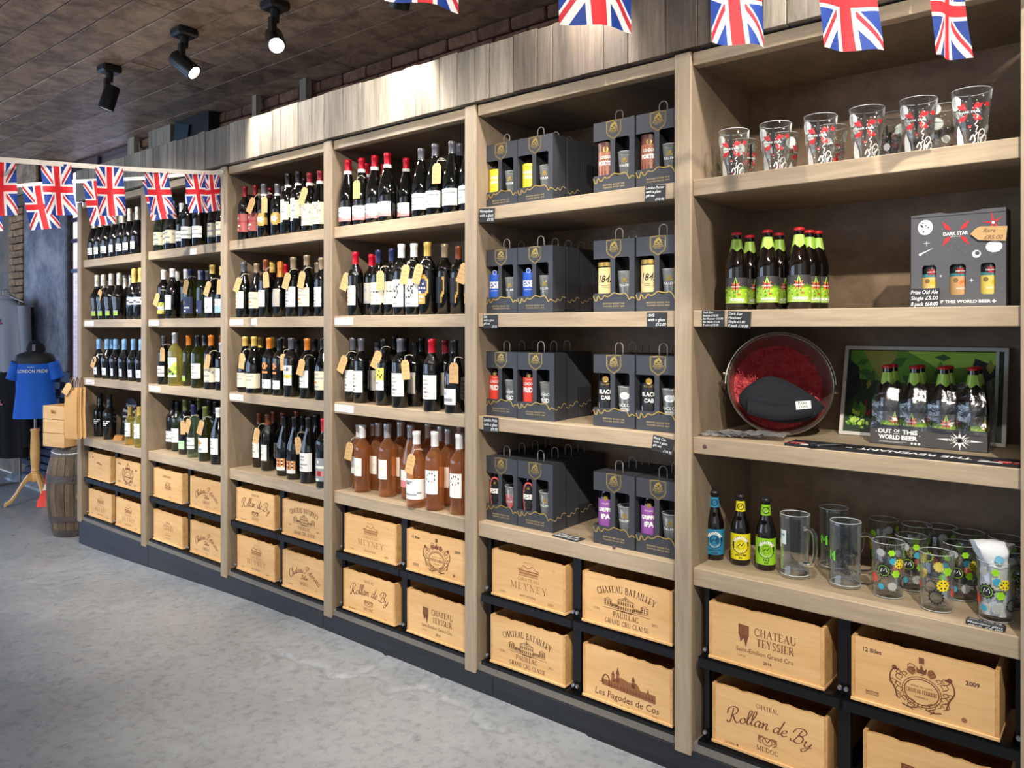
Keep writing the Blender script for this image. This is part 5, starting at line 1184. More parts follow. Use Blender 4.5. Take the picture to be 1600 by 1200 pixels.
# three bottle gift carton
STC = flat('star_carton_grey', (92, 92, 96), .4, .2); X0, X1 = PX(1422.5, YF+.08), PX(1573, YF+.08); BXw = X1-X0; Bh = .272
def star_box():
    e = empty('beer_gift_carton', ((X0+X1)/2, YF+.08, LT[2][1]), 'dark grey three-bottle beer carton with red star and moon prints', 'box')
    bm = bmesh.new(); w = BXw/2
    def loop(pts):
        v = [bm.verts.new((x, 0, z)) for x, z in pts]; return [bm.edges.new((v[i], v[(i+1) % len(v)])) for i in range(len(v))]
    ed = loop([(-w, 0), (w, 0), (w, Bh), (w*.5, Bh), (w*.3, Bh-.004), (-w*.2, Bh-.005), (-w*.35, Bh), (-w, Bh-.004)]); wins = [(-.088, -.052), (-.018, .022), (.058, .093)]
    for a0, a1 in wins:
        r = .006; ed += loop([(a0+r, .035), (a1-r, .035), (a1, .035+r), (a1, .122-r), (a1-r, .122), (a0+r, .122), (a0, .122-r), (a0, .035+r)])
    bmesh.ops.triangle_fill(bm, edges=ed, use_beauty=True); me = bpy.data.meshes.new('t'); bm.to_mesh(me); bm.free()
    fs = [tuple(p.vertices) for p in me.polygons]; vs = [v.co.copy() for v in me.vertices]
    q = MB(); q.add(vs, fs, STC); q.add([v+Vector((0, .0015, 0)) for v in vs], [f[::-1] for f in fs], BKI)
    q.box(-w, .0, 0, -w+.0015, .085, Bh-.004, STC).box(w-.0015, 0, 0, w, .085, Bh, STC).box(-w, .084, 0, w, .085, Bh-.006, STC).box(-w, 0, 0, w, .085, .0015, STC).box(-w, 0, Bh-.012, w, .085, Bh-.0105, BKI)
    q.obj('carton', e)
    a = Art(); a.disc(-.08, .232, .0195, WP, 1, 18, .022)
    rg = random.Random(3)
    for i in range(9): a.disc(-.08+rg.uniform(-.012, .012), .232+rg.uniform(-.013, .013), rg.uniform(.001, .0035), STC, 2, 7)
    a.obj('moon_print', e, FL(-.0005)); a = Art()
    for sx in (-1, 1):
        for sz in (-1, 1): a.poly([(sx*.012-.003, .21+sz*.008), (sx*.016-.003, .21+sz*.02), (sx*.034-.003, .21+sz*.036), (sx*.026-.003, .21+sz*.014)], RED, 1)
    a.text('DARK STAR', -.003, .2045, .0135, WP, 2, .03, fit=.062); a.text('BREWING CO', -.003, .199, .004, WP, 2)
    a.obj('star_emblem', e, FL(-.0005)); a = Art()
    for t0 in range(5): 
        t_ = .5+t0*1.26; a.poly([(.088+.006*cos(t_-.5), .232+.006*sin(t_-.5)), (.088+.028*cos(t_), .232+.034*sin(t_)), (.088+.006*cos(t_+.5), .232+.006*sin(t_+.5))], RED, 1)
    a.disc(.088, .232, .004, WP, 2, 8); a.obj('red_satellite_print', e, FL(-.0005)); a = Art(); a.star(-.076, .186, .01, .0015, 4, WP, 1); a.poly([(-.095, .151), (-.058, .172), (-.092, .158)], WP, 1); a.disc(-.093, .154, .004, WP, 2, 8)
    a.obj('comet_print', e, FL(-.0005)); a = Art(); a.disc(.09, .166, .02, WP, 1, 14, .016); a.disc(.048, .148, .011, WP, 1, 12); a.disc(.05, .15, .006, STC, 2, 8); a.star(.036, .075, .007, .0015, 4, WP, 1); a.star(-.04, .09, .005, .001, 4, WP, 1)
    for i in range(40): a.disc(rg.uniform(-.11, .11), rg.uniform(.03, .25), .0006, WP, 1, 4)
    a.obj('small_moon_print', e, FL(-.0005)); a = Art(); a.text('OUT OF THIS WORLD BEER', .0, .012, .0115, WP, 1, .03, fit=.165); a.star(.09, .0155, .006, .003, 4, WP, 1)
    a.obj('lettering', e, FL(-.0005))
    ALE = [col('ale_sand', (214, 182, 110)), col('ale_tan', (196, 152, 100)), col('ale_lemon', (220, 196, 96))]
    for i, (a0, a1) in enumerate(wins):
        a = Art(); c = ALE[i]; a.rect(-.03, .03, .03, .085, c, 0, 10); a.rect(-.03, .085, .03, .094, col('ale_teal', (60, 130, 134)), 0, 10); a.rect(-.03, .094, .03, .15, BKI, 0, 10)
        a.star(.0, .102, .018, .004, 2, STC, 1)
        for k in range(8): a.star(.0, .1, .013, .006, 4, RED, 2, pi/4)
        a.text('DARK STAR', 0, .098, .0055, WH, 3, .02, fit=.024); a.disc(.002+.004*i, .066, .009, col('planet_gold', (226, 178, 40)) if i != 1 else col('planet_rust', (206, 120, 50)), 2, 12); a.disc(-.012, .074, .007, col('planet_olive', (130, 104, 60)), 1, 10)
        a.text('PRIZE OLD', .004, .048, .006, WH, 2, .02)
        beer((X0+X1)/2+(a0+a1)/2, YF+.08+.04, LT[2][1]+.003, a.me('label', C_), flat('cap_black', (20, 20, 22), .4), 'beer bottle seen through the %s window of the three-bottle carton' % ('left', 'middle', 'right')[i], 'beers in the dark star carton', R_(10))
star_box()
Yt = YF+.072
e = empty('kraft_price_tag', (PX(1516, Yt), Yt, PZ(1516, 366, Yt)), 'large brown kraft tag handwritten in pen, stuck on the three-bottle carton', 'price tag')
MB().add([(x, y, z) for y in (0, .0015) for x, z in [(0, 0), (.012, .014), (.024, .02), (.088, .016), (.084, -.024), (.02, -.018)]], [(0, 5, 4, 3, 2, 1), (6, 7, 8, 9, 10, 11)]+[(i, (i+1) % 6, (i+1) % 6+6, i+6) for i in range(6)], KRAFT).obj('card', e, fix=True)
a = Art(); a.text('Rare', .045, .002, .016, SCRIB, 1, 0, shear=.3, rot=-.05); a.text('£85.00', .054, -.017, .016, SCRIB, 1, 0, shear=.3, rot=-.05); a.obj('handwriting', e, FL(-.0003))
slate(1421, 450.5, 1468.5, 481, YF+.03, ['Prize Old Ale', 'Single £8.00', '8 pack £60.00'], 'slate price card leaning before the three-bottle carton, second shelf')
# third shelf: bucket, knitted hat, shredded paper
STEEL = flat('brushed_steel', (176, 168, 156), .28, .9); z3 = LT[3][1]
Yb = 2.62; cb_ = Vector((PX(1219, Yb), Yb, PZ(1219, 600, Yb))); nrm = Vector((.46, -.85, .22)).normalized()
RB = .173; e = empty('steel_bucket', (cb_.x, cb_.y+.02, z3), 'tilted steel bucket with swing handle holding hat and red shreds', 'bucket')
Mx = Matrix.Translation(cb_-e.location) @ nrm.to_track_quat('Z', 'Y').to_matrix().to_4x4()
bk = MB().lathe([(0, -.135), (.09, -.132), (.125, -.115), (.152, -.07), (.166, -.02), (RB, 0), (RB+.003, .003), (RB, .006), (RB-.004, .002), (.162, -.02), (.148, -.068), (.12, -.108), (.088, -.124), (0, -.127)], 40, STEEL, Mx).obj('bowl', e, fix=True); sharp(bk, 45)
up = Vector((0, 0, 1)); ax = nrm.cross(up).normalized(); au = ax.cross(nrm)
for s_ in (-1, 1):
    d = (ax*-s_*.995+au*.12*(-1)).normalized() if s_ > 0 else (ax*.97+au*.2).normalized()
    c0 = cb_-e.location+d*(RB-.002)-nrm*.022
    MB().tube([c0, c0+d*.012, c0+d*.02], [.006, .007, .005], STEEL, 8).obj('handle_lug', e)
pts = []
for k in range(25):
    t = pi*k/24; pts.append(cb_-e.location+nrm*.004+(ax*cos(t)+(au*.99+nrm*.06)*sin(t))*(RB+.008)-nrm*.01)
sharp(MB().tube(pts, .0028, STEEL, 6).obj('handle', e))
SHR = flat('red_shredded_paper', (170, 26, 34), .6); q = MB(); rg = random.Random(6)
for i in range(1500):
    a_ = rg.uniform(0, 2*pi); r = .145*sqrt(rg.random()); dpt = -.035-.05*rg.random()-max(0, r-.12)*-.3
    p = cb_-e.location+ax*r*cos(a_)+au*r*sin(a_)+nrm*dpt
    d1 = Vector((rg.uniform(-1, 1), rg.uniform(-1, 1), rg.uniform(-1, 1))).normalized(); d2 = (d1+.9*Vector((rg.uniform(-1, 1), rg.uniform(-1, 1), rg.uniform(-1, 1)))).normalized(); wv = d1.cross(nrm)*.0012; L = rg.uniform(.012, .028)
    b_ = [p-d1*L/2, p, p+d2*L/2]; q.add([b_[0]-wv, b_[0]+wv, b_[1]+wv, b_[1]-wv, b_[2]+wv, b_[2]-wv], [(0, 1, 2, 3), (3, 2, 4, 5)], SHR)
q.add([cb_-e.location+ax*.15*cos(t)+au*.15*sin(t)-nrm*.07 for t in [2*pi*k/24 for k in range(24)]], [tuple(range(24))], SHR)
q.v = [v+e.location for v in q.v]
q.obj('red_paper_shreds', None, label='red shredded paper filling the tilted steel bucket', cat='packing paper', kind='stuff')
# knitted hat: a ribbed folded beanie
KN = flat('black_knit', (20, 22, 30), .9); he = empty('knitted_hat', (cb_.x, cb_.y-.02, cb_.z-.12), 'black ribbed knitted hat with white tab lying in steel bucket', 'hat')
rs_ = []; cH = cb_-he.location+nrm*.012-au*.058
for i in range(15):
    v_ = i/14; rr2 = []
    sc_ = (sin(pi*min(1, v_*1.0+.02))**.55)
    for k in range(72):
        t = 2*pi*k/72; rib = 1+.025*(1 if k % 4 < 2 else -1)
        p = ax*(.138-.276*v_)*1.0; hh_ = .078*(1-.3*abs(v_-.35)); th = .036
        rr2.append(cH+p+au*(hh_*sc_*cos(t)*rib-.012*(v_)+.01*sin(5*v_))+nrm*(th*sc_*sin(t)*rib+.008*sin(7*v_)))
    rs_.append(rr2)
sharp(MB().rings(rs_, KN).obj('crown', he, fix=True), 60)
rs_ = []
for i in range(13):
    v_ = i/12; x_ = (-.115+.21*v_); dn = -.022-.02*sin(pi*v_)
    rs_.append([cH-ax*x_+au*(dn-.004+.025*cos(t)*(1+.04*(1 if k % 2 else -1)))+nrm*(.026+.016*sin(t)) for k, t in enumerate([2*pi*k/24 for k in range(24)])])
sharp(MB().rings(rs_, KN).obj('folded_brim', he, fix=True), 60)
hp = cH-ax*-.0+nrm*.046
sq = [(-.024, -.012), (.024, -.012), (.026, .014), (-.022, .016)]; off = ax*(.065)*1
sgn = 1 if (cb_+ax*.05).x > cb_.x else -1
o_ = hp+ax*sgn*.062+au*-.022; rx = (ax*sgn+au*.12).normalized(); ry = (au-rx*au.dot(rx)).normalized()
MB().add([o_+rx*x+ry*y for x, y in sq]+[o_+rx*x+ry*y-nrm*.002 for x, y in sq], [(0, 1, 2, 3), (7, 6, 5, 4), (0, 4, 5, 1), (1, 5, 6, 2), (2, 6, 7, 3), (3, 7, 4, 0)], WH).obj('tab', he)
a = Art(); a.text('DARK', 0, .003, .011, BKI, 1, .01, fit=.03); a.text('STAR', 0, -.008, .011, BKI, 1, .01, fit=.03)
a.obj('tab_lettering', he, lambda x, z, l: tuple(o_+rx*x+ry*z+nrm*.0006))
# clear plastic bags of bar blades on the front edge
PLB_ = flat('clear_plastic', (235, 238, 242), .12, trans=.85, ior=1.15); rg = random.Random(12)
be = 0
for i, (px, py, w2, h2, rz) in enumerate(((1130, 681, .075, .05, .2), (1160, 683, .08, .045, -.1), (1195, 686, .07, .05, .15))):
    X, Y = AT(px, py, z3); Y = max(Y, YF+.055); nx_, ny_ = 14, 8; v = []; f = []
    for i2 in range(nx_+1):
        for j2 in range(ny_+1):
            v.append(((i2/nx_*2-1)*w2, (j2/ny_*2-1)*h2, .004+.006*i+rg.random()*.009*(1 if 0 < i2 < nx_ else .5)))
    for i2 in range(nx_):
        for j2 in range(ny_): k = i2*(ny_+1)+j2; f.append((k, k+ny_+1, k+ny_+2, k+1))
    en = empty('plastic_bag', (X, Y, z3), 'clear crumpled plastic sleeve with grey blade, %s, left end of third shelf' % ('leftmost', 'middle', 'rightmost')[i], 'plastic bag', 'clear plastic sleeves left of the bucket', rz=rz)
    link('film', mesh('film', v, f, PLB_), en); MB().box(-.05, -.012, .001+.005*i, .04, .012, .003+.005*i, flat('blade_grey', (126, 128, 132), .3, .7), .001).obj('blade', en)
# framed hop poster
Yp = 2.79; xa, xb = PX(1311, Yp), PX(1572, Yp); pw = xb-xa; ph = .315; lean = -math.atan2(.085, ph)
e = empty('framed_poster', (xa, Yp, z3), 'white framed green hop-leaf picture leaning on the back board', 'picture'); FW = flat('frame_white', (206, 202, 194), .5); rot = (lean, 0, 0)
b_ = .012
for q_ in ((0, 0, pw, b_), (0, ph-b_, pw, ph), (0, b_, b_, ph-b_), (pw-b_, b_, pw, ph-b_)): MB().box(q_[0], -.008, q_[1], q_[2], .008, q_[3], FW, .001).obj('frame_side', e, rot=rot)
MB().box(pw-.035, -.003, b_, pw-.026, -.001, ph-b_, FW).obj('inner_strip', e, rot=rot)
MB().box(b_, .0, b_, pw-b_, .004, ph-b_, flat('poster_green_dark', (30, 52, 20), .5)).obj('picture', e, rot=rot)
a = Art(); rg = random.Random(21); PG = [flat('poster_green', (92, 146, 38), .5), flat('poster_lime', (166, 204, 72), .5), flat('poster_leaf', (56, 102, 30), .5), flat('poster_olive', (146, 146, 56), .5)]; PR = flat('poster_red', (150, 24, 30), .5); PD = flat('poster_black', (18, 24, 20), .5)
a.poly([(.02, .2), (.2, .19), (.46, .2), (.46, .3), (.02, .3)], PG[0], 1); a.poly([(.06, .3), (.12, .2), (.16, .22), (.17, .3)], PG[3], 2); a.poly([(.2, .3), (.3, .24), (.46, .26), (.46, .3)], PG[1], 2)
a.poly([(.014, .1), (.06, .16), (.05, .24), (.014, .27)], PD, 3); a.poly([(.36, .1), (.47, .05), (.47, .25), (.4, .28)], PD, 3)
for i in range(26):
    x, z, L, t_ = rg.uniform(.03, .45), rg.uniform(.08, .28), rg.uniform(.03, .07), rg.uniform(0, 6.28)
    a.poly([(x, z), (x+L*.5*cos(t_+.5), z+L*.5*sin(t_+.5)), (x+L*cos(t_), z+L*sin(t_)), (x+L*.5*cos(t_-.5), z+L*.5*sin(t_-.5))], PG[rg.choice((0, 2, 2, 3))], 4+i*.01)
for cx, cz in ((.035, .05), (.075, .045), (.055, .075)):
    for k in range(16): r_ = rg.uniform(0, .02); t_ = rg.uniform(0, 6.28); a.disc(cx+r_*cos(t_), cz+r_*sin(t_), rg.uniform(.003, .007), (PG[1], PG[0], flat('poster_lime_pale', (176, 206, 96), .5))[k % 3], 5+k*.02, 6)
for k in range(26): a.disc(.1+rg.uniform(-.02, .02), .1+rg.uniform(-.03, .03), rg.uniform(.002, .005), PR, 6+k*.01, 5)
a.v = [(min(max(x, b_), pw-b_), min(max(z, b_), ph-b_), l) for x, z, l in a.v]
a.obj('picture_leaves', e, FL(-.0004, 0, 0, .0002), rot=rot)
# eight bottle tray in shrink wrap
Yr = 2.655; xa, xb = PX(1359.5, Yr-.02), PX(1543, Yr-.02); tw = xb-xa; e = empty('beer_tray', ((xa+xb)/2, Yr-.02, z3), 'grey cardboard tray lettered OUT OF THIS WORLD BEER, third shelf', 'tray')
TRY = flat('tray_grey', (74, 72, 72), .45); w2 = tw/2; td = .155
for nm, bx in (('front_wall', (-w2, 0, 0, w2, .002, .062)), ('side_wall', (-w2, .002, 0, -w2+.002, td, .062)), ('side_wall', (w2-.002, .002, 0, w2, td, .062)), ('back_wall', (-w2, td, 0, w2, td+.002, .062)), ('base', (-w2, 0, 0, w2, td, .0015))):
    MB().box(*bx, TRY).obj(nm, e)
a = Art(); a.text('OUT', -.118, .037, .019, WP, 1, .05, fit=.04); a.text('OF', -.083, .041, .013, WP, 1, .03, fit=.017); a.rect(-.092, .036, -.074, .0375, WP); a.text('THIS', -.046, .037, .019, WP, 1, .05, fit=.044); a.text('WORLD', -.105, .019, .018, WP, 1, .05, fit=.062); a.text('BEER', -.047, .019, .018, WP, 1, .05, fit=.046)
a.rect(-.135, .011, -.055, .0117, WP); a.rect(-.135, .008, -.065, .0087, WP)
for i in range(3): a.disc(-.04+i*.01, .0095, .0036, WP, 1, 8)
a.disc(-.143, .04, .0015, WP); a.disc(-.018, .034, .0015, WP)
a.obj('tray_lettering', e, FL(-.0005)); a = Art(); sxc = .09
for t_, L, wd_ in ((0, .062, .006), (pi, .062, .006), (pi/2, .03, .006), (-pi/2, .03, .006), (.9, .032, .004), (pi-.9, .032, .004), (-.9, .03, .004), (pi+.9, .03, .004), (.45, .03, .003), (pi-.45, .03, .003), (-.45, .03, .003), (pi+.45, .03, .003)):
    a.poly([(sxc+wd_*cos(t_-1.57), .031+wd_*sin(t_-1.57)), (sxc+L*cos(t_), .031+min(.03, L)*sin(t_)), (sxc+wd_*cos(t_+1.57), .031+wd_*sin(t_+1.57))], WP, 1)
a.text('DARK STAR', sxc, .028, .011, TRY, 2, .03, fit=.062)
a.obj('star_emblem', e, FL(-.0005))
for r in range(2):
    for c in range(4):
        X = (xa+xb)/2-w2+.042+c*(tw-.084)/3; Y = Yr+.02+r*.075; rz = (58, 4, 30, 78)[c]+r*40
        hop(X, Y, z3+.002, 'beer bottle in the shrink-wrapped tray, %s of the %s row' % (BXN[c], ('front', 'back')[r]), rz, 'beers in the shrink-wrapped tray', .99)
t = NT('shrink_film'); tb = t.n('ShaderNodeBsdfTransparent'); gl = t.n('ShaderNodeBsdfGlossy'); gl.inputs['Roughness'].default_value = .16; df = t.n('ShaderNodeBsdfTranslucent'); ms = t.n('ShaderNodeMixShader'); ms2 = t.n('ShaderNodeMixShader'); fr = t.n('ShaderNodeFresnel'); fr.inputs[0].default_value = 1.5
gl.inputs[0].default_value = (1, 1, 1, 1); nz = t.noise(t.coord('Object'), 14, 4, .6, 1.5); bp = t.n('ShaderNodeBump'); bp.inputs['Strength'].default_value = .5; bp.inputs['Distance'].default_value = .01; t.set(bp.inputs['Height'], nz); t.t.links.new(bp.outputs[0], gl.inputs['Normal'])
L_ = t.t.links; fm = t.math('ADD', V(t, fr.outputs[0]), .06); t.set(ms.inputs[0], fm); L_.new(tb.outputs[0], ms.inputs[1]); L_.new(gl.outputs[0], ms.inputs[2])
out = [n_ for n_ in t.t.nodes if n_.type == 'OUTPUT_MATERIAL'][0]; L_.new(ms.outputs[0], out.inputs[0]); FILM = t.m
v = []; f = []; nx_, nz_ = 36, 14; rg = random.Random(5)
bxs = [-w2+.042+c*(tw-.084)/3 for c in range(4)]
for i2 in range(nx_+1):
    x = -w2+.004+(tw-.008)*i2/nx_; nb = min(abs(x-b0) for b0 in bxs)
    for j2 in range(nz_+1):
        z = .05+.158*j2/nz_; sh = max(0, (z-.135)/.075); v.append((x*(1-.07*sh), -.004+.0*z+sh*.03+nb*.35*(1 if z > .08 else .2)+rg.uniform(-.001, .001), z-nb*.25*sh))
for i2 in range(nx_):
    for j2 in range(nz_): k = i2*(nz_+1)+j2; f.append((k, k+nz_+1, k+nz_+2, k+1))
n0 = len(v)                               # right-hand side and top of the wrap
for j2 in range(nz_+1):
    z = .0+.208*j2/nz_; sh = max(0, (z-.135)/.075)
    for k2 in range(7): y = k2/6; v.append(((w2+.004)*(1-.07*sh)+rg.uniform(-.0015, .0015), -.003+sh*.03+y*(td-.0-sh*.06), z))
for j2 in range(nz_):
    for k2 in range(6): k = n0+j2*7+k2; f.append((k, k+1, k+8, k+7))
link('shrink_wrap', mesh('shrink_wrap', v, f, FILM, smooth=True), e)
# rubber bar runner along the edge, upside-down lettering
xa, xb = PX(1226, YF+.01), POST[6]-.004; e = empty('bar_runner', ((xa+xb)/2, YF+.006, z3), 'black rubber bar runner with red and white print along third shelf', 'mat')
RUB = flat('black_rubber', (26, 26, 29), .55); w2 = (xb-xa)/2; rd_ = .105
MB().box(-w2, 0, 0, w2, rd_, .005, RUB, .001).obj('mat_base', e)
for bx in ((-w2, 0, w2, .006), (-w2, rd_-.006, w2, rd_), (-w2, .006, -w2+.006, rd_-.006), (w2-.006, .006, w2, rd_-.006)): MB().box(bx[0], bx[1], .005, bx[2], bx[3], .008, RUB).obj('mat_rim', e)
a = Art()
def Rn(x, y, l): return (x, y, .0054+l*.0004)
def FLP(x, y, l): return (-x, rd_-y, .0054+l*.0004)
a.text('THE REVENANT', -.045, .036, .05, flat('runner_white', (250, 250, 250), .5), 1, .02, fit=.3); a.rect(.12, .055, .14, .06, WP); a.rect(-.235, .055, -.215, .06, WP)
for cx in (-.29, .29):
    for k in range(8): t_ = k*pi/4+.3; a.poly([(cx+.012*cos(t_-.6), .058+.012*sin(t_-.6)), (cx+.055*cos(t_), .058+.036*sin(t_)), (cx+.012*cos(t_+.6), .058+.012*sin(t_+.6))], RED, 1)
    a.text('DARK STAR', cx, .053, .011, WP, 2, .04, fit=.07)
    a.disc(cx-.05*(1 if cx < 0 else -1)*-1, .08, .03, WP, 1.2, 16, .011)
a.obj('runner_print', e, FLP)
X, Y = AT(1290, 703, z3+.01); Y = YF+.035; X = PX(1291, Y)
e = empty('bottle_opener', (X, Y, z3+.009), 'grey metal bar blade opener lying across the rubber runner', 'bottle opener', rz=.9)
MB().box(-.045, -.004, 0, .045, .004, .003, flat('blade_grey', (126, 128, 132), .3, .7), .001).obj('blade', e); MB().box(-.055, -.011, 0, -.037, .011, .009, RUB, .002).obj('black_end', e); MB().lathe([(.006, 0), (.009, .0015), (.006, .003), (.004, .0015), (.006, 0)], 12, STEEL, Matrix.Translation((.042, 0, 0))).obj('ring_end', e)
# bottom shelf: three small beers
z4 = LT[4][1]; BM_ = (.031, [(0, 0), (.027, 0), (.0305, .004), (.031, .115), (.0285, .13), (.021, .152), (.0155, .17), (.0132, .19), (.013, .222), (.0145, .225), (0, .226)])
MGM = MB().lathe(BM_[1], 24, GL['b']).me('glass', fix=True)
for p in MGM.polygons: p.use_smooth = True
MGM.set_sharp_from_angle(angle=R_(50)); CKK = crown(flat('cap_gunmetal', (62, 60, 62), .35, .6))
for i, (px, c, c2, nm, wd, ln) in enumerate(((1116.5, (38, 130, 168), (24, 84, 120), 'teal', 'LONDON', 'LAGER'), (1157, (226, 212, 20), (170, 150, 10), 'yellow', 'ANYTIME', 'IPA'), (1196.5, (140, 196, 30), (84, 130, 20), 'green', 'PALE', 'ALE'))):
    Y = 2.545; e = empty('beer_bottle', (PX(px, Y), Y, z4), 'small brown beer bottle with %s round-emblem label, bottom shelf, sixth bay' % nm, 'bottle', 'small beers on the bottom shelf', rz=R_(24)); e.scale = (1.06,)*3
    link('glass', MGM, e); link('crown_cap', CKK, e, (0, 0, -.0025)); a = Art(); m1 = col('mt_'+nm, c); m2 = col('mt_d_'+nm, c2)
    a.rect(-.05, .02, .05, .103, m1, 0, 14); cx, cz = .0, .068
    a.star(cx, cz, .029, .0265, 22, BKI, 1); a.ring(cx, cz, .0165, .0012, m1, 2, n=20); a.disc(cx, cz, .0155, m2 if i == 0 else m1, 2, 18); a.ring(cx, cz, .012, .001, BKI, 3, n=14); a.stroke([(cx-.008, cz-.004), (cx-.002, cz+.004), (cx+.002, cz-.003), (cx+.008, cz+.006)], .003, BKI, 4)
    R0 = .0185
    a.text('MEANTIME', cx, cz, .0125, WH, 3, .05, sx=1, warp=lambda X, Z: ((R0+Z)*sin(X/R0*.72), (R0+Z)*cos(X/R0*.72)), fit=None)
    a.text('BREWING COMPANY', cx, cz, .005, WH, 3, .0, warp=lambda X, Z: ((R0+.005-Z)*sin(X/R0*.8), -(R0+.005-Z)*cos(X/R0*.8)))
    a.text(wd, cx, .032, .009, BKI, 1, .03); a.text(ln, cx, .0235, .008, BKI, 1, .03)
    a.obj('label', e, CY(.0312, .0003)); a = Art()
    NKm = lambda x, z, l: ((.0155-(z-.17)*.075+.0007+l*.0003)*sin(x/.0145), -(.0155-(z-.17)*.075+.0007+l*.0003)*cos(x/.0145), z)
    a.rect(-.0455, .172, .0455, .205, m1, 0, 16); a.ring(0, .188, .0095, .003, BKI, 1, n=14); a.stroke([(-.004, .184), (-.001, .191), (.001, .186), (.005, .193)], .002, BKI, 1); a.obj('neck_label', e, NKm)
# tankards
def tankard(px, Y, rz, kind, lab):
    e = empty('beer_mug', (PX(px, Y), Y, z4), lab, 'mug', 'clear glass tankards', rz=R_(rz)); R, h = .0465, .205
    n = 40; prof = [(0, 0, 0), (.044, 0, 0), (R, .003, 0), (R, .014, 0), (R-.003, .02, 1), (R-.003, .08, 1), (R-.001, .1, 0), (R, .19, 0), (R+.001, .203, 0), (R-.001, .205, 0), (R-.004, .203, 0), (R-.0045, .1, 0), (R-.007, .03, 0), (0, .026, 0)]
    q = MB(); q.rings([[((r+(-.002*(k % 4 == 0) if fl else 0))*cos(2*pi*k/n), (r+(-.002*(k % 4 == 0) if fl else 0))*sin(2*pi*k/n), z) for k in range(n)] for r, z, fl in [(max(r, .0005), z, fl) for r, z, fl in prof]], THK)
    o = q.obj('glass', e, fix=True); outw(o.data); sharp(o, 50)
    pts = catmull([(R-.002, .165), (R+.02, .17), (R+.04, .15), (R+.042, .1), (R+.03, .06), (R-.002, .05)], 5)
    sharp(MB().tube([(x, 0, z) for x, z in pts], .0078, GLR, 12).obj('handle', e), 60); rim(e, R-.001, .204, .0016); rim(e, R-.001, .012, .0016)
    a = Art(); LG = flat('mug_lime', (120, 220, 60), .4)
    if kind == 0: a.rect(-.014, .11, .01, .155, flat('mug_white', (220, 232, 226), .5), 1, 4); a.text('ME', -.002, .135, .012, BKI, 2)
    else:
        a.stroke([(-.046, .085), (-.046, .115), (-.036, .098), (-.026, .115), (-.026, .085)], .007, LG, 2)
        a.ring(.012, .09, .022, .001, BKI, 1, n=20); a.ring(.012, .09, .026, .001, BKI, 1, n=20)
        R0 = .03; a.text('MEANTIME', .012, .09, .019, BKI, 2, .02, warp=lambda X, Z: ((R0+Z)*sin(X/R0*.75), (R0+Z)*cos(X/R0*.75)))
        a.text('FRESH', .012, .09, .013, BKI, 2, .02, warp=lambda X, Z: ((R0+.012-Z)*sin(X/R0*.8), -(R0+.012-Z)*cos(X/R0*.8)))
    a.obj('print', e, CY(R, .0004, -R_(rz)*.0))
    return e
tankard(1242, 2.53, 10-38, 0, 'clear glass tankard with white sticker, left one on the bottom shelf')
tankard(1321, 2.535, 6, 1, 'clear glass tankard with lime M in front, bottom shelf')
tankard(1303, 2.70, 20, 1, 'clear glass tankard standing behind the lime M tankard, bottom shelf')
# cog printed tumblers
CG = {k: flat('cog_'+k, c, .4) for k, c in (('lime', (150, 214, 40)), ('yellow', (238, 212, 40)), ('teal', (60, 160, 190)), ('red', (226, 92, 66)), ('grey', (170, 172, 170)), ('black', (30, 30, 32)))}
def cog(a, x, z, r, m, l, teeth=10, hole=None):
    p = []
    for k in range(teeth*4):
        t = 2*pi*k/(teeth*4); q = r if k % 4 in (0, 1) else r*.82; p.append((x+q*cos(t), z+q*sin(t)))
    if hole == 'ring':
        a.ring(x, z, r*.86, r*.14, m, l, n=24)
        for k in range(teeth): t = 2*pi*k/teeth; a.disc(x+r*cos(t), z+r*sin(t), r*.12, m, l, 5)
        return
    a.poly(p, m, l)
a = Art(); L1_ = []
rg = random.Random(14)
spec_ = [(-.012, .085, .022, 'black', 12, None), (.014, .115, .011, 'teal', 7, None), (.032, .108, .016, 'yellow', 12, None), (.022, .078, .012, 'lime', 6, None), (-.02, .138, .013, 'grey', 14, None), (.01, .14, .01, 'lime', 6, None), (-.045, .058, .015, 'red', 12, None),
         (-.02, .036, .01, 'teal', 8, None), (.012, .04, .014, 'grey', 12, None), (.055, .05, .018, 'black', 14, 'ring'), (.06, .135, .014, 'lime', 12, 'ring'), (.078, .09, .016, 'yellow', 12, None), (.085, .05, .012, 'lime', 10, 'ring'), (-.07, .12, .013, 'lime', 6, None), (-.082, .08, .018, 'yellow', 12, None), (-.1, .045, .02, 'black', 14, 'ring'), (.11, .12, .012, 'grey', 10, None), (.115, .07, .013, 'red', 12, None)]
for i, (x, z, r, c, tt_, ho) in enumerate(spec_): cog(a, x, z, r, CG[c], 1+i*.05, tt_, ho)
for x, z, r in ((.032, .108, .016), (.078, .09, .016), (-.082, .08, .018)):
    for k in range(6): t = pi/3*k; a.disc(x+r*.5*cos(t), z+r*.5*sin(t), r*.15, CG['black'], 2.2, 6)
a.ring(-.012, .085, .015, .0012, CG['lime'], 2.2, n=16); a.stroke([(-.02, .08), (-.016, .092), (-.012, .084), (-.006, .094), (-.003, .082)], .002, WP, 2.3)
GT = tumbler(.041, .046, .165, .0022, .014, 36); GPR = a.me('cog_print', lambda x, z, l: ((.0415+.005*z/.165+l*.0004)*sin(x/.0435), -(.0415+.005*z/.165+l*.0004)*cos(x/.0435), z))
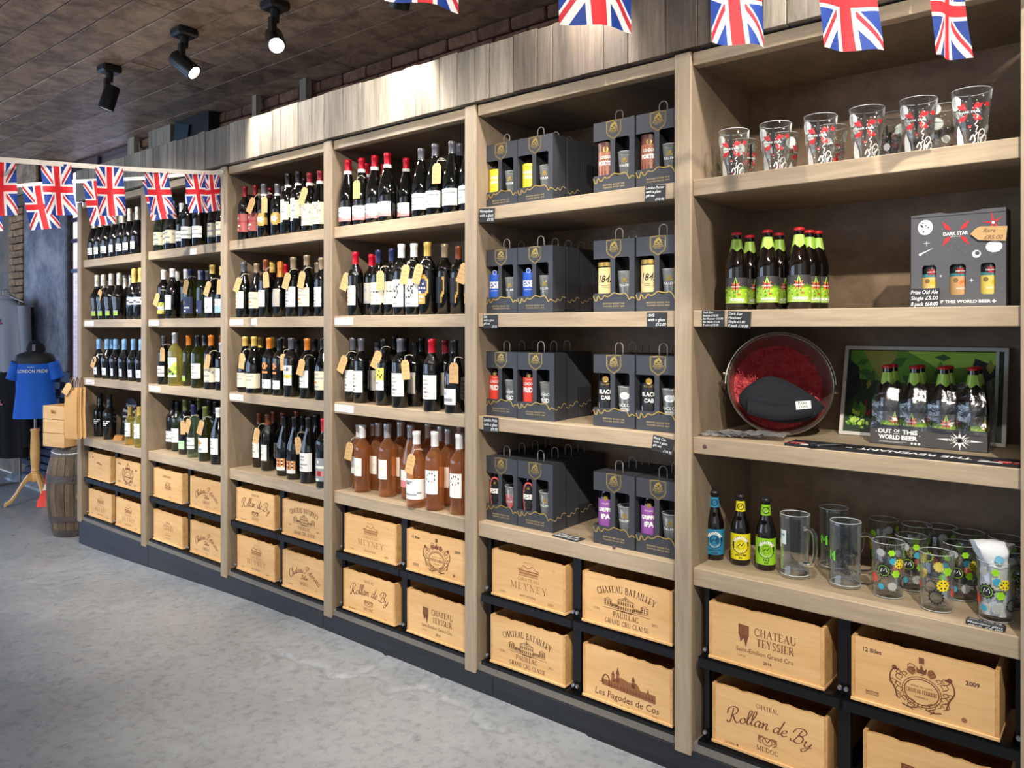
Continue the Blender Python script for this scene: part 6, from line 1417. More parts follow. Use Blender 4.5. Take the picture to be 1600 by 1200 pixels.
gl_ = [(1388, 2.527, 12, 'front left'), (1424, 2.64, 16, 'just behind the front left one'), (1463.5, 2.495, 140, 'nearest the edge'), (1500, 2.64, 14, 'left of the stuffed glass'), (1555.5, 2.51, -6, 'stuffed with white cloth and paper'), (1588, 2.66, 30, 'at the right end'), (1381, 2.81, 60, 'far left of back row'), (1432, 2.8, 100, 'second of back row'), (1472, 2.82, 40, 'third of back row'), (1513, 2.8, 70, 'fourth of back row'), (1571, 2.8, 20, 'last of back row')]
put = []
for i, (px, Y, rz, w_) in enumerate(gl_):
    X = min(PX(px, Y), POST[6]-.05)
    e = empty('tumbler_glass', (X, Y, z4), 'clear glass with coloured cog prints, %s, bottom shelf' % w_, 'glass', 'cog printed glasses on the bottom shelf', rz=R_(rz)); link('glass', GT, e); link('cog_print', GPR, e); rim(e, .045, .1645); rim(e, .0405, .004); put.append((X, Y))
CLO = flat('white_cloth', (226, 230, 234), .8); X, Y = put[4]
e = empty('folded_cloth', (X, Y, z4+.016), 'crumpled white printed cloth stuffed in cog glass, bottom right shelf', 'cloth'); rg = random.Random(3); rs_ = []
for i in range(14):
    z = .185*i/13; r = .034 if z < .14 else .034+(z-.14)*.35; rs_.append([((r*(1+.14*sin(5*t+z*30)+.05*sin(9*t)))*cos(t)-.008*(z > .15), (r*.85*(1+.14*sin(5*t+z*30)))*sin(t), z+(.012*sin(2*t+1) if i > 10 else 0)) for t in [2*pi*k/30 for k in range(30)]])
rs_.append([((v_[0])*.5, v_[1]*.5, .2) for v_ in rs_[-1]])
sharp(MB().rings(rs_, CLO).obj('cloth', e, fix=True), 70)
a = Art(); a.disc(.014, .16, .011, col('cloth_blue', (120, 190, 220)), 1, 14); a.rect(-.004, .075, .022, .12, flat('cream_leaflet', (226, 222, 200), .6), 1, 3); a.obj('printed_patch', e, lambda x, z, l: ((.0395)*sin(x/.037), -(.0395)*cos(x/.037), z))
# chalk label block on the shelf edge
X = PX(1540, YF+.02); e = empty('chalk_label_bar', (X, YF+.022, z4), 'small dark bar with chalk writing at right end of bottom shelf', 'price label', rz=-.05)
sharp(MB().box(-.046, -.012, 0, .046, .012, .016, SLATE, .004).obj('bar', e)); a = Art(); a.text('Meantime glass', 0, .0085, .0075, CHALK, 1, .01, fit=.082, shear=.2); a.text('each £6.00', 0, .0015, .0065, CHALK, 1, .01, fit=.08, shear=.2); a.obj('chalk_writing', e, FL(-.0124))
a = Art(); a.text('pint / mug £8', 0, -.004, .009, CHALK, 1, .01, fit=.075); a.obj('chalk_writing', e, lambda x, z, l: (x, z, .0164))
# knots and bolts in the shelf edges
for px, py, w_ in ((1101, 698, .007), (959, 855, .006)):
    lv = 3 if px > 1000 else 4; Y = YF-.001
    e = empty('screw_cover', (PX(px, Y), Y, PZ(px, py, Y)), 'small round purple-brown screw cover on the %s edge' % SHN[lv], 'screw cover')
    MB().lathe([(0, -.0015), (w_, -.001), (w_+.001, .001)], 16, flat('cover_brown', (92, 66, 70), .6), Matrix.Rotation(pi/2, 4, 'X') @ Matrix.Scale(-1, 4, (0, 0, 1))).obj('cap', e)
# ================================================================== FAR LEFT: chalk sign, bags, barrel, clothes
zb = LT[4][1]
Y = YF+.16; x0, x1 = PX(187, Y), PX(213, Y); hS = .3; w2 = (x1-x0)/2
e = empty('chalkboard_sign', ((x0+x1)/2, Y, zb), 'arched black chalkboard sign standing on the bottom shelf, first bay', 'sign')
o = [(-w2, 0), (w2, 0)]+[(w2*cos(t), hS-w2+w2*sin(t)) for t in [pi*k/10 for k in range(11)]]
n = len(o); MB().add([(x, 0, z) for x, z in o]+[(x, .008, z) for x, z in o], [tuple(range(n)), tuple(range(2*n-1, n-1, -1))]+[(i, i+n, (i+1) % n+n, (i+1) % n) for i in range(n)], flat('chalkboard', (40, 42, 52), .6)).obj('board', e, fix=True, rot=(-.08, 0, 0))
a = Art()
for i, s_ in enumerate(('Special', 'Dessert wine', 'and port', 'from £9.50')): a.text(s_, 0, .235-.042*i, .03, CHALK, 1, .015, fit=w2*1.6 if i else w2*1.1, shear=.15)
a.obj('chalk_writing', e, FL(-.001), rot=(-.08, 0, 0))
for i, (px, dl) in enumerate(((187, .045), (204, .0))):
    Y = YF+.1+dl*0-.035*i; X = PX(px, Y); e = empty('wood_block', (X, Y, zb), '%s orange wooden wedge lying among the half bottles, first bay' % ('left', 'right')[i], 'wood block', rz=.2)
    MB().add([(-.05, -.02, 0), (.05, -.02, 0), (.05, .02, 0), (-.05, .02, 0), (-.035, -.012, .035), (.05, -.012, .035), (.05, .02, .035), (-.035, .02, .035)], [(3, 2, 1, 0), (4, 5, 6, 7), (0, 1, 5, 4), (1, 2, 6, 5), (2, 3, 7, 6), (3, 0, 4, 7)], flat('amber_wood', (206, 140, 50), .5)).obj('wedge', e)
# kraft bottle bags hanging on the end panel
KB = flat('kraft_paper', (196, 152, 96), .7); KBD = flat('twisted_paper_handle', (104, 70, 48), .7)
XE = POST[0]
for i in range(3):
    Y = YF+.03+.055*i; X = XE-.035-.03*(i % 2)-.012*i; zt = H-.43; hb = .37; w2 = .055
    px_ = (113.5, 120, 127)[i]; Y = YF-.125+.032*i; X = PX((112.5, 121, 128)[i], Y)
    e = empty('paper_bag', (X, Y, zt-hb), 'tall brown kraft bottle bag, %s of three hanging beside the shelving' % ('leftmost', 'middle', 'rightmost')[i], 'paper bag', 'kraft bags hanging on the end panel', rz=(.42, -.05, -.12)[i])
    q = MB(); d = .012; pr = [(-w2, 0), (w2, 0)]
    rs_ = []
    for k, (z, dd, sh) in enumerate(((0, .006, .0), (.02, .011, .002), (.07, .012, .0), (.2, .01, -.003), (.33, .009, .0), (hb, .007, .002))):
        rs_.append([(-w2, -dd+sh, z), (0, -dd*.8+sh, z), (w2, -dd+sh, z), (w2*.93, 0+sh, z), (w2, dd+sh, z), (0, dd*.8+sh, z), (-w2, dd+sh, z), (-w2*.93, sh, z)])
    q.rings(rs_, KB).obj('bag', e, fix=True)
    for s_ in (-1, 1): MB().tube([(-.022, s_*.007, hb-.02), (-.02, s_*.006, hb+.02), (-.008, s_*.003, hb+.06), (.004, 0, hb+.075), (.014, s_*.003, hb+.06), (.022, s_*.006, hb+.02), (.022, s_*.007, hb-.02)], .0028, KBD, 6).obj('handle', e)
X = PX(110.5, YF-.14); e = empty('price_tag', (X, YF-.145, H-.40), 'kraft price tag hanging in front of the brown paper bags', 'price tag')
link('card', TG[0], e, (0, 0, 0), (0, .55, .6)); link('handwriting', TG[1], e, (0, 0, 0), (0, .55, .6)); MB().tube([(0, .0, -.01), (.008, .01, .02), (.012, .022, .04)], .001, STR, 4).obj('string', e)
# barrel
BX, BY = -6.465, 2.49; BHt = .69; e = empty('wooden_barrel', (BX, BY, 0), 'weathered dark wooden barrel with iron hoops beside the shelving end', 'barrel', rz=.3)
STV = wood('barrel_stave', (58, 46, 36), (92, 76, 60), (128, 110, 84), (6, 6, .9), rnd=30, var=.4, rough=.7, bump=.6); HOOP = wood('barrel_hoop_iron', (44, 38, 38), (66, 58, 56), (92, 82, 78), (4, 4, 6), rnd=9, var=.2, rough=.5, bump=.4)
def brad(z): t = z/BHt*2-1; return .142+.05*(1-t*t)
ns = 18
for k in range(ns):
    a0 = 2*pi*(k+.03)/ns; a1 = 2*pi*(k+.97)/ns; q = MB(); rr3 = []
    for j in range(11):
        z = BHt*j/10; r = brad(z); am = (a0+a1)/2
        rr3.append([(r*cos(a0), r*sin(a0), z), ((r+.0015)*cos(am), (r+.0015)*sin(am), z), (r*cos(a1), r*sin(a1), z), ((r-.02)*cos(a1), (r-.02)*sin(a1), z), ((r-.02)*cos(a0), (r-.02)*sin(a0), z)])
    q.rings(rr3, STV).obj('stave', e, fix=True)
MB().lathe([(0, BHt-.03), (brad(BHt)-.018, BHt-.03), (brad(BHt)-.018, BHt-.045), (0, BHt-.045)], 24, STV).obj('head', e)
MB().lathe([(0, .02), (brad(0)-.018, .02), (brad(0)-.018, .035), (0, .035)], 24, STV).obj('head', e)
for z0, z1 in ((.0, .055), (.115, .165), (.415, .475), (.62, .67)):
    o_ = MB().lathe([(brad(z0)+.001, z0), (brad(z0)+.004, z0+.001), (brad((z0+z1)/2)+.004, (z0+z1)/2), (brad(z1)+.004, z1-.001), (brad(z1)+.001, z1)], 40, HOOP).obj('hoop', e); sharp(o_)
cdv = Vector((-BX, -BY, 0)).normalized(); ca = math.atan2(cdv.y, cdv.x)-.3
for da, z in ((-.1, .445), (.28, .448), (.12, .14), (.1, .03)):
    r = brad(z)+.004; M_ = Matrix.Rotation(ca+da, 4, 'Z') @ Matrix.Translation((r, 0, z)) @ Matrix.Rotation(pi/2, 4, 'Y'); sharp(MB().lathe([(.011, 0), (.009, .004), (.004, .006), (0, .0065)], 10, HOOP, M_).obj('rivet', e))
M_ = Matrix.Rotation(ca+.2, 4, 'Z') @ Matrix.Translation((brad(.315)+.0, 0, .315)) @ Matrix.Rotation(pi/2, 4, 'Y')
sharp(MB().lathe([(.032, -.002), (.031, .004), (.012, .0045), (.011, .001), (0, .001)], 20, flat('brass_bung', (196, 156, 84), .4, .5), M_).obj('bung_plate', e))
q = MB(); q.tube([((brad(.66)+.006)*cos(t), (brad(.66)+.006)*sin(t), .645+.008*sin(t*2)) for t in [2*pi*k/30 for k in range(31)]], .005, flat('white_cord', (214, 212, 208), .7), 6, cap=False); q.o = Vector()
o_ = q.obj('cord', empty('rope_loop', (BX, BY, 0), 'white cord tied round the top of the barrel', 'rope')); sharp(o_)
# red ribbon hanging at the barrel side
cl = math.atan2(-.633, -.774); RIB = flat('red_ribbon', (226, 70, 62), .6); RIBW = flat('ribbon_white', (232, 210, 206), .6)
sd = Vector((-.774, -.633, 0)); e = empty('ribbon', Vector((BX, BY, 0))+sd*.2, 'red and white ribbon trailing down left side of the barrel', 'ribbon')
pts = [sd*(brad(z)+.012-.2)+Vector((0, 0, z)) for z in (.64, .56, .47, .38, .33)]+[sd*.03+Vector((0, 0, .25)), sd*.028+Vector((0, 0, .2))]; fwd = Vector((.7, -.7, 0)); wds = (.004, .005, .01, .014, .022, .03, .034); v = []; f = []
for p, wd in zip(pts, wds): v += [p-fwd*.004, p+fwd*.01+sd*wd*2]
f = [(2*i, 2*i+1, 2*i+3, 2*i+2) for i in range(6)]; me = mesh('ribbon_strip', v, f, [RIB, RIBW], [0, 1, 0, 1, 0, 0]); o_ = link('ribbon_strip', me, e); sm = o_.modifiers.new('s', 'SOLIDIFY'); sm.thickness = .002
# pine crate on the barrel
zc0 = BHt+.003; CW, CD, CHh = .235, .30, .315; e = empty('wooden_crate', (BX-.005, BY-.02, zc0), 'plain pine box with hand hole standing on the barrel', 'crate', rz=.25)
for s_ in range(3):
    z0 = CHh*s_/3+.002; z1 = CHh*(s_+1)/3-.002
    for sx in (-1, 1):
        if False:
            x_ = sx*CW/2
            MB().box(x_-.006, -CD/2, z0, x_+.006, -.045, z1, PINE(), .002).box(x_-.006, .045, z0, x_+.006, CD/2, z1, PINE(), .002).box(x_-.006, -.045, z0, x_+.006, .045, z0+.04, PINE()).box(x_-.006, -.045, z1-.03, x_+.006, .045, z1, PINE()).obj('slat', e)
        else: MB().box(sx*CW/2-.006, -CD/2, z0, sx*CW/2+.006, CD/2, z1, PINE(), .002).obj('slat', e)
    for sy in (-1, 1):
        y_ = sy*(CD/2-.006)
        if s_ == 2 and sy < 0: MB().box(-CW/2+.006, y_-.006, z0, -.03, y_+.006, z1, PINE(), .001).box(.03, y_-.006, z0, CW/2-.006, y_+.006, z1, PINE(), .001).box(-.03, y_-.006, z0, .03, y_+.006, z0+.042, PINE()).box(-.03, y_-.006, z1-.032, .03, y_+.006, z1, PINE()).obj('slat', e)
        else: MB().box(-CW/2+.006, y_-.006, z0, CW/2-.006, y_+.006, z1, PINE(), .001).obj('slat', e)
MB().box(-CW/2, -CD/2, 0, CW/2, CD/2, .008, PINE()).obj('base', e)
# mannequin stand with shirt and cap
def oval(cx, cy, z, rx, ry, n=28, ax=None, wob=0, ph=0):
    return [Vector((cx+rx*cos(t)*(1+wob*sin(4*t+ph)), cy+ry*sin(t)*(1+wob*sin(4*t+ph)), z)) for t in [2*pi*k/n for k in range(n)]]
SX, SY = PX(55, 2.68), 2.68; BEECH = wood('varnished_beech', (206, 150, 84), (226, 176, 108), (238, 194, 130), (5, 5, 1), rnd=3, var=.05, rough=.3)
fz = math.atan2(-SY, -SX)-math.atan2(-1, 0)     # turn the front to the camera
e = empty('mannequin_stand', (SX, SY, 0), 'turned beech tripod stand with chrome rod carrying the blue shirt', 'mannequin stand', rz=fz*.8)
sharp(MB().lathe([(0, .2), (.03, .2), (.034, .22), (.034, .26), (.03, .27), (.036, .28), (.03, .29), (.036, .3), (.03, .31), (.034, .33), (.04, .45), (.036, .6), (.034, .65), (.04, .665), (.036, .68), (0, .685)], 24, BEECH).obj('turned_post', e), 50)
for k in range(3):
    t = (-2.55, -.95, 1.2)[k]; q = MB(); c = Vector((cos(t), sin(t), 0)); s_ = Vector((-sin(t), cos(t), 0)); rr3 = []
    for r, z, h in ((.02, .25, .07), (.07, .235, .06), (.12, .18, .045), (.17, .1, .04), (.22, .045, .035), (.27, .018, .034)):
        r2 = r*.92; p = c*r2+Vector((0, 0, z)); rr3.append([p+s_*.014+Vector((0, 0, h/2)), p-s_*.014+Vector((0, 0, h/2)), p-s_*.014-Vector((0, 0, min(h/2, z))), p+s_*.014-Vector((0, 0, min(h/2, z)))])
    o_ = q.rings(rr3, BEECH).obj('leg', e, fix=True); bv = o_.modifiers.new('b', 'BEVEL'); bv.width = .006; bv.segments = 2
sharp(MB().lathe([(.012, .68), (.012, .95), (0, .95)], 14, flat('chrome_rod', (200, 200, 204), .15, 1)).obj('rod', e))
zt0 = .78
torso = [( .94, .13, .075), (1.0, .15, .08), (1.1, .15, .085), (1.2, .15, .09), (1.3, .17, .095), (1.36, .15, .08), (1.39, .07, .05), (1.43, .052, .048), (1.45, .05, .046)]
sharp(MB().rings([oval(0, 0, z, rx, ry) for z, rx, ry in torso], flat('black_form', (18, 18, 20), .6)).obj('body_form', e, fix=True), 60)
TS = flat('royal_blue_jersey', (10, 92, 196), .75); te = empty('tshirt', (SX, SY, .78), 'royal blue tshirt lettered LONDON PRIDE on the mannequin stand', 't-shirt', rz=fz*.8); te.scale = (.9, .9, .95)
sh = [(.0, .2, .115, .03), (.08, .195, .112, .028), (.2, .178, .107, .018), (.3, .168, .105, .01), (.4, .176, .108, .006), (.49, .188, .11, .003), (.55, .185, .1, 0), (.585, .15, .08, 0), (.605, .1, .066, 0), (.61, .075, .062, 0)]
rs_ = [[Vector((rx*cos(t)*(1+wob*sin(7*t+z*4)), ry*sin(t)*(1+wob*1.6*sin(7*t+z*4)), z)) for t in [2*pi*k/56 for k in range(56)]] for z, rx, ry, wob in sh]
o_ = MB().rings(rs_, TS, cap=False).obj('shirt_body', te); sharp(o_, 80); sm = o_.modifiers.new('s', 'SUBSURF'); sm.levels = 1; sm.render_levels = 1
for s_ in (-1, 1):
    rr3 = []
    for d, r, r2 in ((0, .07, .075), (.05, .068, .072), (.1, .066, .07), (.15, .066, .07), (.17, .068, .071)):
        c = Vector((s_*(.145+d*.30), 0, .53-d*.95)); dx = Vector((s_*.95, 0, .3)).normalized()
        rr3.append([c+dx*r*cos(t)+Vector((0, 1, 0))*r2*sin(t) for t in [2*pi*k/24 for k in range(24)]])
    o_ = MB().rings(rr3, TS, cap=False).obj('sleeve', te); sharp(o_, 80); sm = o_.modifiers.new('s', 'SOLIDIFY'); sm.thickness = .003
sharp(MB().lathe([(.072, .598), (.078, .612), (.07, .616), (.066, .604)], 28, TS, Matrix.Scale(.86, 4, (0, 1, 0))).obj('collar', te))
a = Art(); a.text('LONDON PRIDE', 0, .44, .042, flat('shirt_lettering', (206, 220, 236), .7), 1, .03, fit=.265); a.text("FULLER'S", -.01, .487, .012, WP, 1, .01, fit=.06)
a.obj('lettering', te, lambda x, z, l: (x, -.108*sqrt(max(0.02, 1-(x/.19)**2))-.006, z))
# the cap perched on the neck
ce = empty('baseball_cap', (SX, SY, 1.385), 'black cap with grey swing tag resting on the mannequin neck', 'cap', rz=fz*.8-.3); ce.scale = (.82, .82, .9)
CPB = flat('cap_black_cloth', (16, 16, 22), .85)
rs_ = [[Vector((.095*c_*cos(t)-.0, .08*c_*sin(t), z)) for t in [2*pi*k/28 for k in range(28)]] for z, c_ in ((.0, 1.0), (.03, 1.02), (.06, .97), (.085, .82), (.1, .58), (.108, .28), (.11, .05))]
o_ = MB().rings(rs_, CPB, cap=False).obj('crown', ce, rot=(0, .35, 0)); sharp(o_, 70)
v = []; 
for r in (0, 1):
    for k in range(13): t = pi+(-1+2*k/12)*1.1; rr_2 = .093 if r == 0 else .165; v.append((rr_2*cos(t), .08/.093*rr_2*sin(t)*.8, .004-.03*r-.02*r*abs(k-6)/6))
o_ = link('peak', mesh('peak', v, [(k, k+1, k+14, k+13) for k in range(12)], CPB), ce, rot=(0, -.1, 0)); sm = o_.modifiers.new('s', 'SOLIDIFY'); sm.thickness = .004
MB().box(-.014, -.1, .01, .016, -.098, .075, flat('grey_swing_tag', (128, 126, 136), .5), .0005).obj('swing_tag', ce, rot=(0, 0, .4))
# garments hanging on a rail
RX0, RX1, RY = -9.9, PX(34, 2.85), 2.8
re_ = empty('clothes_rail', ((RX0+RX1)/2, RY, 0), 'steel garment rail at the far left carrying hooded tops', 'clothes rail')
MB(re_.location).tube([(RX0, RY+.1, 1.86), (RX1-.2, RY+.1, 1.86)], .012, STEEL, 10).tube([(RX0, RY+.1, .01), (RX0, RY+.1, 1.86)], .012, STEEL, 10).tube([(RX1-.2, RY+.1, 1.0), (RX1-.2, RY+.1, 1.86)], .012, STEEL, 10).obj('rail', re_)
MB(re_.location).tube([(RX0, RY+.1, 1.12), (RX1-.2, RY+.1, 1.12)], .012, STEEL, 10).tube([(RX1-.2, RY+.1, .0), (RX1-.2, RY+.1, 1.0)], .012, STEEL, 10).tube([(RX0, RY-.1, .02), (RX1-.2, RY-.1, .02), (RX1-.2, RY+.28, .02)], .012, STEEL, 10).obj('lower_rail', re_)
def garment(px, Y, ztop, h, m, lab, n_, yaw, logo=None, w=.25, hood=True):
    X = PX(px, Y); e = empty('hooded_top', (X, Y, ztop-h), lab, 'hoodie', rz=yaw)
    sh = [(0, w, .07, .05), (.1, w*1.0, .075, .05), (h*.5, w*.98, .075, .045), (h*.75, w*.95, .07, .02), (h*.88, w*.85, .06, 0), (h*.96, w*.5, .05, 0), (h, w*.3, .045, 0)]
    rs_ = [[Vector((rx*cos(t)*(1+.3*wb*sin(6*t)), ry*sin(t)*(1+5*wb*sin(9*t+z*2)), z)) for t in [2*pi*k/40 for k in range(40)]] for z, rx, ry, wb in sh]
    o_ = MB().rings(rs_, m).obj('body', e, fix=True); sharp(o_, 80)
    for s_ in (-1, 1):
        rr3 = [[Vector((s_*(w*.78+.05*d+.02), -.01, h*.88-d))+Vector((.055*(1-.3*d)*cos(t), .06*(1-.3*d)*sin(t)*(1+.1*sin(5*t+9*d)), 0)) for t in [2*pi*k/16 for k in range(16)]] for d in (-.02, .1, .25, .4, .55, .6)]
        sharp(MB().rings(rr3, m).obj('sleeve', e, fix=True), 80)
    if hood:
        rr3 = [[Vector((.1*k_*cos(t), .03+.06*k_*sin(t), h-.03+z)) for t in [2*pi*k/18 for k in range(18)]] for z, k_ in ((0, 1), (.03, 1.05), (.06, .9), (.08, .5))]
        sharp(MB().rings(rr3, m).obj('hood', e, fix=True), 80)
    MB().tube([(-.2, 0, h-.03), (-.05, 0, h+.035), (0, 0, h+.045), (.05, 0, h+.035), (.2, 0, h-.03)], .006, flat('hanger_white', (220, 218, 214), .5), 6).tube([(0, 0, h+.045), (0, 0, h+.08), (.01, .02, h+.1), (.02, .06, h+.09)], .003, STEEL, 6).obj('hanger', e)
    if logo: a = Art(); a.star(0, h*.7, .035, .014, 6, logo, 1); a.rect(-.04, h*.7-.035, .04, h*.7-.02, logo); a.obj('chest_print', e, FL(-.084))
    return e
HG_ = flat('grey_marl', (160, 160, 168), .85); HGD = flat('dark_marl', (78, 76, 80), .85); HB = flat('black_fleece', (14, 14, 17), .9); LR = flat('chest_red', (170, 40, 60), .7); LP = flat('chest_pink', (210, 120, 140), .7)
garment(5, 2.72, 1.89, .72, HG_, 'light grey hooded top with red chest print, front of upper rail', 0, .7, LR)
garment(10, 2.83, 1.88, .7, HGD, 'dark grey hooded top hanging behind the light grey one', 1, 1.0)
garment(13, 2.93, 1.87, .7, flat('mid_marl', (104, 102, 108), .85), 'mid grey hooded top, rearmost on upper rail', 2, 1.1)
garment(6, 2.70, 1.12, .8, HB, 'black hooded top with pink print, front of lower rail', 3, .7, LP)
garment(14, 2.82, 1.12, .8, HB, 'black hooded top, second on lower rail behind the stand', 4, 1.0)
garment(22, 2.93, 1.10, .8, HB, 'black hooded top, rearmost on lower rail by the wall', 5, 1.1)
# lumpy concrete foot of the pier
q = MB(); rr3 = []; rg = random.Random(2)
for i in range(12):
    x = -9.3+i*.12; h = .05+.03*rg.random(); rr3.append([(x, YW-.02, h), (x, YW-.09, h*.8), (x, YW-.14-.02*rg.random(), .02), (x, YW-.16, -.01), (x, YW-.0, -.01)])
q.rings(rr3, FLOORM).obj('baseboard_back', kind='structure', fix=True)

# ================================================================== SPOTLIGHTS ON THE CEILING
LAMP = flat('spot_black', (16, 16, 18), .4); LENS = flat('spot_lens', (255, 246, 236), .3, emit=22)
def fixture(X, Y, aim, lab, energy, deg):
    e = empty('ceiling_spotlight', (X, Y, CEIL-.004), lab, 'spotlight', 'black ceiling spotlights'); d = (Vector(aim)-Vector((X, Y, CEIL-.22))).normalized()
    o_ = MB().box(-.055, -.055, -.045, .055, .055, 0, LAMP, .012).obj('mount', e); sharp(o_)
    sharp(MB().lathe([(0, -.1), (.02, -.1), (.022, -.045), (0, -.045)], 14, LAMP).obj('swivel', e))
    MB().box(-.018, -.03, -.2, .018, .0, -.08, LAMP, .004).obj('bracket', e)
    q = d.to_track_quat('-Z', 'Y').to_matrix().to_4x4(); c = Vector((0, 0, -.19)); M_ = Matrix.Translation(c) @ q
    sharp(MB().lathe([(0, .07), (.04, .07), (.044, .064), (.044, -.075), (.041, -.078), (.036, -.075), (.034, -.06), (0, -.058)], 28, LAMP, M_).obj('barrel', e))
    MB().lathe([(0, -.064), (.033, -.064)], 20, LENS, M_).obj('lens', e)
    p = Vector((X, Y, CEIL-.004))+c+d*.1
    spot(p, aim, energy, deg, .5, (1, .95, .88), .03)
z_s = CEIL
def ceil_at(px, py):
    Y = YAT(px, py, CEIL); return PX(px, Y), Y
x1, y1 = ceil_at(171, 102); fixture(x1, y1, (x1-.35, y1-.4, 1.2), 'black ceiling spotlight, leftmost, aimed down to the left', 60, 80)
x1, y1 = ceil_at(288, 44); fixture(x1, y1, (x1+.55, 2.38, 2.45), 'black ceiling spotlight, second from left, aimed to the right', 38, 85)
x1 = PX(408, 2.16); fixture(x1+.12, 2.16, (x1+1.7, 1.35, 1.6), 'black ceiling spotlight glaring at the camera above the third bay', 60, 100)
for x in (-2.35, -1.4, -.4, .5): fixture(x, 2.16, (x-.45, 2.38, 2.35), 'black ceiling spotlight above %s bay out of frame' % {-2.35: 'the fourth', -1.4: 'the fifth', -.4: 'the sixth', .5: 'no'}[x], 34, 105)

# ================================================================== UNION FLAG BUNTING
t = NT('union_flag_cloth'); tc = t.n('ShaderNodeTexCoord'); sx_ = t.n('ShaderNodeSeparateXYZ'); t.t.links.new(tc.outputs['UV'], sx_.inputs[0])
u = (V(t, sx_.outputs[0])-.5)*30; v_ = (V(t, sx_.outputs[1])-.5)*48
L0 = sqrt(30*30+48*48); d1 = (u*(48/L0))-(v_*(30/L0)); d2 = (u*(48/L0))+(v_*(30/L0))
wd = d1.abs().lt(3.1).max(d2.abs().lt(3.1)); sg = v_.gt(0)*2-1
r1 = (d1*sg).gt(0)*(d1*sg).lt(2.1); r2 = ((d2*sg)*-1).gt(0)*((d2*sg)*-1).lt(2.1)
wc = u.abs().lt(4.8).max(v_.abs().lt(4.8)); rc = u.abs().lt(2.9).max(v_.abs().lt(2.9))
Wt, Rd, Bl = s2l((232, 226, 222)), s2l((214, 32, 44)), s2l((22, 58, 142))
c = t.mix(wd, Bl, Wt); c = t.mix(r1.max(r2), c, s2l((196, 40, 56))); c = t.mix(wc, c, Wt); c = t.mix(rc, c, Rd)
t.set(t.b.inputs['Base Color'], c); t.inp('Roughness', .7); tl = t.n('ShaderNodeBsdfTranslucent'); t.set(tl.inputs[0], c); ms = t.n('ShaderNodeMixShader'); ms.inputs[0].default_value = .38
out = [n_ for n_ in t.t.nodes if n_.type == 'OUTPUT_MATERIAL'][0]; t.t.links.new(t.b.outputs[0], ms.inputs[1]); t.t.links.new(tl.outputs[0], ms.inputs[2]); t.t.links.new(ms.outputs[0], out.inputs[0]); FLG = t.m
TAPE = flat('bunting_tape', (226, 222, 214), .7)
FN = 0
def flag(p0, p1, hgt, drift, seed, lab, out=0.0, droop=Vector((0, 0, 0))):
    """p0, p1: top corners; drift: sideways shift of the lower edge"""
    rg = random.Random(seed); n, m = 14, 20; v = []; uv = []; f = []; ax_ = (p1-p0); nr = ax_.cross(Vector((0, 0, 1))).normalized(); o_ = (p0+p1)/2; ph = rg.uniform(0, 6)
    for j in range(m+1):
        s_ = j/m
        for i in range(n+1):
            q = i/n; p = p0+ax_*q+Vector((0, 0, -hgt*s_))+drift*s_**1.3; p += nr*(.010*s_*sin(2.2*pi*q+ph+s_)+out*s_*s_*.1+.006*s_*sin(5*q+3*s_+ph)); v.append(p-o_); uv.append((q, 1-s_))
    for j in range(m):
        for i in range(n): k = j*(n+1)+i; f.append((k, k+1, k+n+2, k+n+1))
    me = mesh('flag', v, f, FLG, smooth=True, uvs=uv)
    return me, o_
def bunting(name_lab, ctrl, flags, tw_=.011):
    pts = [Vector(DEP(*c_)) for c_ in ctrl]; mid = pts[len(pts)//2]; e = empty('bunting', mid, name_lab, 'bunting', 'union flag bunting')
    cc = []
    for i in range(len(pts)-1):
        a, b, c_, d = pts[max(i-1, 0)], pts[i], pts[i+1], pts[min(i+2, len(pts)-1)]
        for k in range(6): t_ = k/6; cc.append(.5*((2*b)+(-a+c_)*t_+(2*a-5*b+4*c_-d)*t_*t_+(-a+3*b-3*c_+d)*t_**3))
    cc.append(pts[-1]); q = MB(mid); v = []
    for p in cc: v += [p+Vector((0, 0, tw_)), p-Vector((0, 0, tw_))]
    n2 = len(v); v2 = [x+Vector((.001, -.001, 0)) for x in v]
    q.add(v+v2, [(2*i, 2*i+1, 2*i+3, 2*i+2) for i in range(len(cc)-1)]+[(n2+2*i, n2+2*i+2, n2+2*i+3, n2+2*i+1) for i in range(len(cc)-1)], TAPE).obj('tape', e)
    for (a, b, h, dr, sd_) in flags:
        P0, P1 = Vector(DEP(*a)), Vector(DEP(*b)); me, o_ = flag(P0, P1, h, Vector(dr), sd_, ''); link('flag', me, e, o_-mid)
    return e
RT = Vector((.774, .633, 0))
def fl(px0, px1, y0, y1, d0, d1, yb, sh, sd_):     # top corners, lower edge height in the photo, sideways drift in px
    dm = (d0+d1)/2; return ((px0, y0, d0), (px1, y1, d1), (yb-(y0+y1)/2)*dm/1200, RT*(sh*dm/1200), sd_)
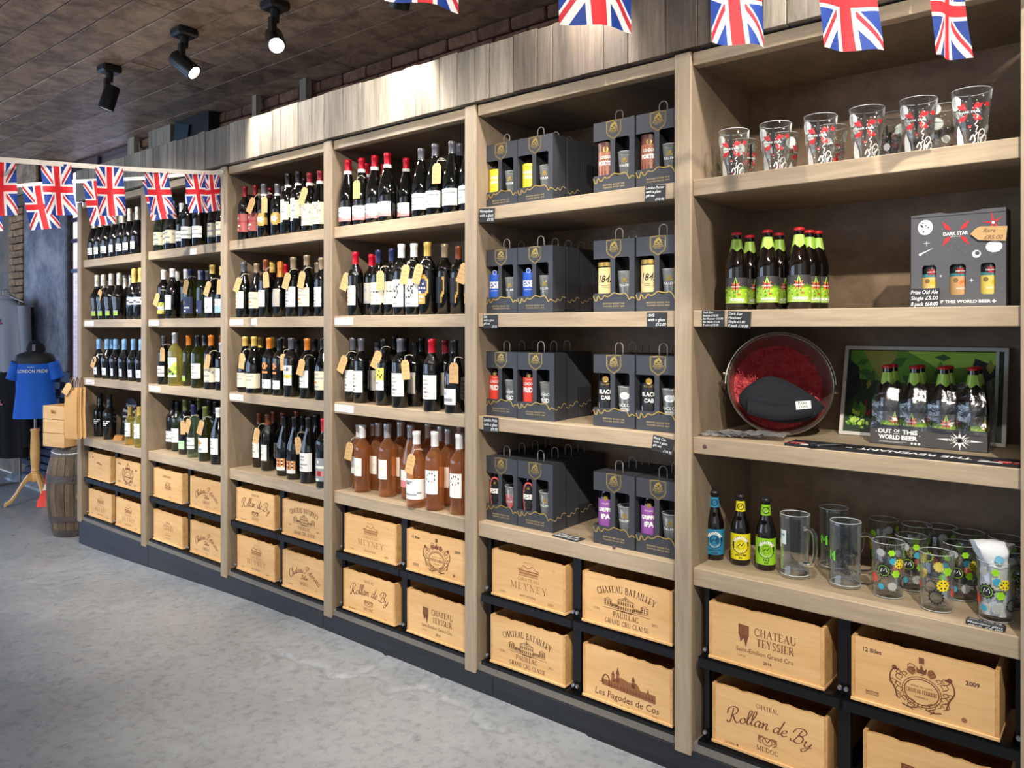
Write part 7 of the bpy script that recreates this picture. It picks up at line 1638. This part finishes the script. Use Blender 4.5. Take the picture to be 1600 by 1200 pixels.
bunting('nearer string of small Union Jack flags on white tape, tied to shelving post',
        [(-30, 247, 3.1), (90, 256, 3.45), (200, 264, 3.75), (300, 269, 4.1), (348, 270, 4.42)],
        [fl(-22, 25, 250, 252, 3.2, 3.3, 337, 1, 1), fl(63.5, 111, 255, 257, 3.4, 3.5, 336, 8, 2), fl(149, 192, 260, 262, 3.6, 3.7, 337, 5, 3), fl(225, 262, 265, 266, 3.85, 3.95, 335, 12, 4), fl(288.5, 320, 267, 268, 4.1, 4.2, 332, 8, 5)])
bunting('farther string of small Union Jack flags hanging behind the nearer one',
        [(-30, 296, 3.8), (65, 287, 3.95), (130, 283, 4.05), (230, 278, 4.2), (310, 271, 4.32), (350, 268, 4.46)],
        [fl(-38, 0, 296, 294, 3.8, 3.85, 362, 5, 6), fl(34.5, 82, 289, 287, 3.9, 3.98, 358, 14, 7), fl(129.5, 170, 283, 281, 4.05, 4.1, 351, 12, 8), fl(222.5, 263, 278, 276, 4.2, 4.25, 343, 14, 9), fl(316, 343, 271, 269, 4.3, 4.4, 330, 4, 10)], .009)
def nf(p0, p1, yb, K0, K1, sh, sd_, topz=.87):
    d0, d1 = 1200/K0, 1200/K1; return ((p0, 512-topz*K0, d0), (p1, 512-topz*K1, d1), topz-(512-yb)/((K0+K1)/2), RT*(sh*(d0+d1)/2400), sd_)
bunting('string of larger Union Jack flags hanging from above along the top of the view',
        [(480, 512-.88*860, 1200/860), (660, 512-.87*785, 1200/785), (930, 512-.868*732, 1200/732), (1150, 512-.868*692, 1200/692), (1340, 512-.87*676, 1200/676), (1500, 512-.872*655, 1200/655), (1700, 512-.88*630, 1200/630)],
        [nf(598, 716, 8, 800, 770, 4, 11), nf(870, 985, 42, 742, 722, 6, 12), nf(1103, 1184, 70, 700, 686, 10, 13), nf(1271, 1362, 78, 682, 672, 14, 14), nf(1450, 1505, 90, 664, 654, 8, 15)])
for i, (px, py, d) in enumerate(((347, 269, 4.44),)):
    e = empty('string_knot', DEP(px, py, d), 'white knot tying the bunting to the shelving post', 'knot'); sharp(MB().lathe([(0, -.012), (.009, -.006), (.011, .002), (.006, .01), (0, .012)], 10, TAPE).obj('knot', e))
